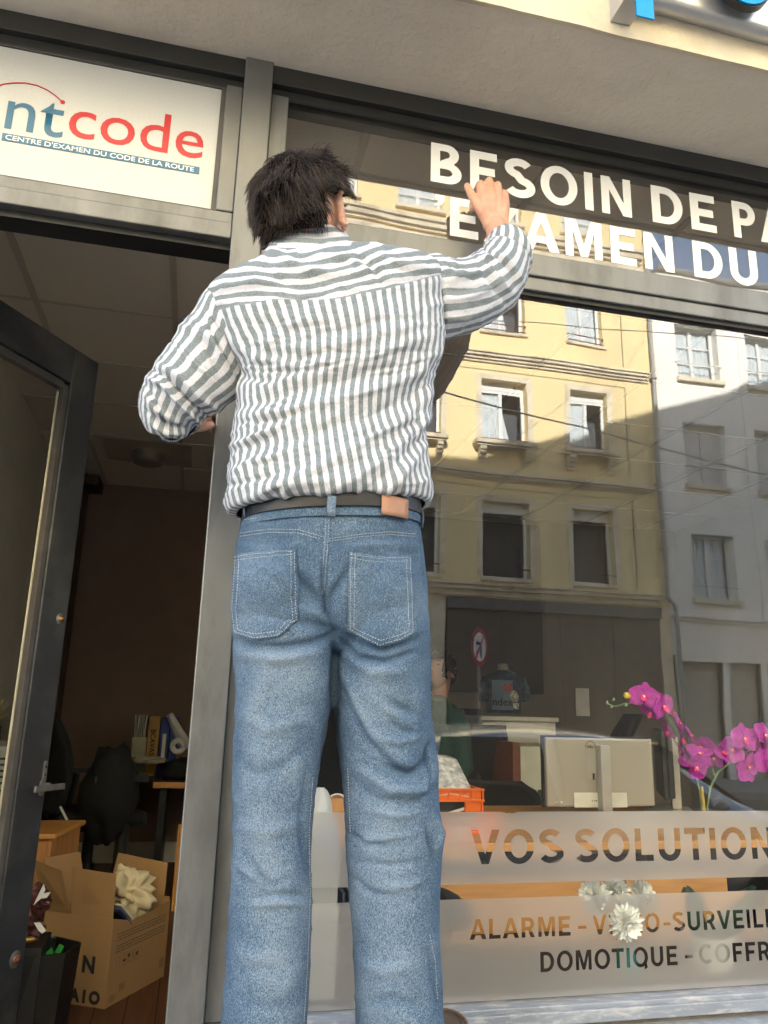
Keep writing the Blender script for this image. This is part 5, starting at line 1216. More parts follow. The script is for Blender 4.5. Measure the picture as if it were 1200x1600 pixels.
# ------------------------------------------------------------------ people
def V(a): return Vector((float(a[0]), float(a[1]), float(a[2])))
def attr(me, name, arr):
    a_ = me.attributes.new(name, 'FLOAT', 'POINT'); a_.data.foreach_set('value', np.asarray(arr, dtype=np.float32))
def interp_rows(rows, n):
    """smooth resampling of control rows"""
    rows = np.array(rows, float); m_ = len(rows); t_ = np.linspace(0, m_-1, n); out = np.zeros((n, rows.shape[1]))
    for i, tt_ in enumerate(t_):
        k = min(int(tt_), m_-2); f = tt_-k
        p0, p1, p2, p3 = rows[max(k-1, 0)], rows[k], rows[k+1], rows[min(k+2, m_-1)]
        out[i] = .5*((2*p1)+(p2-p0)*f+(2*p0-5*p1+4*p2-p3)*f*f+(-p0+3*p1-3*p2+p3)*f**3)
    return out
def loft(rows, n_rows, n_th, expo=.88, cap0=False, cap1=False, horizontal=False):
    """rows: ax, ay, bx, by (silhouette points in picture units), y plane, half depth towards the street, half depth towards the glass.
    returns vertices (n_rows*n_th), faces, theta, v"""
    R_ = interp_rows(rows, n_rows); A = np.array([at(r[0], r[1], r[4]) for r in R_]); B = np.array([at(r[2], r[3], r[4]) for r in R_])
    C_ = (A+B)/2; W = (B-A)/2; P = []
    T = np.gradient(C_, axis=0)
    for i in range(n_rows):
        if horizontal: D_ = np.array([0, -1., 0])
        else:
            D_ = np.cross(W[i], T[i]); D_ /= np.linalg.norm(D_)+1e-9
            if D_[1] > 0: D_ = -D_
            D_ = D_*.75+np.array([0, -.25, 0]); D_ /= np.linalg.norm(D_)
        for k in range(n_th):
            th = -pi+2*pi*k/n_th; s_, c_ = sin(th), cos(th)
            s_ = math.copysign(abs(s_)**expo, s_); c_ = math.copysign(abs(c_)**expo, c_)
            P.append(C_[i]+W[i]*s_+D_*(R_[i][5] if c_ > 0 else R_[i][6])*c_)
    F_ = []
    for i in range(n_rows-1):
        for k in range(n_th): F_.append((i*n_th+k, i*n_th+(k+1) % n_th, (i+1)*n_th+(k+1) % n_th, (i+1)*n_th+k))
    if cap0: F_.append(tuple(range(n_th))[::-1])
    if cap1: F_.append(tuple((n_rows-1)*n_th+k for k in range(n_th)))
    th = np.tile(-pi+2*pi*np.arange(n_th)/n_th, n_rows); vv = np.repeat(np.linspace(0, 1, n_rows), n_th)
    return np.array(P), F_, th, vv
def fold_field(X, Y, folds):
    """sum of ridge profiles along picture polylines; height in metres"""
    H = np.zeros_like(X)
    for pts, wd, h in folds:
        pts = np.array(pts, float); best = np.full(X.shape, 1e9); par = np.zeros_like(X); tot = 0
        lens = [np.hypot(*(b-a)) for a, b in zip(pts[:-1], pts[1:])]; Lt = sum(lens)
        for (a, b), l_ in zip(zip(pts[:-1], pts[1:]), lens):
            d = b-a; t_ = np.clip(((X-a[0])*d[0]+(Y-a[1])*d[1])/(l_*l_), 0, 1)
            dx = X-(a[0]+t_*d[0]); dy = Y-(a[1]+t_*d[1]); ds = np.hypot(dx, dy); q = ds < best
            best = np.where(q, ds, best); par = np.where(q, (tot+t_*l_)/Lt, par); tot += l_
        taper = np.sin(pi*np.clip(par*.92+.04, 0, 1))**.6
        H += h*np.exp(-(best/wd)**2)*taper
    return H
def nz3(P, sc, seed=0):
    return np.array([noise.noise((p[0]*sc[0]+seed, p[1]*sc[1], p[2]*sc[2])) for p in P])
def mesh_np(name, P, F_):
    me = bpy.data.meshes.new(name); me.from_pydata([tuple(map(float, p)) for p in P], [], F_); me.update(); return me
def normals(me):
    n = np.zeros(len(me.vertices)*3); me.vertices.foreach_get('normal', n); return n.reshape(-1, 3)
def coords(me):
    n = np.zeros(len(me.vertices)*3); me.vertices.foreach_get('co', n); return n.reshape(-1, 3)
def setco(me, P): me.vertices.foreach_set('co', np.asarray(P, dtype=np.float32).ravel()); me.update()
def fix_normals(me):
    bm = bmesh.new(); bm.from_mesh(me); bmesh.ops.recalc_face_normals(bm, faces=bm.faces); bm.to_mesh(me); bm.free(); me.update()
def smooth_all(me): me.polygons.foreach_set('use_smooth', [True]*len(me.polygons))
def capsule(mb, a, b, ra, rb, n=16, flat=None):
    a, b = V(a), V(b); d = (b-a); ln = d.length; d = d.normalized() if ln > 1e-6 else Vector((0, 0, 1)); u = d.orthogonal().normalized(); w_ = d.cross(u); vs = []; fs = []; prof = []
    for k in range(5): t_ = pi/2*k/4; prof.append((-ra*cos(t_), ra*sin(t_)))
    for k in range(5): t_ = pi/2*k/4; prof.append((ln+rb*sin(t_), rb*cos(t_)))
    for (h_, r_) in prof:
        for k in range(n):
            q = a+d*h_+(u*cos(2*pi*k/n)+w_*sin(2*pi*k/n))*max(r_, 1e-5); vs.append(q)
    for i in range(len(prof)-1):
        for k in range(n): fs.append((i*n+k, i*n+(k+1) % n, (i+1)*n+(k+1) % n, (i+1)*n+k))
    fs.append(tuple(range(n))[::-1]); fs.append(tuple((len(prof)-1)*n+k for k in range(n)))
    mb.add(vs, fs)
def chain(mb, pts, rs, n=14):
    for (a, b), (ra, rb) in zip(zip(pts[:-1], pts[1:]), zip(rs[:-1], rs[1:])): capsule(mb, a, b, ra, rb, n)
def remesh(mb, vox, smooth=4, fac=.5):
    me = bpy.data.meshes.new('tmp'); me.from_pydata([tuple(p) for p in mb.v], [], mb.f); fix_normals(me)
    o = bpy.data.objects.new('tmp', me); COL.objects.link(o)
    m_ = o.modifiers.new('r', 'REMESH'); m_.mode = 'VOXEL'; m_.voxel_size = vox; m_.use_smooth_shade = True
    if smooth: s_ = o.modifiers.new('s', 'SMOOTH'); s_.iterations = smooth; s_.factor = fac
    r_ = to_mesh(o); smooth_all(r_); return r_
def head_mesh(mb, c, rot, sc=1.0, ears=True):
    """skull with jaw, brow, nose, lips; face along local +Y"""
    n1, n2 = 44, 56; vs = []; fs = []
    for i in range(n1+1):
        a = pi*i/n1
        for k in range(n2):
            b = 2*pi*k/n2; d = Vector((sin(a)*cos(b), sin(a)*sin(b), cos(a))); x, y, z = d.x*.076, d.y*.094, d.z*.108
            if z < 0:
                f_ = 1-.34*(-z/.108)**1.5; x *= f_
                if y > 0: y = y*(1-.10*(-z/.108)); z *= 1.10
                else: y *= 1-.45*(-z/.108); z *= .92
            if y > 0:
                g = lambda cx, cz, sx, sz: math.exp(-((x-cx)/sx)**2-((z-cz)/sz)**2)
                y += .024*g(0, -.028, .011, .017)*1.0+.010*g(0, -.008, .008, .022)+.005*g(0, .022, .045, .010)-.009*(g(.032, .004, .014, .012)+g(-.032, .004, .014, .012))
                y += .006*g(0, -.062, .020, .006)-.004*g(0, -.0665, .022, .0025)+.006*g(0, -.072, .016, .006)+.010*g(0, -.105, .022, .018)
                y += .004*(g(.045, -.03, .018, .018)+g(-.045, -.03, .018, .018))
            vs.append(V(c)+rot @ Vector((x, y, z))*sc)
    for i in range(n1):
        for k in range(n2): fs.append((i*n2+k, (i+1)*n2+k, (i+1)*n2+(k+1) % n2, i*n2+(k+1) % n2))
    mb.add(vs, fs)
    if ears:
        for s_ in (-1, 1):
            pts = []
            for t_ in np.linspace(-.6, 1.55, 12):
                a = pi*t_*.62+1.2; pts.append((s_*(.079+.010*abs(sin(a*.5))), -.016-.013*cos(a)*-1*.9-.006, .012+.027*sin(a)))
            # helix ring, lobe, inner bowl
            ring_ = [(s_*(.080+.021*(1-cos(q_))*.5), -.010-.016*(1-cos(q_))*.62, -.012+.030*sin(q_)-.000) for q_ in np.linspace(-pi*.55, pi*.62, 12)]
            chain(mb, [V(c)+rot @ Vector(p_)*sc for p_ in ring_], [.0050*sc]*12, 8)
            capsule(mb, V(c)+rot @ Vector((s_*.081, -.014, .010))*sc, V(c)+rot @ Vector((s_*.081, -.015, -.032))*sc, .010*sc, .008*sc, 8)
            capsule(mb, V(c)+rot @ Vector((s_*.080, -.010, -.030))*sc, V(c)+rot @ Vector((s_*.079, -.006, -.042))*sc, .0062*sc, .0055*sc, 8)
SKIN = mat('skin', (.54, .31, .215), rough=.5, var=.10, scale=30, bump=.0012, bscale=150, dirt=(.56, .23, .15), dscale=14)
SKIN.node_tree.nodes['Principled BSDF'].inputs['Subsurface Weight'].default_value = .12
SKIN.node_tree.nodes['Principled BSDF'].inputs['Subsurface Radius'].default_value = (.012, .004, .002)
HAIR = mat('dark_brown_hair', (.028, .020, .016), rough=.6, var=.4, scale=30, spec=.3)
HAIRL = mat('brown_hair_strand', (.085, .058, .042), rough=.5, var=.5, scale=20, spec=.4)
EYE = mat('eye_white', (.7, .68, .65), rough=.2); IRIS = mat('iris', (.05, .03, .02), rough=.1)

# ---------------------------------------------------------------- the man
man = thing('person', 'person in striped shirt and blue jeans seen from behind, reaching up to the window lettering', 'person', (.22, -.36, .825))
HS = 1.07
HC = V(at(478, 343, -.33)); HR = (Matrix.Rotation(R(-38), 3, 'Z') @ Matrix.Rotation(R(20), 3, 'X') @ Matrix.Rotation(R(-4), 3, 'Y'))
bmB = MB(); head_mesh(bmB, HC, HR, HS)
nk = V(at(482, 402, -.34)); chain(bmB, [HC+HR @ Vector((0, -.025, -.05)), nk, nk+Vector((-.01, 0, -.07))], [.058, .060, .085], 20)
capsule(bmB, V(at(520, 372, -.31)), V(at(535, 400, -.33)), .030, .035)
sh_l, sh_r = V(at(365, 480, -.33)), V(at(655, 470, -.33))
hipc = V(at(510, 900, -.37))
chain(bmB, [sh_l, V(at(500, 480, -.33)), sh_r], [.05, .075, .05]); chain(bmB, [V(at(500, 500, -.33)), V(at(510, 700, -.35)), hipc], [.08, .08, .08])
# right arm, forearm and fist
el_r = V(at(783, 447, -.25)); wr_r = V(at(775, 352, -.125))
chain(bmB, [sh_r, el_r], [.045, .040]); chain(bmB, [el_r, V(at(783, 400, -.19)), wr_r], [.036, .034, .0255], 18)
capsule(bmB, V(at(767, 352, -.125)), V(at(783, 352, -.125)), .021, .021)
K = [V(at(750, 289, -.082)), V(at(764, 284, -.080)), V(at(777, 291, -.080)), V(at(788, 304, -.082))]
wl, wrr = V(at(763, 346, -.118)), V(at(784, 346, -.118))
for k_, kn in enumerate(K):
    s_ = wl.lerp(wrr, k_/3.); chain(bmB, [s_, s_.lerp(kn, .5)+Vector((0, -.004, 0)), kn], [.0175, .0165, .0118], 14)
capsule(bmB, V(at(758, 325, -.10)), V(at(785, 328, -.10)), .0195, .0185)
capsule(bmB, V(at(756, 300, -.078)), V(at(782, 305, -.078)), .016, .015)
for k_, (kn, r_) in enumerate(zip(K, (.0098, .0098, .0092, .0082))):
    dx = (-.002, 0, .001, .002)[k_]; p1 = kn+Vector((dx, .036, -.004 + .002*k_)); p2 = p1+Vector((-.002, .014, -.026)); p3 = p2+Vector((-.003, -.010, -.018))
    chain(bmB, [kn, p1, p2, p3], [r_*1.15, r_, r_*.92, r_*.82], 12)
chain(bmB, [k_+Vector((0, .004, -.002)) for k_ in K], [.0095]*4); chain(bmB, [k_+Vector((0, -.001, -.014)) for k_ in K], [.012]*4)
for k_ in K: capsule(bmB, k_+Vector((0, -.004, 0)), k_+Vector((0, -.004, -.006)), .0105, .008, 12)
chain(bmB, [V(at(762, 345, -.112)), V(at(747, 322, -.10)), V(at(737, 305, -.088)), V(at(730, 291, -.074))], [.0165, .0135, .0112, .0092], 14)
# left arm, fingers on the post
el_l = V(at(262, 636, -.31)); wr_l = V(at(300, 656, -.10))
chain(bmB, [sh_l, el_l, wr_l], [.045, .038, .025]); hl = V(at(306, 658, -.05)); chain(bmB, [wr_l, hl], [.024, .022])
for k_, (py, pb, r_) in enumerate(((640, 646, .008), (646, 650, .009), (656, 658, .0085), (663, 662, .0080))):
    b_ = V(at(308, pb+2, -.035)); m_ = V(at(326, py+1, -.005)); t_ = Vector((-.009, .028, m_.z-.002)); 
    chain(bmB, [b_, m_, t_], [r_*1.2, r_, r_*.85], 12)
chain(bmB, [V(at(300, 668, -.06)), V(at(316, 667, -.05)), V(at(330, 664, -.048))], [.013, .011, .0088], 12)
# legs inside the trousers
for px_ in ((440, 422, 418), (592, 610, 622)):
    chain(bmB, [V(at(px_[0], 950, -.37)), V(at(px_[1], 1300, -.36)), V(at(px_[2], 1680, -.36))], [.07, .055, .04])
bme = remesh(bmB, .0025, 4, .5); P = coords(bme)
o = link('body', mat_set(bme, SKIN), man)
# eyes, brows
for s_ in (-1, 1):
    e_ = HC+HR @ Vector((s_*.031, .077, .004))*HS; ey = MB().ball(e_, .0125, 14).build('eye', EYE, man, smooth=True); MB().ball(e_+HR @ Vector((0, .0085, 0)), .006, 10).build('iris', IRIS, ey, smooth=True)
    bw = MB(); bw.tube([HC+HR @ Vector((s_*x_, .094-.35*x_**1.0*.6, .026+.006*sin((x_-.015)*60)))*HS for x_ in (.012, .022, .034, .048, .056)], [.002, .0038, .0038, .003, .001], 8); bw.build('eyebrow', HAIR, man, smooth=True)

# hair: cap plus loose strands
hr = random.Random(11)
def hairpos(d, k=1.0):      # direction in head space -> surface point
    return Vector((d.x*.076, d.y*.094, d.z*.108))*k*HS
def on_scalp(d):
    if d.z < -.42: return False
    if d.y > .05 and d.z < .42+.1*d.y: return False            # face and sideburn line
    if abs(d.x) > .70 and d.y > -.52 and d.z < .14: return False  # round the ears
    return True
n1, n2 = 60, 80; vs = []; idx = {}; fs = []
for i in range(n1+1):
    a = pi*i/n1
    for k in range(n2):
        b = 2*pi*k/n2; d = Vector((sin(a)*cos(b), sin(a)*sin(b), cos(a)))
        th_ = 1.125+.025*noise.noise(d*2.2+Vector((4, 0, 0)))
        if d.z < 0: th_ -= .10*min(1, -d.z*1.3)
        if d.z > .3: th_ += .004
        q = hairpos(d, th_); q.y -= .004
        if q.z < -.05 and d.y < 0: q.y *= (1-.35*min(1, (-.05-q.z)/.06))
        idx[(i, k)] = len(vs); vs.append(HC+HR @ q)
dirs = {}
for i in range(n1):
    for k in range(n2):
        a = pi*(i+.5)/n1; b = 2*pi*(k+.5)/n2; d = Vector((sin(a)*cos(b), sin(a)*sin(b), cos(a)))
        if on_scalp(d): fs.append((idx[(i, k)], idx[(i+1, k)], idx[(i+1, (k+1) % n2)], idx[(i, (k+1) % n2)]))
CAPM = mat('hair_underlayer', (.010, .007, .006), rough=1, spec=0)
hairo = MB().add(vs, fs).build('hair', CAPM, man, smooth=True, solid=.006)
def strands(nm, m_, count, rad, lenr, lift, seed, par):
    rr_ = random.Random(seed); mb = MB(); made = 0
    while made < count:
        d = Vector((rr_.gauss(0, 1), rr_.gauss(0, 1), rr_.gauss(0, 1))).normalized()
        if not on_scalp(d): continue
        made += 1
        p = hairpos(d, 1.13+.04*rr_.random()+(.012 if d.z > .3 else 0)); 
        if p.z < -.05 and d.y < 0: p.y *= (1-.35*min(1, (-.05-p.z)/.06))
        crown = Vector((.1, -.35, .93)); t_ = (d-crown*d.dot(crown)); t_ = t_.normalized() if t_.length > .05 else Vector((0, 1, 0))
        if (d-crown).length < .50: t_ = (t_*.25+Vector((rr_.gauss(.3, .4), rr_.gauss(.4, .4), 0))).normalized()
        sw = Vector((noise.noise(d*2.5), noise.noise(d*2.5+Vector((9, 0, 0))), noise.noise(d*2.5+Vector((0, 9, 0)))))
        dr = (t_*1.0+d*(lift*rr_.uniform(.3, 1.3)*(1.4 if d.z > .35 else 1))+sw*1.5+Vector((rr_.gauss(0, .05), rr_.gauss(0, .05), rr_.gauss(0, .05)))).normalized()
        ln = lenr*rr_.uniform(.6, 1.15)*(1.12 if d.z > .2 else (.85 if d.z > -.15 else .38)); n_ = 7; pts = [p.copy()]
        for s_ in range(n_):
            u_ = Vector((p.x/.076, p.y/.094, p.z/.108))/HS; r_ = u_.length; un = u_.normalized()
            dr = (dr+Vector((0, 0, -.22))-un*(.10 if r_ > 1.22 else -.10)+sw*.06).normalized()
            if r_ < 1.14: dr = (dr+un*.4).normalized()
            p = p+dr*ln/n_; pts.append(p.copy())
        mb.tube([HC+HR @ q for q in pts], [rad, rad, rad, rad*.9, rad*.8, rad*.6, rad*.4, rad*.12], 4, cap=False)
    return mb.build(nm, m_, par, smooth=True)
strands('hair_strands', HAIR, 6500, .00055, .036, .14, 3, hairo)
strands('light_strands', HAIRL, 1300, .00042, .040, .24, 5, hairo)

# ---- cloth materials
def shirt_mat():
    m, t, b = nodes('striped_cotton'); nd = t.nodes.new
    def at_(n_): q = nd('ShaderNodeAttribute'); q.attribute_name = n_; return q.outputs['Fac']
    def mth(op, a_, b_=None, c_=None):
        q = nd('ShaderNodeMath'); q.operation = op
        for i, v in enumerate((a_, b_, c_)):
            if v is None: continue
            if isinstance(v, (int, float)): q.inputs[i].default_value = v
            else: L(t, v, q.inputs[i])
        return q.outputs[0]
    tc = nd('ShaderNodeTexCoord')
    n0 = nd('ShaderNodeTexNoise'); n0.inputs['Scale'].default_value = 30; n0.inputs['Detail'].default_value = 3; L(t, tc.outputs['Object'], n0.inputs[0])
    msk = mth('GREATER_THAN', at_('ym'), 0.0)
    s_ = mth('ADD', mth('MULTIPLY', at_('sc'), mth('SUBTRACT', 1.0, msk)), mth('MULTIPLY', at_('yk'), msk))
    s_ = mth('ADD', s_, mth('MULTIPLY', mth('SUBTRACT', n0.outputs[0], .5), .0030))
    fr = mth('FRACT', s_ if False else mth('DIVIDE', s_, .0166))
    tri_ = mth('ABSOLUTE', mth('SUBTRACT', fr, .5))           # 0..0.5
    n1 = nd('ShaderNodeTexNoise'); n1.inputs['Scale'].default_value = 900; n1.inputs['Detail'].default_value = 2; L(t, tc.outputs['Object'], n1.inputs[0])
    e_ = mth('ADD', tri_, mth('MULTIPLY', mth('SUBTRACT', n1.outputs[0], .5), .07))
    f_ = ramp(t, e_, [(.235, (0, 0, 0)), (.262, (1, 1, 1))])
    nw = nd('ShaderNodeTexNoise'); nw.inputs['Scale'].default_value = 420; nw.inputs['Detail'].default_value = 3; L(t, tc.outputs['Object'], nw.inputs[0])
    grey = ramp(t, nw.outputs[0], [(.3, (.130, .158, .175)), (.7, (.245, .272, .285))]); wht = ramp(t, nw.outputs[0], [(.3, (.46, .465, .51)), (.7, (.62, .62, .665))])
    mx = nd('ShaderNodeMix'); mx.data_type = 'RGBA'; L(t, f_, mx.inputs[0]); L(t, wht, mx.inputs[6]); L(t, grey, mx.inputs[7])
    # seam line at the yoke
    sm_ = mth('ABSOLUTE', at_('ym')); sl_ = mth('LESS_THAN', sm_, .0012)
    m2 = nd('ShaderNodeMix'); m2.data_type = 'RGBA'; L(t, mth('MULTIPLY', sl_, .55), m2.inputs[0]); L(t, mx.outputs[2], m2.inputs[6]); m2.inputs[7].default_value = (.22, .25, .28, 1)
    L(t, m2.outputs[2], b.inputs['Base Color']); b.inputs['Roughness'].default_value = .9; b.inputs['Specular IOR Level'].default_value = .2
    n3 = nd('ShaderNodeTexNoise'); n3.inputs['Scale'].default_value = 70; n3.inputs['Detail'].default_value = 6; n3.inputs['Roughness'].default_value = .6; L(t, tc.outputs['Object'], n3.inputs[0])
    n4 = nd('ShaderNodeTexNoise'); n4.inputs['Scale'].default_value = 24; n4.inputs['Detail'].default_value = 4; n4.inputs['Distortion'].default_value = 1.5; L(t, tc.outputs['Object'], n4.inputs[0])
    hh = mth('ADD', mth('MULTIPLY', n3.outputs[0], .35), n4.outputs[0])
    bp = nd('ShaderNodeBump'); bp.inputs['Distance'].default_value = .0034; bp.inputs['Strength'].default_value = .8; L(t, hh, bp.inputs['Height']); L(t, bp.outputs[0], b.inputs['Normal'])
    return m
SHIRT = shirt_mat()
def denim_mat():
    m, t, b = nodes('washed_denim'); nd = t.nodes.new
    tc = nd('ShaderNodeTexCoord'); mp = nd('ShaderNodeMapping'); mp.inputs['Scale'].default_value = (1, 1, .45); L(t, tc.outputs['Object'], mp.inputs[0])
    n1 = nd('ShaderNodeTexNoise'); n1.inputs['Scale'].default_value = 880; n1.inputs['Detail'].default_value = 4; n1.inputs['Roughness'].default_value = .7; L(t, mp.outputs[0], n1.inputs[0])
    n2 = nd('ShaderNodeTexNoise'); n2.inputs['Scale'].default_value = 9; n2.inputs['Detail'].default_value = 5; L(t, tc.outputs['Object'], n2.inputs[0])
    n5 = nd('ShaderNodeTexNoise'); n5.inputs['Scale'].default_value = 260; n5.inputs['Detail'].default_value = 3; L(t, mp.outputs[0], n5.inputs[0])
    w_ = nd('ShaderNodeAttribute'); w_.attribute_name = 'wear'
    def mth(op, a_, b_):
        q = nd('ShaderNodeMath'); q.operation = op
        for i, v in enumerate((a_, b_)):
            if isinstance(v, (int, float)): q.inputs[i].default_value = v
            else: L(t, v, q.inputs[i])
        return q.outputs[0]
    s_ = mth('ADD', mth('MULTIPLY', mth('SUBTRACT', n1.outputs[0], .06), 1.40), mth('MULTIPLY', n2.outputs[0], .35)); s_ = mth('ADD', s_, mth('MULTIPLY', n5.outputs[0], .14)); s_ = mth('ADD', s_, mth('MULTIPLY', w_.outputs['Fac'], .23))
    c_ = ramp(t, s_, [(.68, (.030, .056, .104)), (.90, (.074, .122, .188)), (1.16, (.20, .250, .31)), ])
    q = c_; cr_ = q.node.color_ramp
    e_ = cr_.elements.new(.97); e_.color = (.105, .165, .245, 1)
    L(t, c_, b.inputs['Base Color']); b.inputs['Roughness'].default_value = .92; b.inputs['Specular IOR Level'].default_value = .15
    n3 = nd('ShaderNodeTexNoise'); n3.inputs['Scale'].default_value = 26; n3.inputs['Detail'].default_value = 5; L(t, tc.outputs['Object'], n3.inputs[0])
    bp = nd('ShaderNodeBump'); bp.inputs['Distance'].default_value = .006; bp.inputs['Strength'].default_value = .7
    b2 = nd('ShaderNodeBump'); b2.inputs['Distance'].default_value = .0006; b2.inputs['Strength'].default_value = .6; L(t, n1.outputs[0], b2.inputs['Height'])
    L(t, n3.outputs[0], bp.inputs['Height']); L(t, bp.outputs[0], b2.inputs['Normal']); L(t, b2.outputs[0], b.inputs['Normal']); return m
DENIM = denim_mat()
THREAD = mat('pale_thread', (.42, .45, .46), rough=.8, var=.2)

# ---- shirt body
trow = [(418, 390, 560, 392, -.34, .036, .05), (411, 398, 588, 398, -.34, .052, .07), (402, 411, 648, 406, -.34, .066, .08), (374, 427, 678, 417, -.34, .088, .09), (330, 450, 686, 436, -.34, .112, .10),
        (322, 475, 688, 468, -.34, .120, .10), (328, 505, 689, 500, -.34, .124, .10), (343, 535, 689, 532, -.345, .126, .10), (362, 565, 685, 562, -.35, .124, .10), (372, 595, 677, 592, -.35, .120, .10), (371, 625, 669, 622, -.35, .117, .10),
        (366, 655, 664, 652, -.355, .116, .10), (362, 685, 662, 682, -.36, .118, .10), (360, 712, 664, 710, -.36, .122, .105), (356, 742, 667, 738, -.365, .128, .11), (353, 766, 670, 761, -.37, .132, .115), (352, 784, 671, 777, -.37, .134, .12), (357, 797, 668, 790, -.37, .128, .118), (370, 800, 660, 793, -.37, .118, .11)]
P, F_, th, vv = loft(trow, 230, 260, .86, cap0=False, horizontal=True)
X, Y = projn(P); back = np.cos(th) > -.15
folds = [([(690, 545), (640, 590), (560, 620), (470, 640), (375, 655)], 13, .011), ([(686, 575), (620, 630), (540, 660), (440, 690), (372, 700)], 13, -.008),
         ([(684, 600), (630, 655), (560, 700), (480, 740), (400, 770)], 11, .010), ([(676, 640), (620, 700), (560, 745), (500, 775)], 10, .009), ([(672, 665), (610, 735), (560, 778)], 8, -.006),
         ([(668, 690), (640, 730), (600, 775)], 8, .007), ([(375, 660), (430, 655), (490, 640)], 7, -.009), ([(364, 640), (400, 628), (470, 612), (560, 588), (640, 560)], 9, -.007),
         ([(374, 610), (420, 604), (500, 585), (600, 550), (680, 520)], 12, .008), ([(345, 520), (400, 560), (470, 575), (540, 560)], 10, .006), ([(340, 545), (385, 590), (440, 600)], 8, -.007),
         ([(395, 500), (450, 520), (520, 520), (590, 500), (650, 480)], 14, -.004), ([(400, 540), (480, 545), (560, 530), (640, 510)], 10, .005), ([(356, 742), (400, 722), (460, 705)], 8, .007), ([(354, 760), (410, 745), (470, 725)], 6, -.006),
         ([(355, 700), (385, 690), (430, 672)], 7, .010), ([(370, 790), (430, 760), (520, 750)], 9, .006), ([(600, 800), (560, 770), (540, 740)], 7, .005), ([(640, 795), (625, 750), (640, 700)], 7, .006), ([(450, 800), (445, 770), (470, 735)], 7, .005),
         ([(655, 560), (664, 620), (655, 680)], 9, .007), ([(640, 600), (648, 660), (636, 720)], 7, -.005), ([(420, 470), (424, 510), (415, 560)], 8, .004), ([(640, 440), (620, 500), (640, 560)], 10, .004), ([(670, 440), (660, 500), (668, 540)], 7, -.005),
         ([(430, 395), (470, 420), (520, 430), (580, 415)], 9, .006), ([(405, 415), (450, 445), (500, 452)], 8, -.005), ([(560, 395), (580, 415), (600, 445)], 7, -.008), ([(590, 395), (620, 412), (665, 420)], 7, .007), ([(345, 450), (400, 440), (440, 450)], 8, .006), ([(480, 400), (540, 402), (590, 430)], 6, .005)]
cr = random.Random(21); creases = []
for i_ in range(70):
    x_, y_ = cr.uniform(365, 610), cr.uniform(475, 785); ln_ = cr.uniform(45, 170); an_ = R(cr.gauss(-9, 6) if y_ < 600 else cr.gauss(-27, 10)); cv = cr.uniform(-.10, .10)*ln_
    p_ = [(x_+ln_*t_*cos(an_)-cv*sin(pi*t_)*sin(an_), y_+ln_*t_*sin(an_)+cv*sin(pi*t_)*cos(an_)) for t_ in (0, .25, .5, .75, 1)]
    creases += [(p_, cr.uniform(2.0, 3.6), -cr.uniform(.0012, .0030)), ([(a_, b_-4) for a_, b_ in p_], cr.uniform(3, 5), cr.uniform(.0006, .0018))]
for i_ in range(16):
    x_, y_ = cr.uniform(410, 650), cr.uniform(405, 455); ln_ = cr.uniform(30, 90); an_ = R(cr.gauss(-6, 14))
    creases += [([(x_, y_), (x_+ln_*.5*cos(an_), y_+ln_*.5*sin(an_)+3), (x_+ln_*cos(an_), y_+ln_*sin(an_))], 2.6, -.0018)]
Hf = 1.0*fold_field(X, Y, [(a_, b_*.8, c_) for a_, b_, c_ in folds]+creases)*(np.cos(th) > -.3)
small = nz3(P, (14, 14, 26), 3)*.0022+nz3(P+np.outer(P[:, 2], [0, 0, 0]), (34, 34, 60), 9)*.0016
# diagonal fine creases
Dg = np.array([noise.noise(((x+.9*y)*.012, (y-.35*x)*.055, 5.)) for x, y in zip(X, Y)])*.0013*np.clip((Y-500)/80, 0, 1)+np.array([noise.noise((x*.014, (y+.15*x)*.05, 15.)) for x, y in zip(X, Y)])*.0012*np.clip((560-Y)/60, 0, 1)
me = mesh_np('shirt', P, F_); fix_normals(me); NN = normals(me)

def ridged(P, sc, seed): return np.array([1-2*abs(noise.noise((p[0]*sc[0]+seed, p[1]*sc[1], p[2]*sc[2]))) for p in P])
q_ = P @ np.array([[.8, 0, .6], [0, 1, 0], [-.6, 0, .8]]).T
disp = Hf+small+Dg+(ridged(q_, (6, 6, 22), 5)**3)*.0034+(ridged(q_, (16, 16, 44), 8)**3)*.0009; edge = np.clip(np.minimum(vv/.03, (1-vv)/.02), 0, 1); 
setco(me, P+NN*(disp*np.where(vv < .5, edge, 1))[:, None])
ref = P.reshape(230, 260, 3)[110]; dl = np.linalg.norm(np.roll(ref, -1, 0)-ref, axis=1); cum = np.concatenate([[0], np.cumsum(dl)])[:-1]; cum -= cum[130]; arc_ = np.tile(cum, 230)*.94
shear = -.030*np.clip((Y-600)/200, 0, 1)*np.clip((X-420)/200, -.3, 1)+.010*np.sin((Y-470)/75)*np.clip((640-X)/250, 0, 1)
attr(me, 'sc', arc_+shear*1.0+disp*.22)
yx = np.interp(X, [300, 326, 380, 440, 524, 607, 673, 700], [492, 487, 476, 468, 468, 450, 432, 428])
ym = (yx-Y)*.00118; attr(me, 'ym', np.where(np.cos(th) > 0, ym, ym-.0))
g = np.interp(X, [300, 345, 400, 470, 540, 600, 680], [20, 6, 0, 6, -6, -24, -34])
attr(me, 'yk', (Y-g)*.00105+disp*.15)
smooth_all(me); shirt = link('shirt', mat_set(me, SHIRT), man); 
sm_ = shirt.modifiers.new('solid', 'SOLIDIFY'); sm_.thickness = .0015; sm_.offset = -1
BV_S = BVHTree.FromPolygons([v.co for v in me.vertices], [tuple(p.vertices) for p in me.polygons])

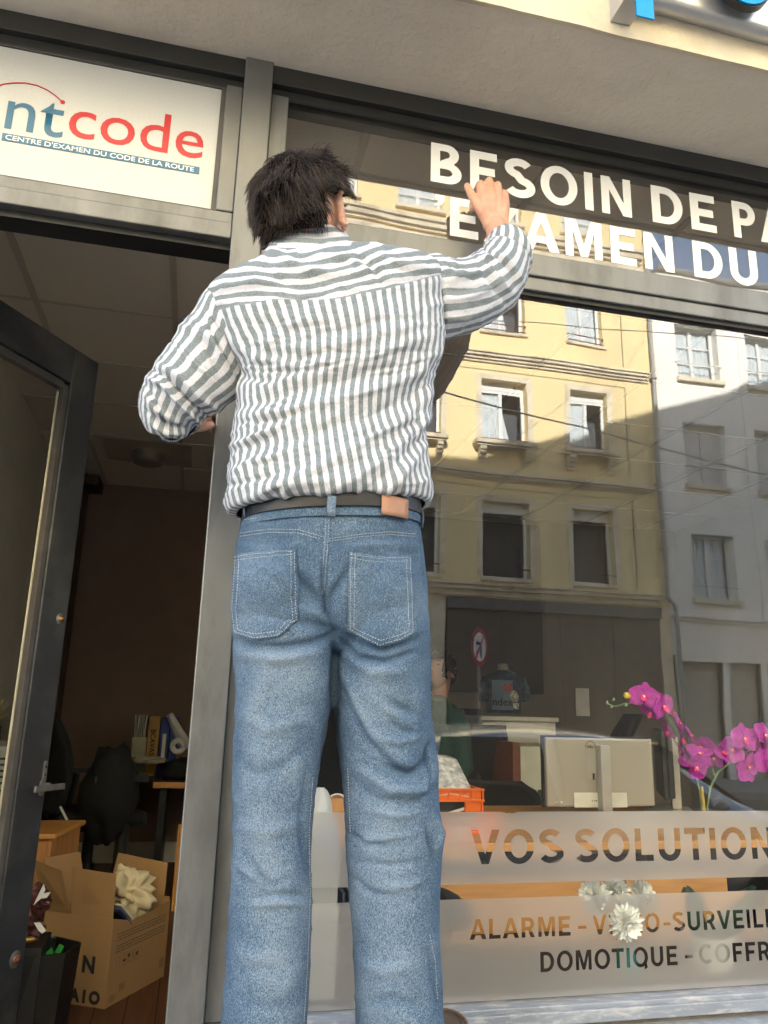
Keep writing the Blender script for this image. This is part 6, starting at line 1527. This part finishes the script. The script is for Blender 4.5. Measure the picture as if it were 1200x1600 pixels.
# ---- sleeves
def sleeve(rows, nr_, nt_, folds, nm, phase=0, per=.26, par=None, amp=1.0, name='sleeve', flip=1):
    P, F_, th, vv = loft(rows, nr_, nt_, .92); X, Y = projn(P); me = mesh_np(name, P, F_); fix_normals(me); NN = normals(me)
    if np.mean(np.einsum('ij,ij->i', NN, P-P.mean(0))) < 0: NN = -NN
    H_ = 1.2*fold_field(X, Y, [(a_, b_*.75, c_) for a_, b_, c_ in folds])*(np.cos(th) > -.4)+nz3(P, (22, 22, 22), phase)*.0030*amp+nz3(P, (55, 55, 55), phase+4)*.0009*amp+np.array([(1-2*abs(noise.noise((p[0]*24+phase, p[1]*24, p[2]*24))))**3 for p in P])*.0020*amp
    setco(me, P+NN*H_[:, None]); attr(me, 'sc', th/pi*per/2*flip+phase*.004+H_*.15); attr(me, 'yk', th*0); attr(me, 'ym', th*0-1.0)
    smooth_all(me); o = link(name, mat_set(me, SHIRT), par if par else man); q = o.modifiers.new('solid', 'SOLIDIFY'); q.thickness = .0018; q.offset = -1; return o
rs = [(648, 400, 676, 532, -.335, .050, .05), (672, 403, 690, 530, -.335, .062, .06), (698, 409, 712, 524, -.325, .064, .06), (724, 406, 741, 515, -.305, .064, .06), (745, 394, 772, 500, -.280, .062, .058), (757, 383, 800, 478, -.255, .060, .055), (762, 379, 816, 450, -.235, .056, .052), (764, 377, 821, 425, -.215, .052, .050), (765, 376, 820, 408, -.200, .048, .048)]
sleeve(rs, 120, 150, [([(752, 385), (778, 402), (800, 425), (806, 452)], 3, -.008), ([(742, 396), (768, 416), (790, 446)], 3, -.006), ([(700, 410), (705, 420), (730, 418)], 3, -.004), ([(690, 455), (730, 452), (770, 445)], 3, -.003), ([(690, 440), (730, 432), (765, 420)], 6, .006), ([(695, 470), (740, 462), (790, 440)], 7, .005), ([(755, 400), (775, 430), (800, 460)], 7, .007), ([(745, 410), (765, 440), (790, 475)], 6, -.006), ([(770, 392), (795, 410), (815, 440)], 6, .006), ([(690, 420), (710, 430), (730, 425)], 6, .007), ([(690, 500), (730, 498), (770, 480)], 9, .004), ([(685, 430), (690, 480), (693, 520)], 5, -.007), ([(740, 395), (752, 405), (770, 400)], 5, .007)], 'sleeve', 2, .30, shirt)
# rolled cuff of the right sleeve
rc = [(764, 396, 815, 428, -.222, .050, .046), (757, 391, 825, 426, -.218, .061, .056), (757, 383, 825, 417, -.212, .063, .058), (761, 375, 821, 405, -.195, .058, .054), (764, 370, 816, 393, -.180, .052, .05), (768, 371, 811, 388, -.176, .044, .045), (770, 377, 810, 396, -.186, .040, .04)]
sleeve(rc, 50, 130, [([(765, 385), (790, 388), (815, 405)], 4, -.004)], 'cuff', 5, .27, shirt, .7, 'cuff')
ls = [(346, 446, 400, 560, -.335, .045, .05), (322, 458, 384, 574, -.335, .058, .055), (302, 488, 380, 598, -.335, .064, .055), (280, 519, 371, 618, -.335, .066, .055), (258, 549, 352, 634, -.335, .066, .055), (240, 577, 332, 647, -.335, .064, .055), (226, 603, 314, 657, -.33, .060, .055), (219, 628, 303, 665, -.325, .056, .055), (222, 652, 297, 672, -.315, .050, .055), (233, 667, 292, 678, -.305, .040, .05), (245, 676, 287, 681, -.30, .026, .04), (258, 681, 278, 683, -.30, .008, .02)]
sleeve(ls, 170, 170, [([(240, 578), (262, 590), (290, 620), (325, 652)], 3.4, -.011), ([(232, 592), (255, 602), (282, 632), (312, 660)], 4.5, .006), ([(228, 600), (250, 640), (262, 672)], 4, -.004), ([(262, 530), (300, 560), (345, 600)], 3, -.004), ([(322, 500), (340, 540), (372, 590)], 3, -.007), ([(250, 650), (262, 664), (290, 666)], 3, -.006), ([(236, 595), (258, 605), (285, 640), (310, 660)], 6, .009), ([(250, 570), (280, 590), (310, 622), (340, 640)], 7, .009), ([(300, 500), (330, 530), (355, 575)], 8, .007), ([(325, 480), (350, 515), (375, 555)], 6, -.007), ([(310, 520), (330, 555), (350, 600)], 7, -.006), ([(345, 500), (365, 530), (378, 560)], 6, .008), ([(275, 540), (300, 560), (330, 590)], 8, .005), ([(225, 615), (245, 640), (275, 660)], 7, .006), ([(228, 640), (250, 660), (285, 668)], 5, -.007), ([(238, 662), (262, 676), (285, 676)], 5, .007), ([(270, 510), (300, 515), (330, 540)], 8, .005)], 'sleeve', 8, .31, shirt)
lf = [(240, 600, 300, 676, -.30, .045, .04), (256, 610, 304, 676, -.25, .045, .04), (278, 630, 304, 670, -.19, .038, .036), (282, 638, 305, 664, -.17, .030, .030)]
P_, F2, th, vv = loft(lf, 50, 90, .95); me = mesh_np('forearm_sleeve', P_, F2); fix_normals(me); attr(me, 'sc', th*.045); attr(me, 'yk', th*0); attr(me, 'ym', th*0-1); smooth_all(me); link('sleeve', mat_set(me, SHIRT), shirt)
MB().tube([V(at(294+6*cos(a_), 651+14*sin(a_), -.165)) for a_ in np.linspace(0, 2*pi, 20)], .006, 8).build('cuff_roll', mat('cuff_grey_stripe', (.35, .38, .42), rough=.9, var=.6, scale=70), shirt, smooth=True)

# ---- collar
def collar():
    rows = [(400, 421, 581, 423, -.343, .086, .084), (406, 410, 573, 411, -.341, .072, .078), (414, 396, 562, 399, -.338, .066, .074), (419, 383, 554, 389, -.335, .062, .07), (425, 371, 546, 379, -.332, .058, .065), (430, 365, 540, 375, -.332, .055, .062), (433, 368, 538, 378, -.332, .051, .058), (436, 386, 536, 394, -.333, .049, .056)]
    P, F_, th, vv = loft(rows, 60, 160, .95, horizontal=True)
    P = P.copy(); X, Y = projn(P); me = mesh_np('collar', P, F_); fix_normals(me); NN = normals(me)
    H_ = nz3(P, (20, 20, 20), 7)*.003+fold_field(X, Y, [([(440, 372), (480, 366), (520, 370)], 5, -.002)]); setco(me, P+NN*H_[:, None])
    attr(me, 'sc', (Y+.0006*(X-480)**2)*.00105+.004); attr(me, 'yk', th*0); attr(me, 'ym', th*0-1); smooth_all(me); o = link('collar', mat_set(me, SHIRT), shirt)
    q = o.modifiers.new('solid', 'SOLIDIFY'); q.thickness = .0035
collar()
# armhole and yoke seams as fine raised welts
def surf(bvh, px, py, off=.001):
    r_ = V(ray(px, py)); r_.normalize(); h = bvh.ray_cast(V(CAMP), r_)
    if h[0] is None: return None, None
    n_ = h[1] if h[1].dot(r_) < 0 else -h[1]; return h[0]+n_*off, n_
def dense(pts, step=3):
    out = []; 
    for a_, b_ in zip(pts[:-1], pts[1:]):
        n_ = max(1, int(math.hypot(b_[0]-a_[0], b_[1]-a_[1])/step))
        for k in range(n_): f_ = k/n_; out.append((a_[0]+(b_[0]-a_[0])*f_, a_[1]+(b_[1]-a_[1])*f_))
    return out+[pts[-1]]

# ---- jeans
J = MB()
def addloft(rows, n1, n2, expo): 
    P, F_, th, vv = loft(rows, n1, n2, expo, True, True, horizontal=True); J.add(P, F_)
addloft([(382, 800, 650, 798, -.37, .108, .10), (375, 826, 651, 822, -.37, .112, .10), (368, 866, 656, 864, -.37, .112, .10), (363, 915, 663, 912, -.37, .108, .10), (361, 955, 666, 952, -.37, .100, .10), (364, 995, 666, 992, -.37, .085, .09), (372, 1020, 660, 1018, -.37, .060, .07)], 60, 80, .85)
addloft([(374, 900, 510, 900, -.375, .085, .08), (363, 960, 521, 960, -.375, .098, .09), (362, 1000, 523, 1000, -.375, .100, .09), (366, 1060, 521, 1060, -.372, .098, .09), (367, 1120, 513, 1120, -.37, .092, .085), (364, 1190, 498, 1190, -.37, .086, .08), (363, 1260, 489, 1260, -.37, .080, .075), (362, 1330, 484, 1330, -.37, .077, .075), (359, 1400, 485, 1400, -.37, .077, .075), (355, 1470, 484, 1470, -.37, .077, .075), (350, 1540, 480, 1540, -.37, .077, .075), (345, 1600, 477, 1600, -.37, .078, .078), (344, 1616, 476, 1616, -.37, .080, .08)], 150, 70, .92)
addloft([(522, 900, 655, 900, -.375, .085, .08), (524, 960, 666, 960, -.375, .098, .09), (523, 1000, 668, 1000, -.375, .100, .09), (521, 1060, 668, 1060, -.372, .098, .09), (523, 1120, 670, 1120, -.37, .092, .085), (532, 1190, 679, 1190, -.37, .088, .08), (539, 1250, 682, 1250, -.37, .084, .078), (541, 1290, 687, 1290, -.37, .082, .077), (544, 1340, 685, 1340, -.37, .080, .077), (547, 1400, 683, 1400, -.37, .080, .077), (551, 1460, 683, 1460, -.37, .080, .077), (554, 1520, 687, 1520, -.37, .081, .078), (557, 1590, 688, 1590, -.37, .083, .08), (558, 1614, 689, 1614, -.37, .084, .08)], 150, 70, .92)
J.ball(at(433, 918, -.405), (.078, .078, .088), 28); J.ball(at(593, 922, -.405), (.080, .078, .090), 28)
jm = remesh(J, .0044, 8, .6)
P = coords(jm); X, Y = projn(P); NN = normals(jm)
if np.mean(np.einsum('ij,ij->i', NN, P-P.mean(0))) < 0: NN = -NN
jf = [([(523, 985), (490, 975), (440, 968), (400, 962)], 10, -.006), ([(524, 990), (490, 1003), (440, 1012), (395, 1010), (366, 1000)], 9, -.010), ([(380, 1022), (440, 1030), (500, 1018)], 14, .006),
      ([(524, 992), (560, 1028), (600, 1034), (650, 1018)], 7, -.009), ([(528, 985), (560, 1005), (600, 1018), (640, 1005), (660, 995)], 8, -.006), ([(530, 1010), (580, 1050), (640, 1050)], 14, .006),
      ([(522, 985), (510, 955), (506, 915), (506, 880)], 7, -.012), ([(522, 990), (522, 1040), (519, 1090)], 8, -.006), ([(455, 890), (480, 915), (505, 950)], 10, -.008), ([(465, 950), (495, 960), (515, 975)], 8, .006), ([(545, 890), (525, 920), (512, 955)], 10, -.007),
      ([(530, 1030), (560, 1110), (600, 1175), (650, 1200)], 14, .007), ([(540, 1080), (570, 1150), (620, 1200), (655, 1215)], 9, -.006), ([(600, 1090), (625, 1105), (655, 1118)], 8, -.006), ([(585, 1150), (620, 1160), (660, 1150)], 8, .005), ([(600, 1195), (640, 1210), (665, 1190), (672, 1160)], 7, -.010), ([(560, 1200), (610, 1235), (660, 1235), (678, 1205)], 11, .009),
      ([(545, 1210), (580, 1245), (640, 1258), (680, 1230)], 7, -.004), ([(575, 1265), (620, 1275), (660, 1268)], 8, .005), ([(545, 1300), (570, 1318), (610, 1322)], 6, -.005), ([(560, 1315), (600, 1310), (650, 1300)], 6, .004), ([(560, 1345), (610, 1352), (660, 1345)], 6, -.004), ([(550, 1370), (580, 1395), (620, 1402)], 6, -.005), ([(600, 1385), (640, 1385), (670, 1370)], 7, .004),
      ([(365, 1180), (400, 1210), (440, 1200), (480, 1160)], 14, -.004), ([(370, 1110), (420, 1140), (480, 1120)], 16, .004), ([(380, 1330), (420, 1385), (455, 1372)], 8, -.005), ([(370, 1350), (410, 1380)], 7, .005), ([(400, 1402), (440, 1396), (475, 1398)], 6, -.006), ([(385, 1415), (430, 1410), (480, 1412)], 8, .005), ([(365, 1290), (420, 1300), (480, 1280)], 14, .003), ([(480, 1200), (470, 1290), (482, 1380)], 7, -.004),
      ([(668, 1175), (672, 1210), (668, 1240)], 5, -.009), ([(676, 1275), (688, 1300), (683, 1330)], 7, .007), ([(664, 1290), (672, 1320), (680, 1345)], 5, -.006), ([(668, 1480), (676, 1530), (684, 1580)], 5, -.005), ([(365, 1480), (400, 1500), (440, 1495)], 14, .003), ([(560, 1500), (600, 1520), (660, 1500)], 16, .004), ([(560, 1570), (610, 1560), (660, 1575)], 12, -.004),
      ([(375, 1560), (420, 1575), (470, 1560)], 14, -.003), ([(372, 850), (420, 858), (480, 850)], 8, .003), ([(540, 855), (600, 850), (650, 855)], 8, .003), ([(400, 880), (440, 900), (460, 930)], 9, .004), ([(560, 900), (600, 880), (640, 900)], 9, .003), ([(420, 1040), (400, 1100), (380, 1150)], 13, .004), ([(640, 1060), (650, 1110), (645, 1160)], 12, .004), ([(610, 1120), (625, 1140), (650, 1145)], 7, -.006)]
Hj = 1.12*fold_field(X, Y, [(a_, b_*.68, c_) for a_, b_, c_ in jf])*(NN[:, 1] < .35)+nz3(P, (9, 9, 7), 2)*.0028+nz3(P, (30, 30, 22), 6)*.0008+np.array([(1-2*abs(noise.noise((p[0]*13, p[1]*13, p[2]*20+3))))**3 for p in P])*.0016
setco(jm, P+NN*Hj[:, None]); P = coords(jm); X, Y = projn(P)
def gb(cx, cy, sx, sy): return np.exp(-((X-cx)/sx)**2-((Y-cy)/sy)**2)
wear = -.05+.55*gb(440, 1070, 55, 70)+.45*gb(595, 1080, 50, 80)+.30*gb(425, 930, 45, 40)+.30*gb(600, 930, 45, 40)+.55*gb(425, 1300, 50, 130)+.50*gb(612, 1330, 55, 120)+.4*gb(420, 1480, 50, 100)+.4*gb(615, 1490, 55, 100)+.3*gb(400, 1150, 20, 80)-.35*gb(523, 1000, 25, 60)-.25*gb(480, 930, 25, 40)-.2*gb(520, 850, 50, 20)
ds = Hj/.010; wear += .45*np.clip(ds, -.6, .6); attr(jm, 'wear', wear)
jeans = link('jeans', mat_set(jm, DENIM), man)
BV_J = BVHTree.FromPolygons([v.co for v in jm.vertices], [tuple(p.vertices) for p in jm.polygons])
def patch(nm, topc, botc, nx_, ny_, off, m_, par, wear_=0.1, thick=.0016):
    vs = []; ok = True; last = None; 
    def cur(c, s_): 
        c = np.array(c, float); l_ = np.concatenate([[0], np.cumsum(np.hypot(*np.diff(c, axis=0).T))]); l_ /= l_[-1]; return np.array([np.interp(s_, l_, c[:, 0]), np.interp(s_, l_, c[:, 1])])
    for j in range(ny_+1):
        for i in range(nx_+1):
            q = cur(topc, i/nx_)*(1-j/ny_)+cur(botc, i/nx_)*j/ny_; h_, n_ = surf(BV_J, q[0], q[1], off)
            if h_ is None or (last is not None and i > 0 and (h_-last).length > .03): h_ = last if last is not None else V(at(q[0], q[1], -.42))
            last = h_; vs.append(h_)
    fs = [(j*(nx_+1)+i, j*(nx_+1)+i+1, (j+1)*(nx_+1)+i+1, (j+1)*(nx_+1)+i) for j in range(ny_) for i in range(nx_)]
    me = mesh_np(nm, vs, fs); px_, py_ = projn(np.array(vs)); attr(me, 'wear', np.full(len(vs), wear_)+.3*np.sin(px_*.05)*.3); smooth_all(me); o = link(nm, mat_set(me, m_), par)
    q = o.modifiers.new('solid', 'SOLIDIFY'); q.thickness = thick; q.offset = 0; return o
def stitches(lines, nm='stitching', m_=None, bvh=None, off=.0016, r_=.0005, dash=3.0, gap=1.2, par=None):
    mb = MB()
    for pts in lines:
        d_ = dense(pts, .8); acc = 0; seg = []
        for k, q in enumerate(d_):
            ph = (k*.8) % (dash+gap); h_, n_ = surf(bvh or BV_J, q[0], q[1], off)
            if ph < dash and h_ is not None: seg.append(h_)
            else:
                if len(seg) > 1 and all((a_-b_).length < .01 for a_, b_ in zip(seg[:-1], seg[1:])): mb.tube(seg[::max(1, len(seg)-1)] if len(seg) < 4 else [seg[0], seg[len(seg)//2], seg[-1]], r_, 5)
                seg = []
    o = mb.build(nm, m_ or THREAD, par or jeans, smooth=True); return o
pk_l = patch('back_pocket', [(369, 867), (415, 862), (463, 857)], [(367, 990), (398, 1000), (436, 995), (466, 969)], 34, 44, .0026, DENIM, jeans, .12, .0026)
pk_r = patch('back_pocket', [(545, 862), (592, 870), (641, 869)], [(543, 985), (570, 1000), (594, 1011), (625, 1003), (646, 990)], 34, 44, .0026, DENIM, jeans, .12, .0026)
BV_P = None
def off_line(pts, d):
    out = []
    for i, p in enumerate(pts):
        a_ = np.array(pts[max(i-1, 0)]); b_ = np.array(pts[min(i+1, len(pts)-1)]); t_ = (b_-a_)/np.linalg.norm(b_-a_); out.append((p[0]-t_[1]*d, p[1]+t_[0]*d))
    return out
pl_o = [(371, 870), (369, 910), (366, 950), (370, 987), (398, 997), (435, 992), (463, 967), (460, 935), (458, 900), (461, 861)]
pr_o = [(548, 866), (547, 920), (546, 982), (570, 996), (594, 1007), (624, 999), (643, 987), (641, 930), (638, 872)]
stitches([pl_o, off_line(pl_o, -6), [(370, 871), (415, 866), (460, 861)], [(370, 877), (415, 872), (460, 867)]], 'pocket_stitching', off=.0046, par=jeans)
stitches([pr_o, off_line(pr_o, -6), [(548, 866), (592, 874), (638, 873)], [(548, 872), (592, 880), (638, 879)]], 'pocket_stitching', off=.0046, par=jeans)
L_ = [[(376, 833), (419, 827), (467, 828), (505, 839)], [(376, 838), (419, 832), (467, 833), (503, 843)], [(514, 842), (562, 835), (609, 831), (651, 835)], [(514, 846), (562, 839), (609, 835), (651, 839)],
      [(509, 812), (507, 850), (504, 890), (504, 925)], [(514, 812), (512, 850), (509, 890), (508, 925)], [(383, 812), (440, 806), (510, 803)], [(516, 803), (590, 803), (648, 812)],
      [(488, 1215), (482, 1300), (484, 1400), (480, 1500), (474, 1600)], [(544, 1200), (548, 1300)], [(683, 1560), (679, 1500), (671, 1460)]]
stitches(L_, 'seam_stitching', off=.0010, par=jeans)
patch('seam_welt', [(505, 812), (511, 812), (517, 812)], [(502, 930), (505, 930), (508, 930)], 6, 40, .0006, DENIM, jeans, -.1, .0014)
# waistband + belt + loops
def band(nm, rows, m_, expo=.86, n1=12, n2=140, wear_=None, th_=.002):
    P, F_, th, vv = loft(rows, n1, n2, expo, horizontal=True); me = mesh_np(nm, P, F_); fix_normals(me); smooth_all(me)
    if wear_ is not None: attr(me, 'wear', np.full(len(P), wear_))
    o = link(nm, mat_set(me, m_), man); q = o.modifiers.new('solid', 'SOLIDIFY'); q.thickness = th_; q.offset = 1; return o
wbn = band('waistband', [(379, 812, 651, 808, -.37, .1145, .104), (377, 830, 652, 826, -.37, .1155, .104)], DENIM, wear_=.05)
belt = band('belt', [(381, 792, 651, 788, -.37, .1175, .108), (379, 817, 652, 813, -.37, .1180, .108)], mat('black_leather_belt', (.008, .008, .012), rough=.5, var=.3, scale=40, bump=.001), th_=.003)
bvB = None
def bandpt(th, z, out):
    a_ = at(381, 808, -.37); b_ = at(651, 804, -.37); c_ = (a_+b_)/2; w_ = (b_-a_)/2; s_ = math.copysign(abs(sin(th))**.86, sin(th)); k_ = math.copysign(abs(cos(th))**.86, cos(th))
    p_ = V(c_)+V(w_)*s_*(1+out/.155)+Vector((0, -1, 0))*(.119+out)*k_; p_.z = z; return p_
zB = at(510, 806, -.37)[2]
def strap(th, wd, z0, z1, out, nm, m_, par, curve=0):
    mb = MB(); vs = []
    for j in range(5):
        for i in range(5):
            t_ = th+wd*(i/4-.5); z = z0+(z1-z0)*j/4; vs.append(bandpt(t_, z, out+(.002*sin(pi*j/4) if curve else 0)))
    mb.add(vs, [(j*5+i, j*5+i+1, (j+1)*5+i+1, (j+1)*5+i) for j in range(4) for i in range(4)]); return mb.build(nm, m_, par, smooth=True, solid=.002)
def zof(py, th=0): return at(510, py, bandpt(th, 0, .004).y)[2]
lp_ = strap(-.10, .075, zof(806), zof(774), .0048, 'belt_loop', DENIM, jeans, 1); 
for l_ in (lp_,): attr(l_.data, 'wear', np.full(len(l_.data.vertices), .5))
strap(.55, .40, zof(799, .62), zof(768, .62), .0042, 'leather_patch', mat('tan_leather', (.33, .17, .105), rough=.55, var=.15, scale=20), belt)
l2 = strap(1.22, .05, zof(812, 1.2), zof(784, 1.2), .0055, 'belt_loop', DENIM, jeans, 1); attr(l2.data, 'wear', np.full(len(l2.data.vertices), .3))
l3 = strap(-1.30, .05, zof(816, 1.2), zof(788, 1.2), .0055, 'belt_loop', DENIM, jeans, 1); attr(l3.data, 'wear', np.full(len(l3.data.vertices), .3))
# shoes
LE = mat('brown_leather_shoe', (.055, .032, .028), rough=.4, var=.25, scale=30); SO = mat('dark_rubber_sole', (.03, .025, .022), rough=.7); BI = mat('tan_piping', (.14, .09, .06), rough=.6)
def shoe(x, yh, yaw, label=None):
    st_ = [(-.005, .022, .055, .012), (.01, .034, .075, .0), (.04, .038, .085, 0), (.08, .038, .088, 0), (.12, .042, .080, 0), (.17, .048, .062, 0), (.21, .048, .050, 0), (.25, .040, .042, 0), (.275, .024, .034, 0), (.285, .008, .024, .004)]
    def T(u, v, z): return (x+v*cos(yaw)+u*sin(yaw), yh+u*cos(yaw)-v*sin(yaw), .825+z)
    n_ = 24; vs = []; fs = []
    for (u, w_, h_, l_) in st_:
        for k in range(n_):
            a_ = 2*pi*k/n_; c_, s_ = cos(a_), sin(a_); c_ = math.copysign(abs(c_)**.8, c_); zz_ = .018+l_+(h_-.018)*(.5+.5*math.copysign(abs(s_)**.75, s_)); vs.append(T(u, w_*c_*(1-.28*max(0, s_)), zz_))
    for i in range(len(st_)-1):
        for k in range(n_): fs.append((i*n_+k, i*n_+(k+1) % n_, (i+1)*n_+(k+1) % n_, (i+1)*n_+k))
    fs += [tuple(range(n_)), tuple((len(st_)-1)*n_+k for k in range(n_))]
    o = MB().add(vs, fs).build('shoe', LE, man, smooth=True); q = o.modifiers.new('sub', 'SUBSURF'); q.levels = 1; q.render_levels = 2
    ol = [(u, w_+.004) for u, w_, h_, l_ in st_]; pts = [T(u, w_, .0) for u, w_ in ol]+[T(u, -w_, 0) for u, w_ in ol[::-1]]
    MB().poly(pts, (0, 0, .020)).build('sole', SO, o, bevel=.004)
    MB().tube([T(.012+.10*(1-cos(a_))/2, .033*sin(a_), .078-.004*cos(a_)) for a_ in np.linspace(0, 2*pi, 24)], .003, 8).build('piping', BI, o, smooth=True)
shoe(.436, -.44, R(11)); shoe(.118, -.46, R(2))
# ---------------------------------------------------------------- colleague inside, seen through the window
qw = at(684, 1047, 2.7); WX, WY = 0., 0.
wo = thing('person', 'smiling person with dark tied hair and dark green coat standing inside the shop', 'person', (WX, WY, 0))
WH = Vector((WX-.035, WY, 1.585)); WR = Matrix.Rotation(R(20), 3, 'Z') @ Matrix.Rotation(R(18), 3, 'X')
b = MB(); head_mesh(b, WH, WR, .93)
chain(b, [WH+Vector((0, -.01, -.06)), Vector((WX, WY-.01, 1.42)), Vector((WX, WY, 1.36))], [.048, .048, .07])
chain(b, [Vector((WX-.15, WY, 1.33)), Vector((WX, WY, 1.34)), Vector((WX+.15, WY, 1.33))], [.03, .06, .03]); chain(b, [Vector((WX, WY, 1.30)), Vector((WX, WY, .95))], [.10, .11])
for s_ in (-1, 1):
    sh = Vector((WX+s_*.15, WY, 1.31)); el = Vector((WX+s_*.20, WY-.03, 1.06)); wr = Vector((WX+s_*.16, WY+.12, .86)); chain(b, [sh, el, wr], [.030, .030, .022])
    hn = wr+Vector((-s_*.01, .05, -.05)); chain(b, [wr, hn], [.024, .026])
    for k in range(4): f0 = hn+Vector(((k-1.5)*.014, .012, -.018)); chain(b, [f0, f0+Vector((0, .008, -.032)), f0+Vector((-s_*.006, 0, -.055+.006*abs(k-1.5)))], [.0085, .0078, .007], 8)
    t0 = hn+Vector((-s_*.022, .008, 0)); chain(b, [t0, t0+Vector((-s_*.012, .014, -.024)), t0+Vector((-s_*.010, .018, -.042))], [.010, .009, .0078], 8)
    chain(b, [Vector((WX+s_*.09, WY, .95)), Vector((WX+s_*.095, WY+.01, .50)), Vector((WX+s_*.10, WY-.01, .09))], [.085, .055, .038])
link('body', mat_set(remesh(b, .0045, 4, .5), mat('shaded_skin', (.42, .21, .14), rough=.55, var=.08)), wo)  # skin colour darkened to stand in for the shade indoors
for s_ in (-1, 1):
    e_ = WH+WR @ Vector((s_*.030, .0715, .004))*.93; ey = MB().ball(e_, .0100, 12).build('eye', mat('dim_eye', (.25, .22, .2), rough=.3) if s_ < 0 else bpy.data.materials['dim_eye'], wo, smooth=True); MB().ball(e_+WR @ Vector((0, .008, 0)), .0055, 8).build('iris', IRIS, ey, smooth=True)
    MB().tube([WH+WR @ Vector((s_*x_, .093-.2*x_, .024+.004*sin((x_-.015)*60)))*.93 for x_ in (.012, .024, .038, .052)], [.002, .003, .0025, .001], 6).build('eyebrow', HAIR, wo, smooth=True)
MB().tube([WH+WR @ Vector((x_, .0965-abs(x_)*.25, -.066+.25*abs(x_)))*.93 for x_ in (-.024, -.012, 0, .012, .024)], [.001, .003, .0035, .003, .001], 8).build('lips', mat('lips', (.40, .12, .10), rough=.4), wo, smooth=True)
n1, n2 = 40, 56; vs = []; fs = []
for i in range(n1+1):
    for k in range(n2):
        a = pi*i/n1; q = 2*pi*k/n2; d = Vector((sin(a)*cos(q), sin(a)*sin(q), cos(a))); vs.append(WH+WR @ (hairpos(d, 1.08+.02*noise.noise(d*5))*.955))
for i in range(n1):
    for k in range(n2):
        a = pi*(i+.5)/n1; q = 2*pi*(k+.5)/n2; d = Vector((sin(a)*cos(q), sin(a)*sin(q), cos(a)))
        if d.z > -.55 and not (d.y > .12 and d.z < .30 and abs(d.x) < .70) and not (abs(d.x) > .86 and d.z < -.12 and d.y > -.20): fs.append((i*n2+k, (i+1)*n2+k, (i+1)*n2+(k+1) % n2, i*n2+(k+1) % n2))
hw = MB().add(vs, fs).build('hair', CAPM, wo, smooth=True, solid=.005)
sr = random.Random(9)
hs_ = MB()
for k in range(900):
    d = Vector((sr.gauss(0, 1), sr.gauss(0, 1), sr.gauss(0, 1))).normalized()
    if d.z < -.5 or (d.y > .12 and d.z < .30 and abs(d.x) < .70) or (abs(d.x) > .86 and d.z < -.12 and d.y > -.20): continue
    pts = []
    for s_ in range(6):
        q_ = (d*(1-s_/6)+Vector((0, -1, .05))*(s_/6)*.9).normalized(); pts.append(WH+WR @ (hairpos(q_, 1.10+.01*sr.random())*.955))
    hs_.tube(pts, [.0006]*5+[.0003], 4, cap=False)
hs_.build('hair_strands', HAIRL, hw, smooth=True)
blob(tuple(WH+WR @ Vector((0, -.115, .0))), (.038, .035, .04), 4, 18, .2).build('hair_bun', HAIR, hw, smooth=True)
GC = mat('dark_green_wool', (.012, .055, .040), rough=.95, var=.2, scale=60, bump=.001, bscale=200)
def ringl(rows, n=36, nm='x', m=None, par=None, cap=(0, 0)):
    me_ = ringloft(rows, n, cap); return me_.build(nm, m, par, smooth=True)
ringl([(WX, WY, 1.405, .075, .07), (WX, WY, 1.385, .13, .09), (WX, WY, 1.35, .185, .11), (WX, WY, 1.28, .205, .125), (WX, WY, 1.10, .20, .125), (WX, WY, .95, .205, .13), (WX, WY, .75, .225, .14), (WX, WY, .55, .24, .15), (WX, WY, .545, .22, .13)], 40, 'coat', GC, wo)
for s_ in (-1, 1):
    MB().tube([(WX+s_*.165, WY, 1.345), (WX+s_*.20, WY-.01, 1.25), (WX+s_*.215, WY-.03, 1.06), (WX+s_*.165, WY+.11, .875)], [.058, .062, .056, .045], 18).build('coat_sleeve', GC, wo, smooth=True)
    MB().poly([(WX+s_*.035, WY+.085, 1.42), (WX+s_*.085, WY+.075, 1.41), (WX+s_*.10, WY+.115, 1.25), (WX+s_*.03, WY+.128, 1.10)], (0, .006, 0)).build('lapel', GC, wo, bevel=.002)
    MB().tube([(WX+s_*.09, WY, .95), (WX+s_*.095, WY+.01, .50), (WX+s_*.10, WY-.005, .10)], [.10, .075, .06], 18).build('trouser_leg', mat('black_trousers', (.02, .02, .022), rough=.9) if s_ < 0 else bpy.data.materials['black_trousers'], wo, smooth=True)
    MB().tube([(WX+s_*.10, WY-.06, .045), (WX+s_*.10, WY+.05, .045), (WX+s_*.10, WY+.16, .03)], [.04, .045, .028], 14).build('boot', M['fabric_black'], wo, smooth=True)
ringl([(WX, WY+.01, 1.44, .058, .06), (WX, WY+.01, 1.41, .066, .068), (WX, WY+.02, 1.37, .09, .09), (WX, WY+.03, 1.25, .07, .102), (WX, WY+.03, 1.0, .06, .104)], 28, 'grey_jumper', mat('grey_jumper', (.10, .11, .10), rough=.9), wo)
blob((WX-.06, WY+.13, 1.13), (.10, .05, .035), 8, 20, .3).build('green_scarf', mat('olive_scarf', (.10, .14, .04), rough=.9), wo, smooth=True)

# turn her round and stand her in the room
zoff = float(qw[2])-1.585
for k, o in enumerate([c for c in wo.children_recursive if c.type == 'MESH']):
    co = coords(o.data).copy(); low = co[:, 2] < .95
    co[:, 2] = np.where(low, .95-(.95-co[:, 2])*(.95+zoff-FZ)/.95, co[:, 2])+zoff; setco(o.data, co); o.location = (0, 0, 0)
wo.location = (float(qw[0]), 2.7, 0); wo.rotation_euler = (0, 0, R(108))
for o in wo.children_recursive: o.matrix_parent_inverse = Matrix.Identity(4)
wo.location.z = FZ
for c in wo.children: c.location = (0, 0, -FZ)
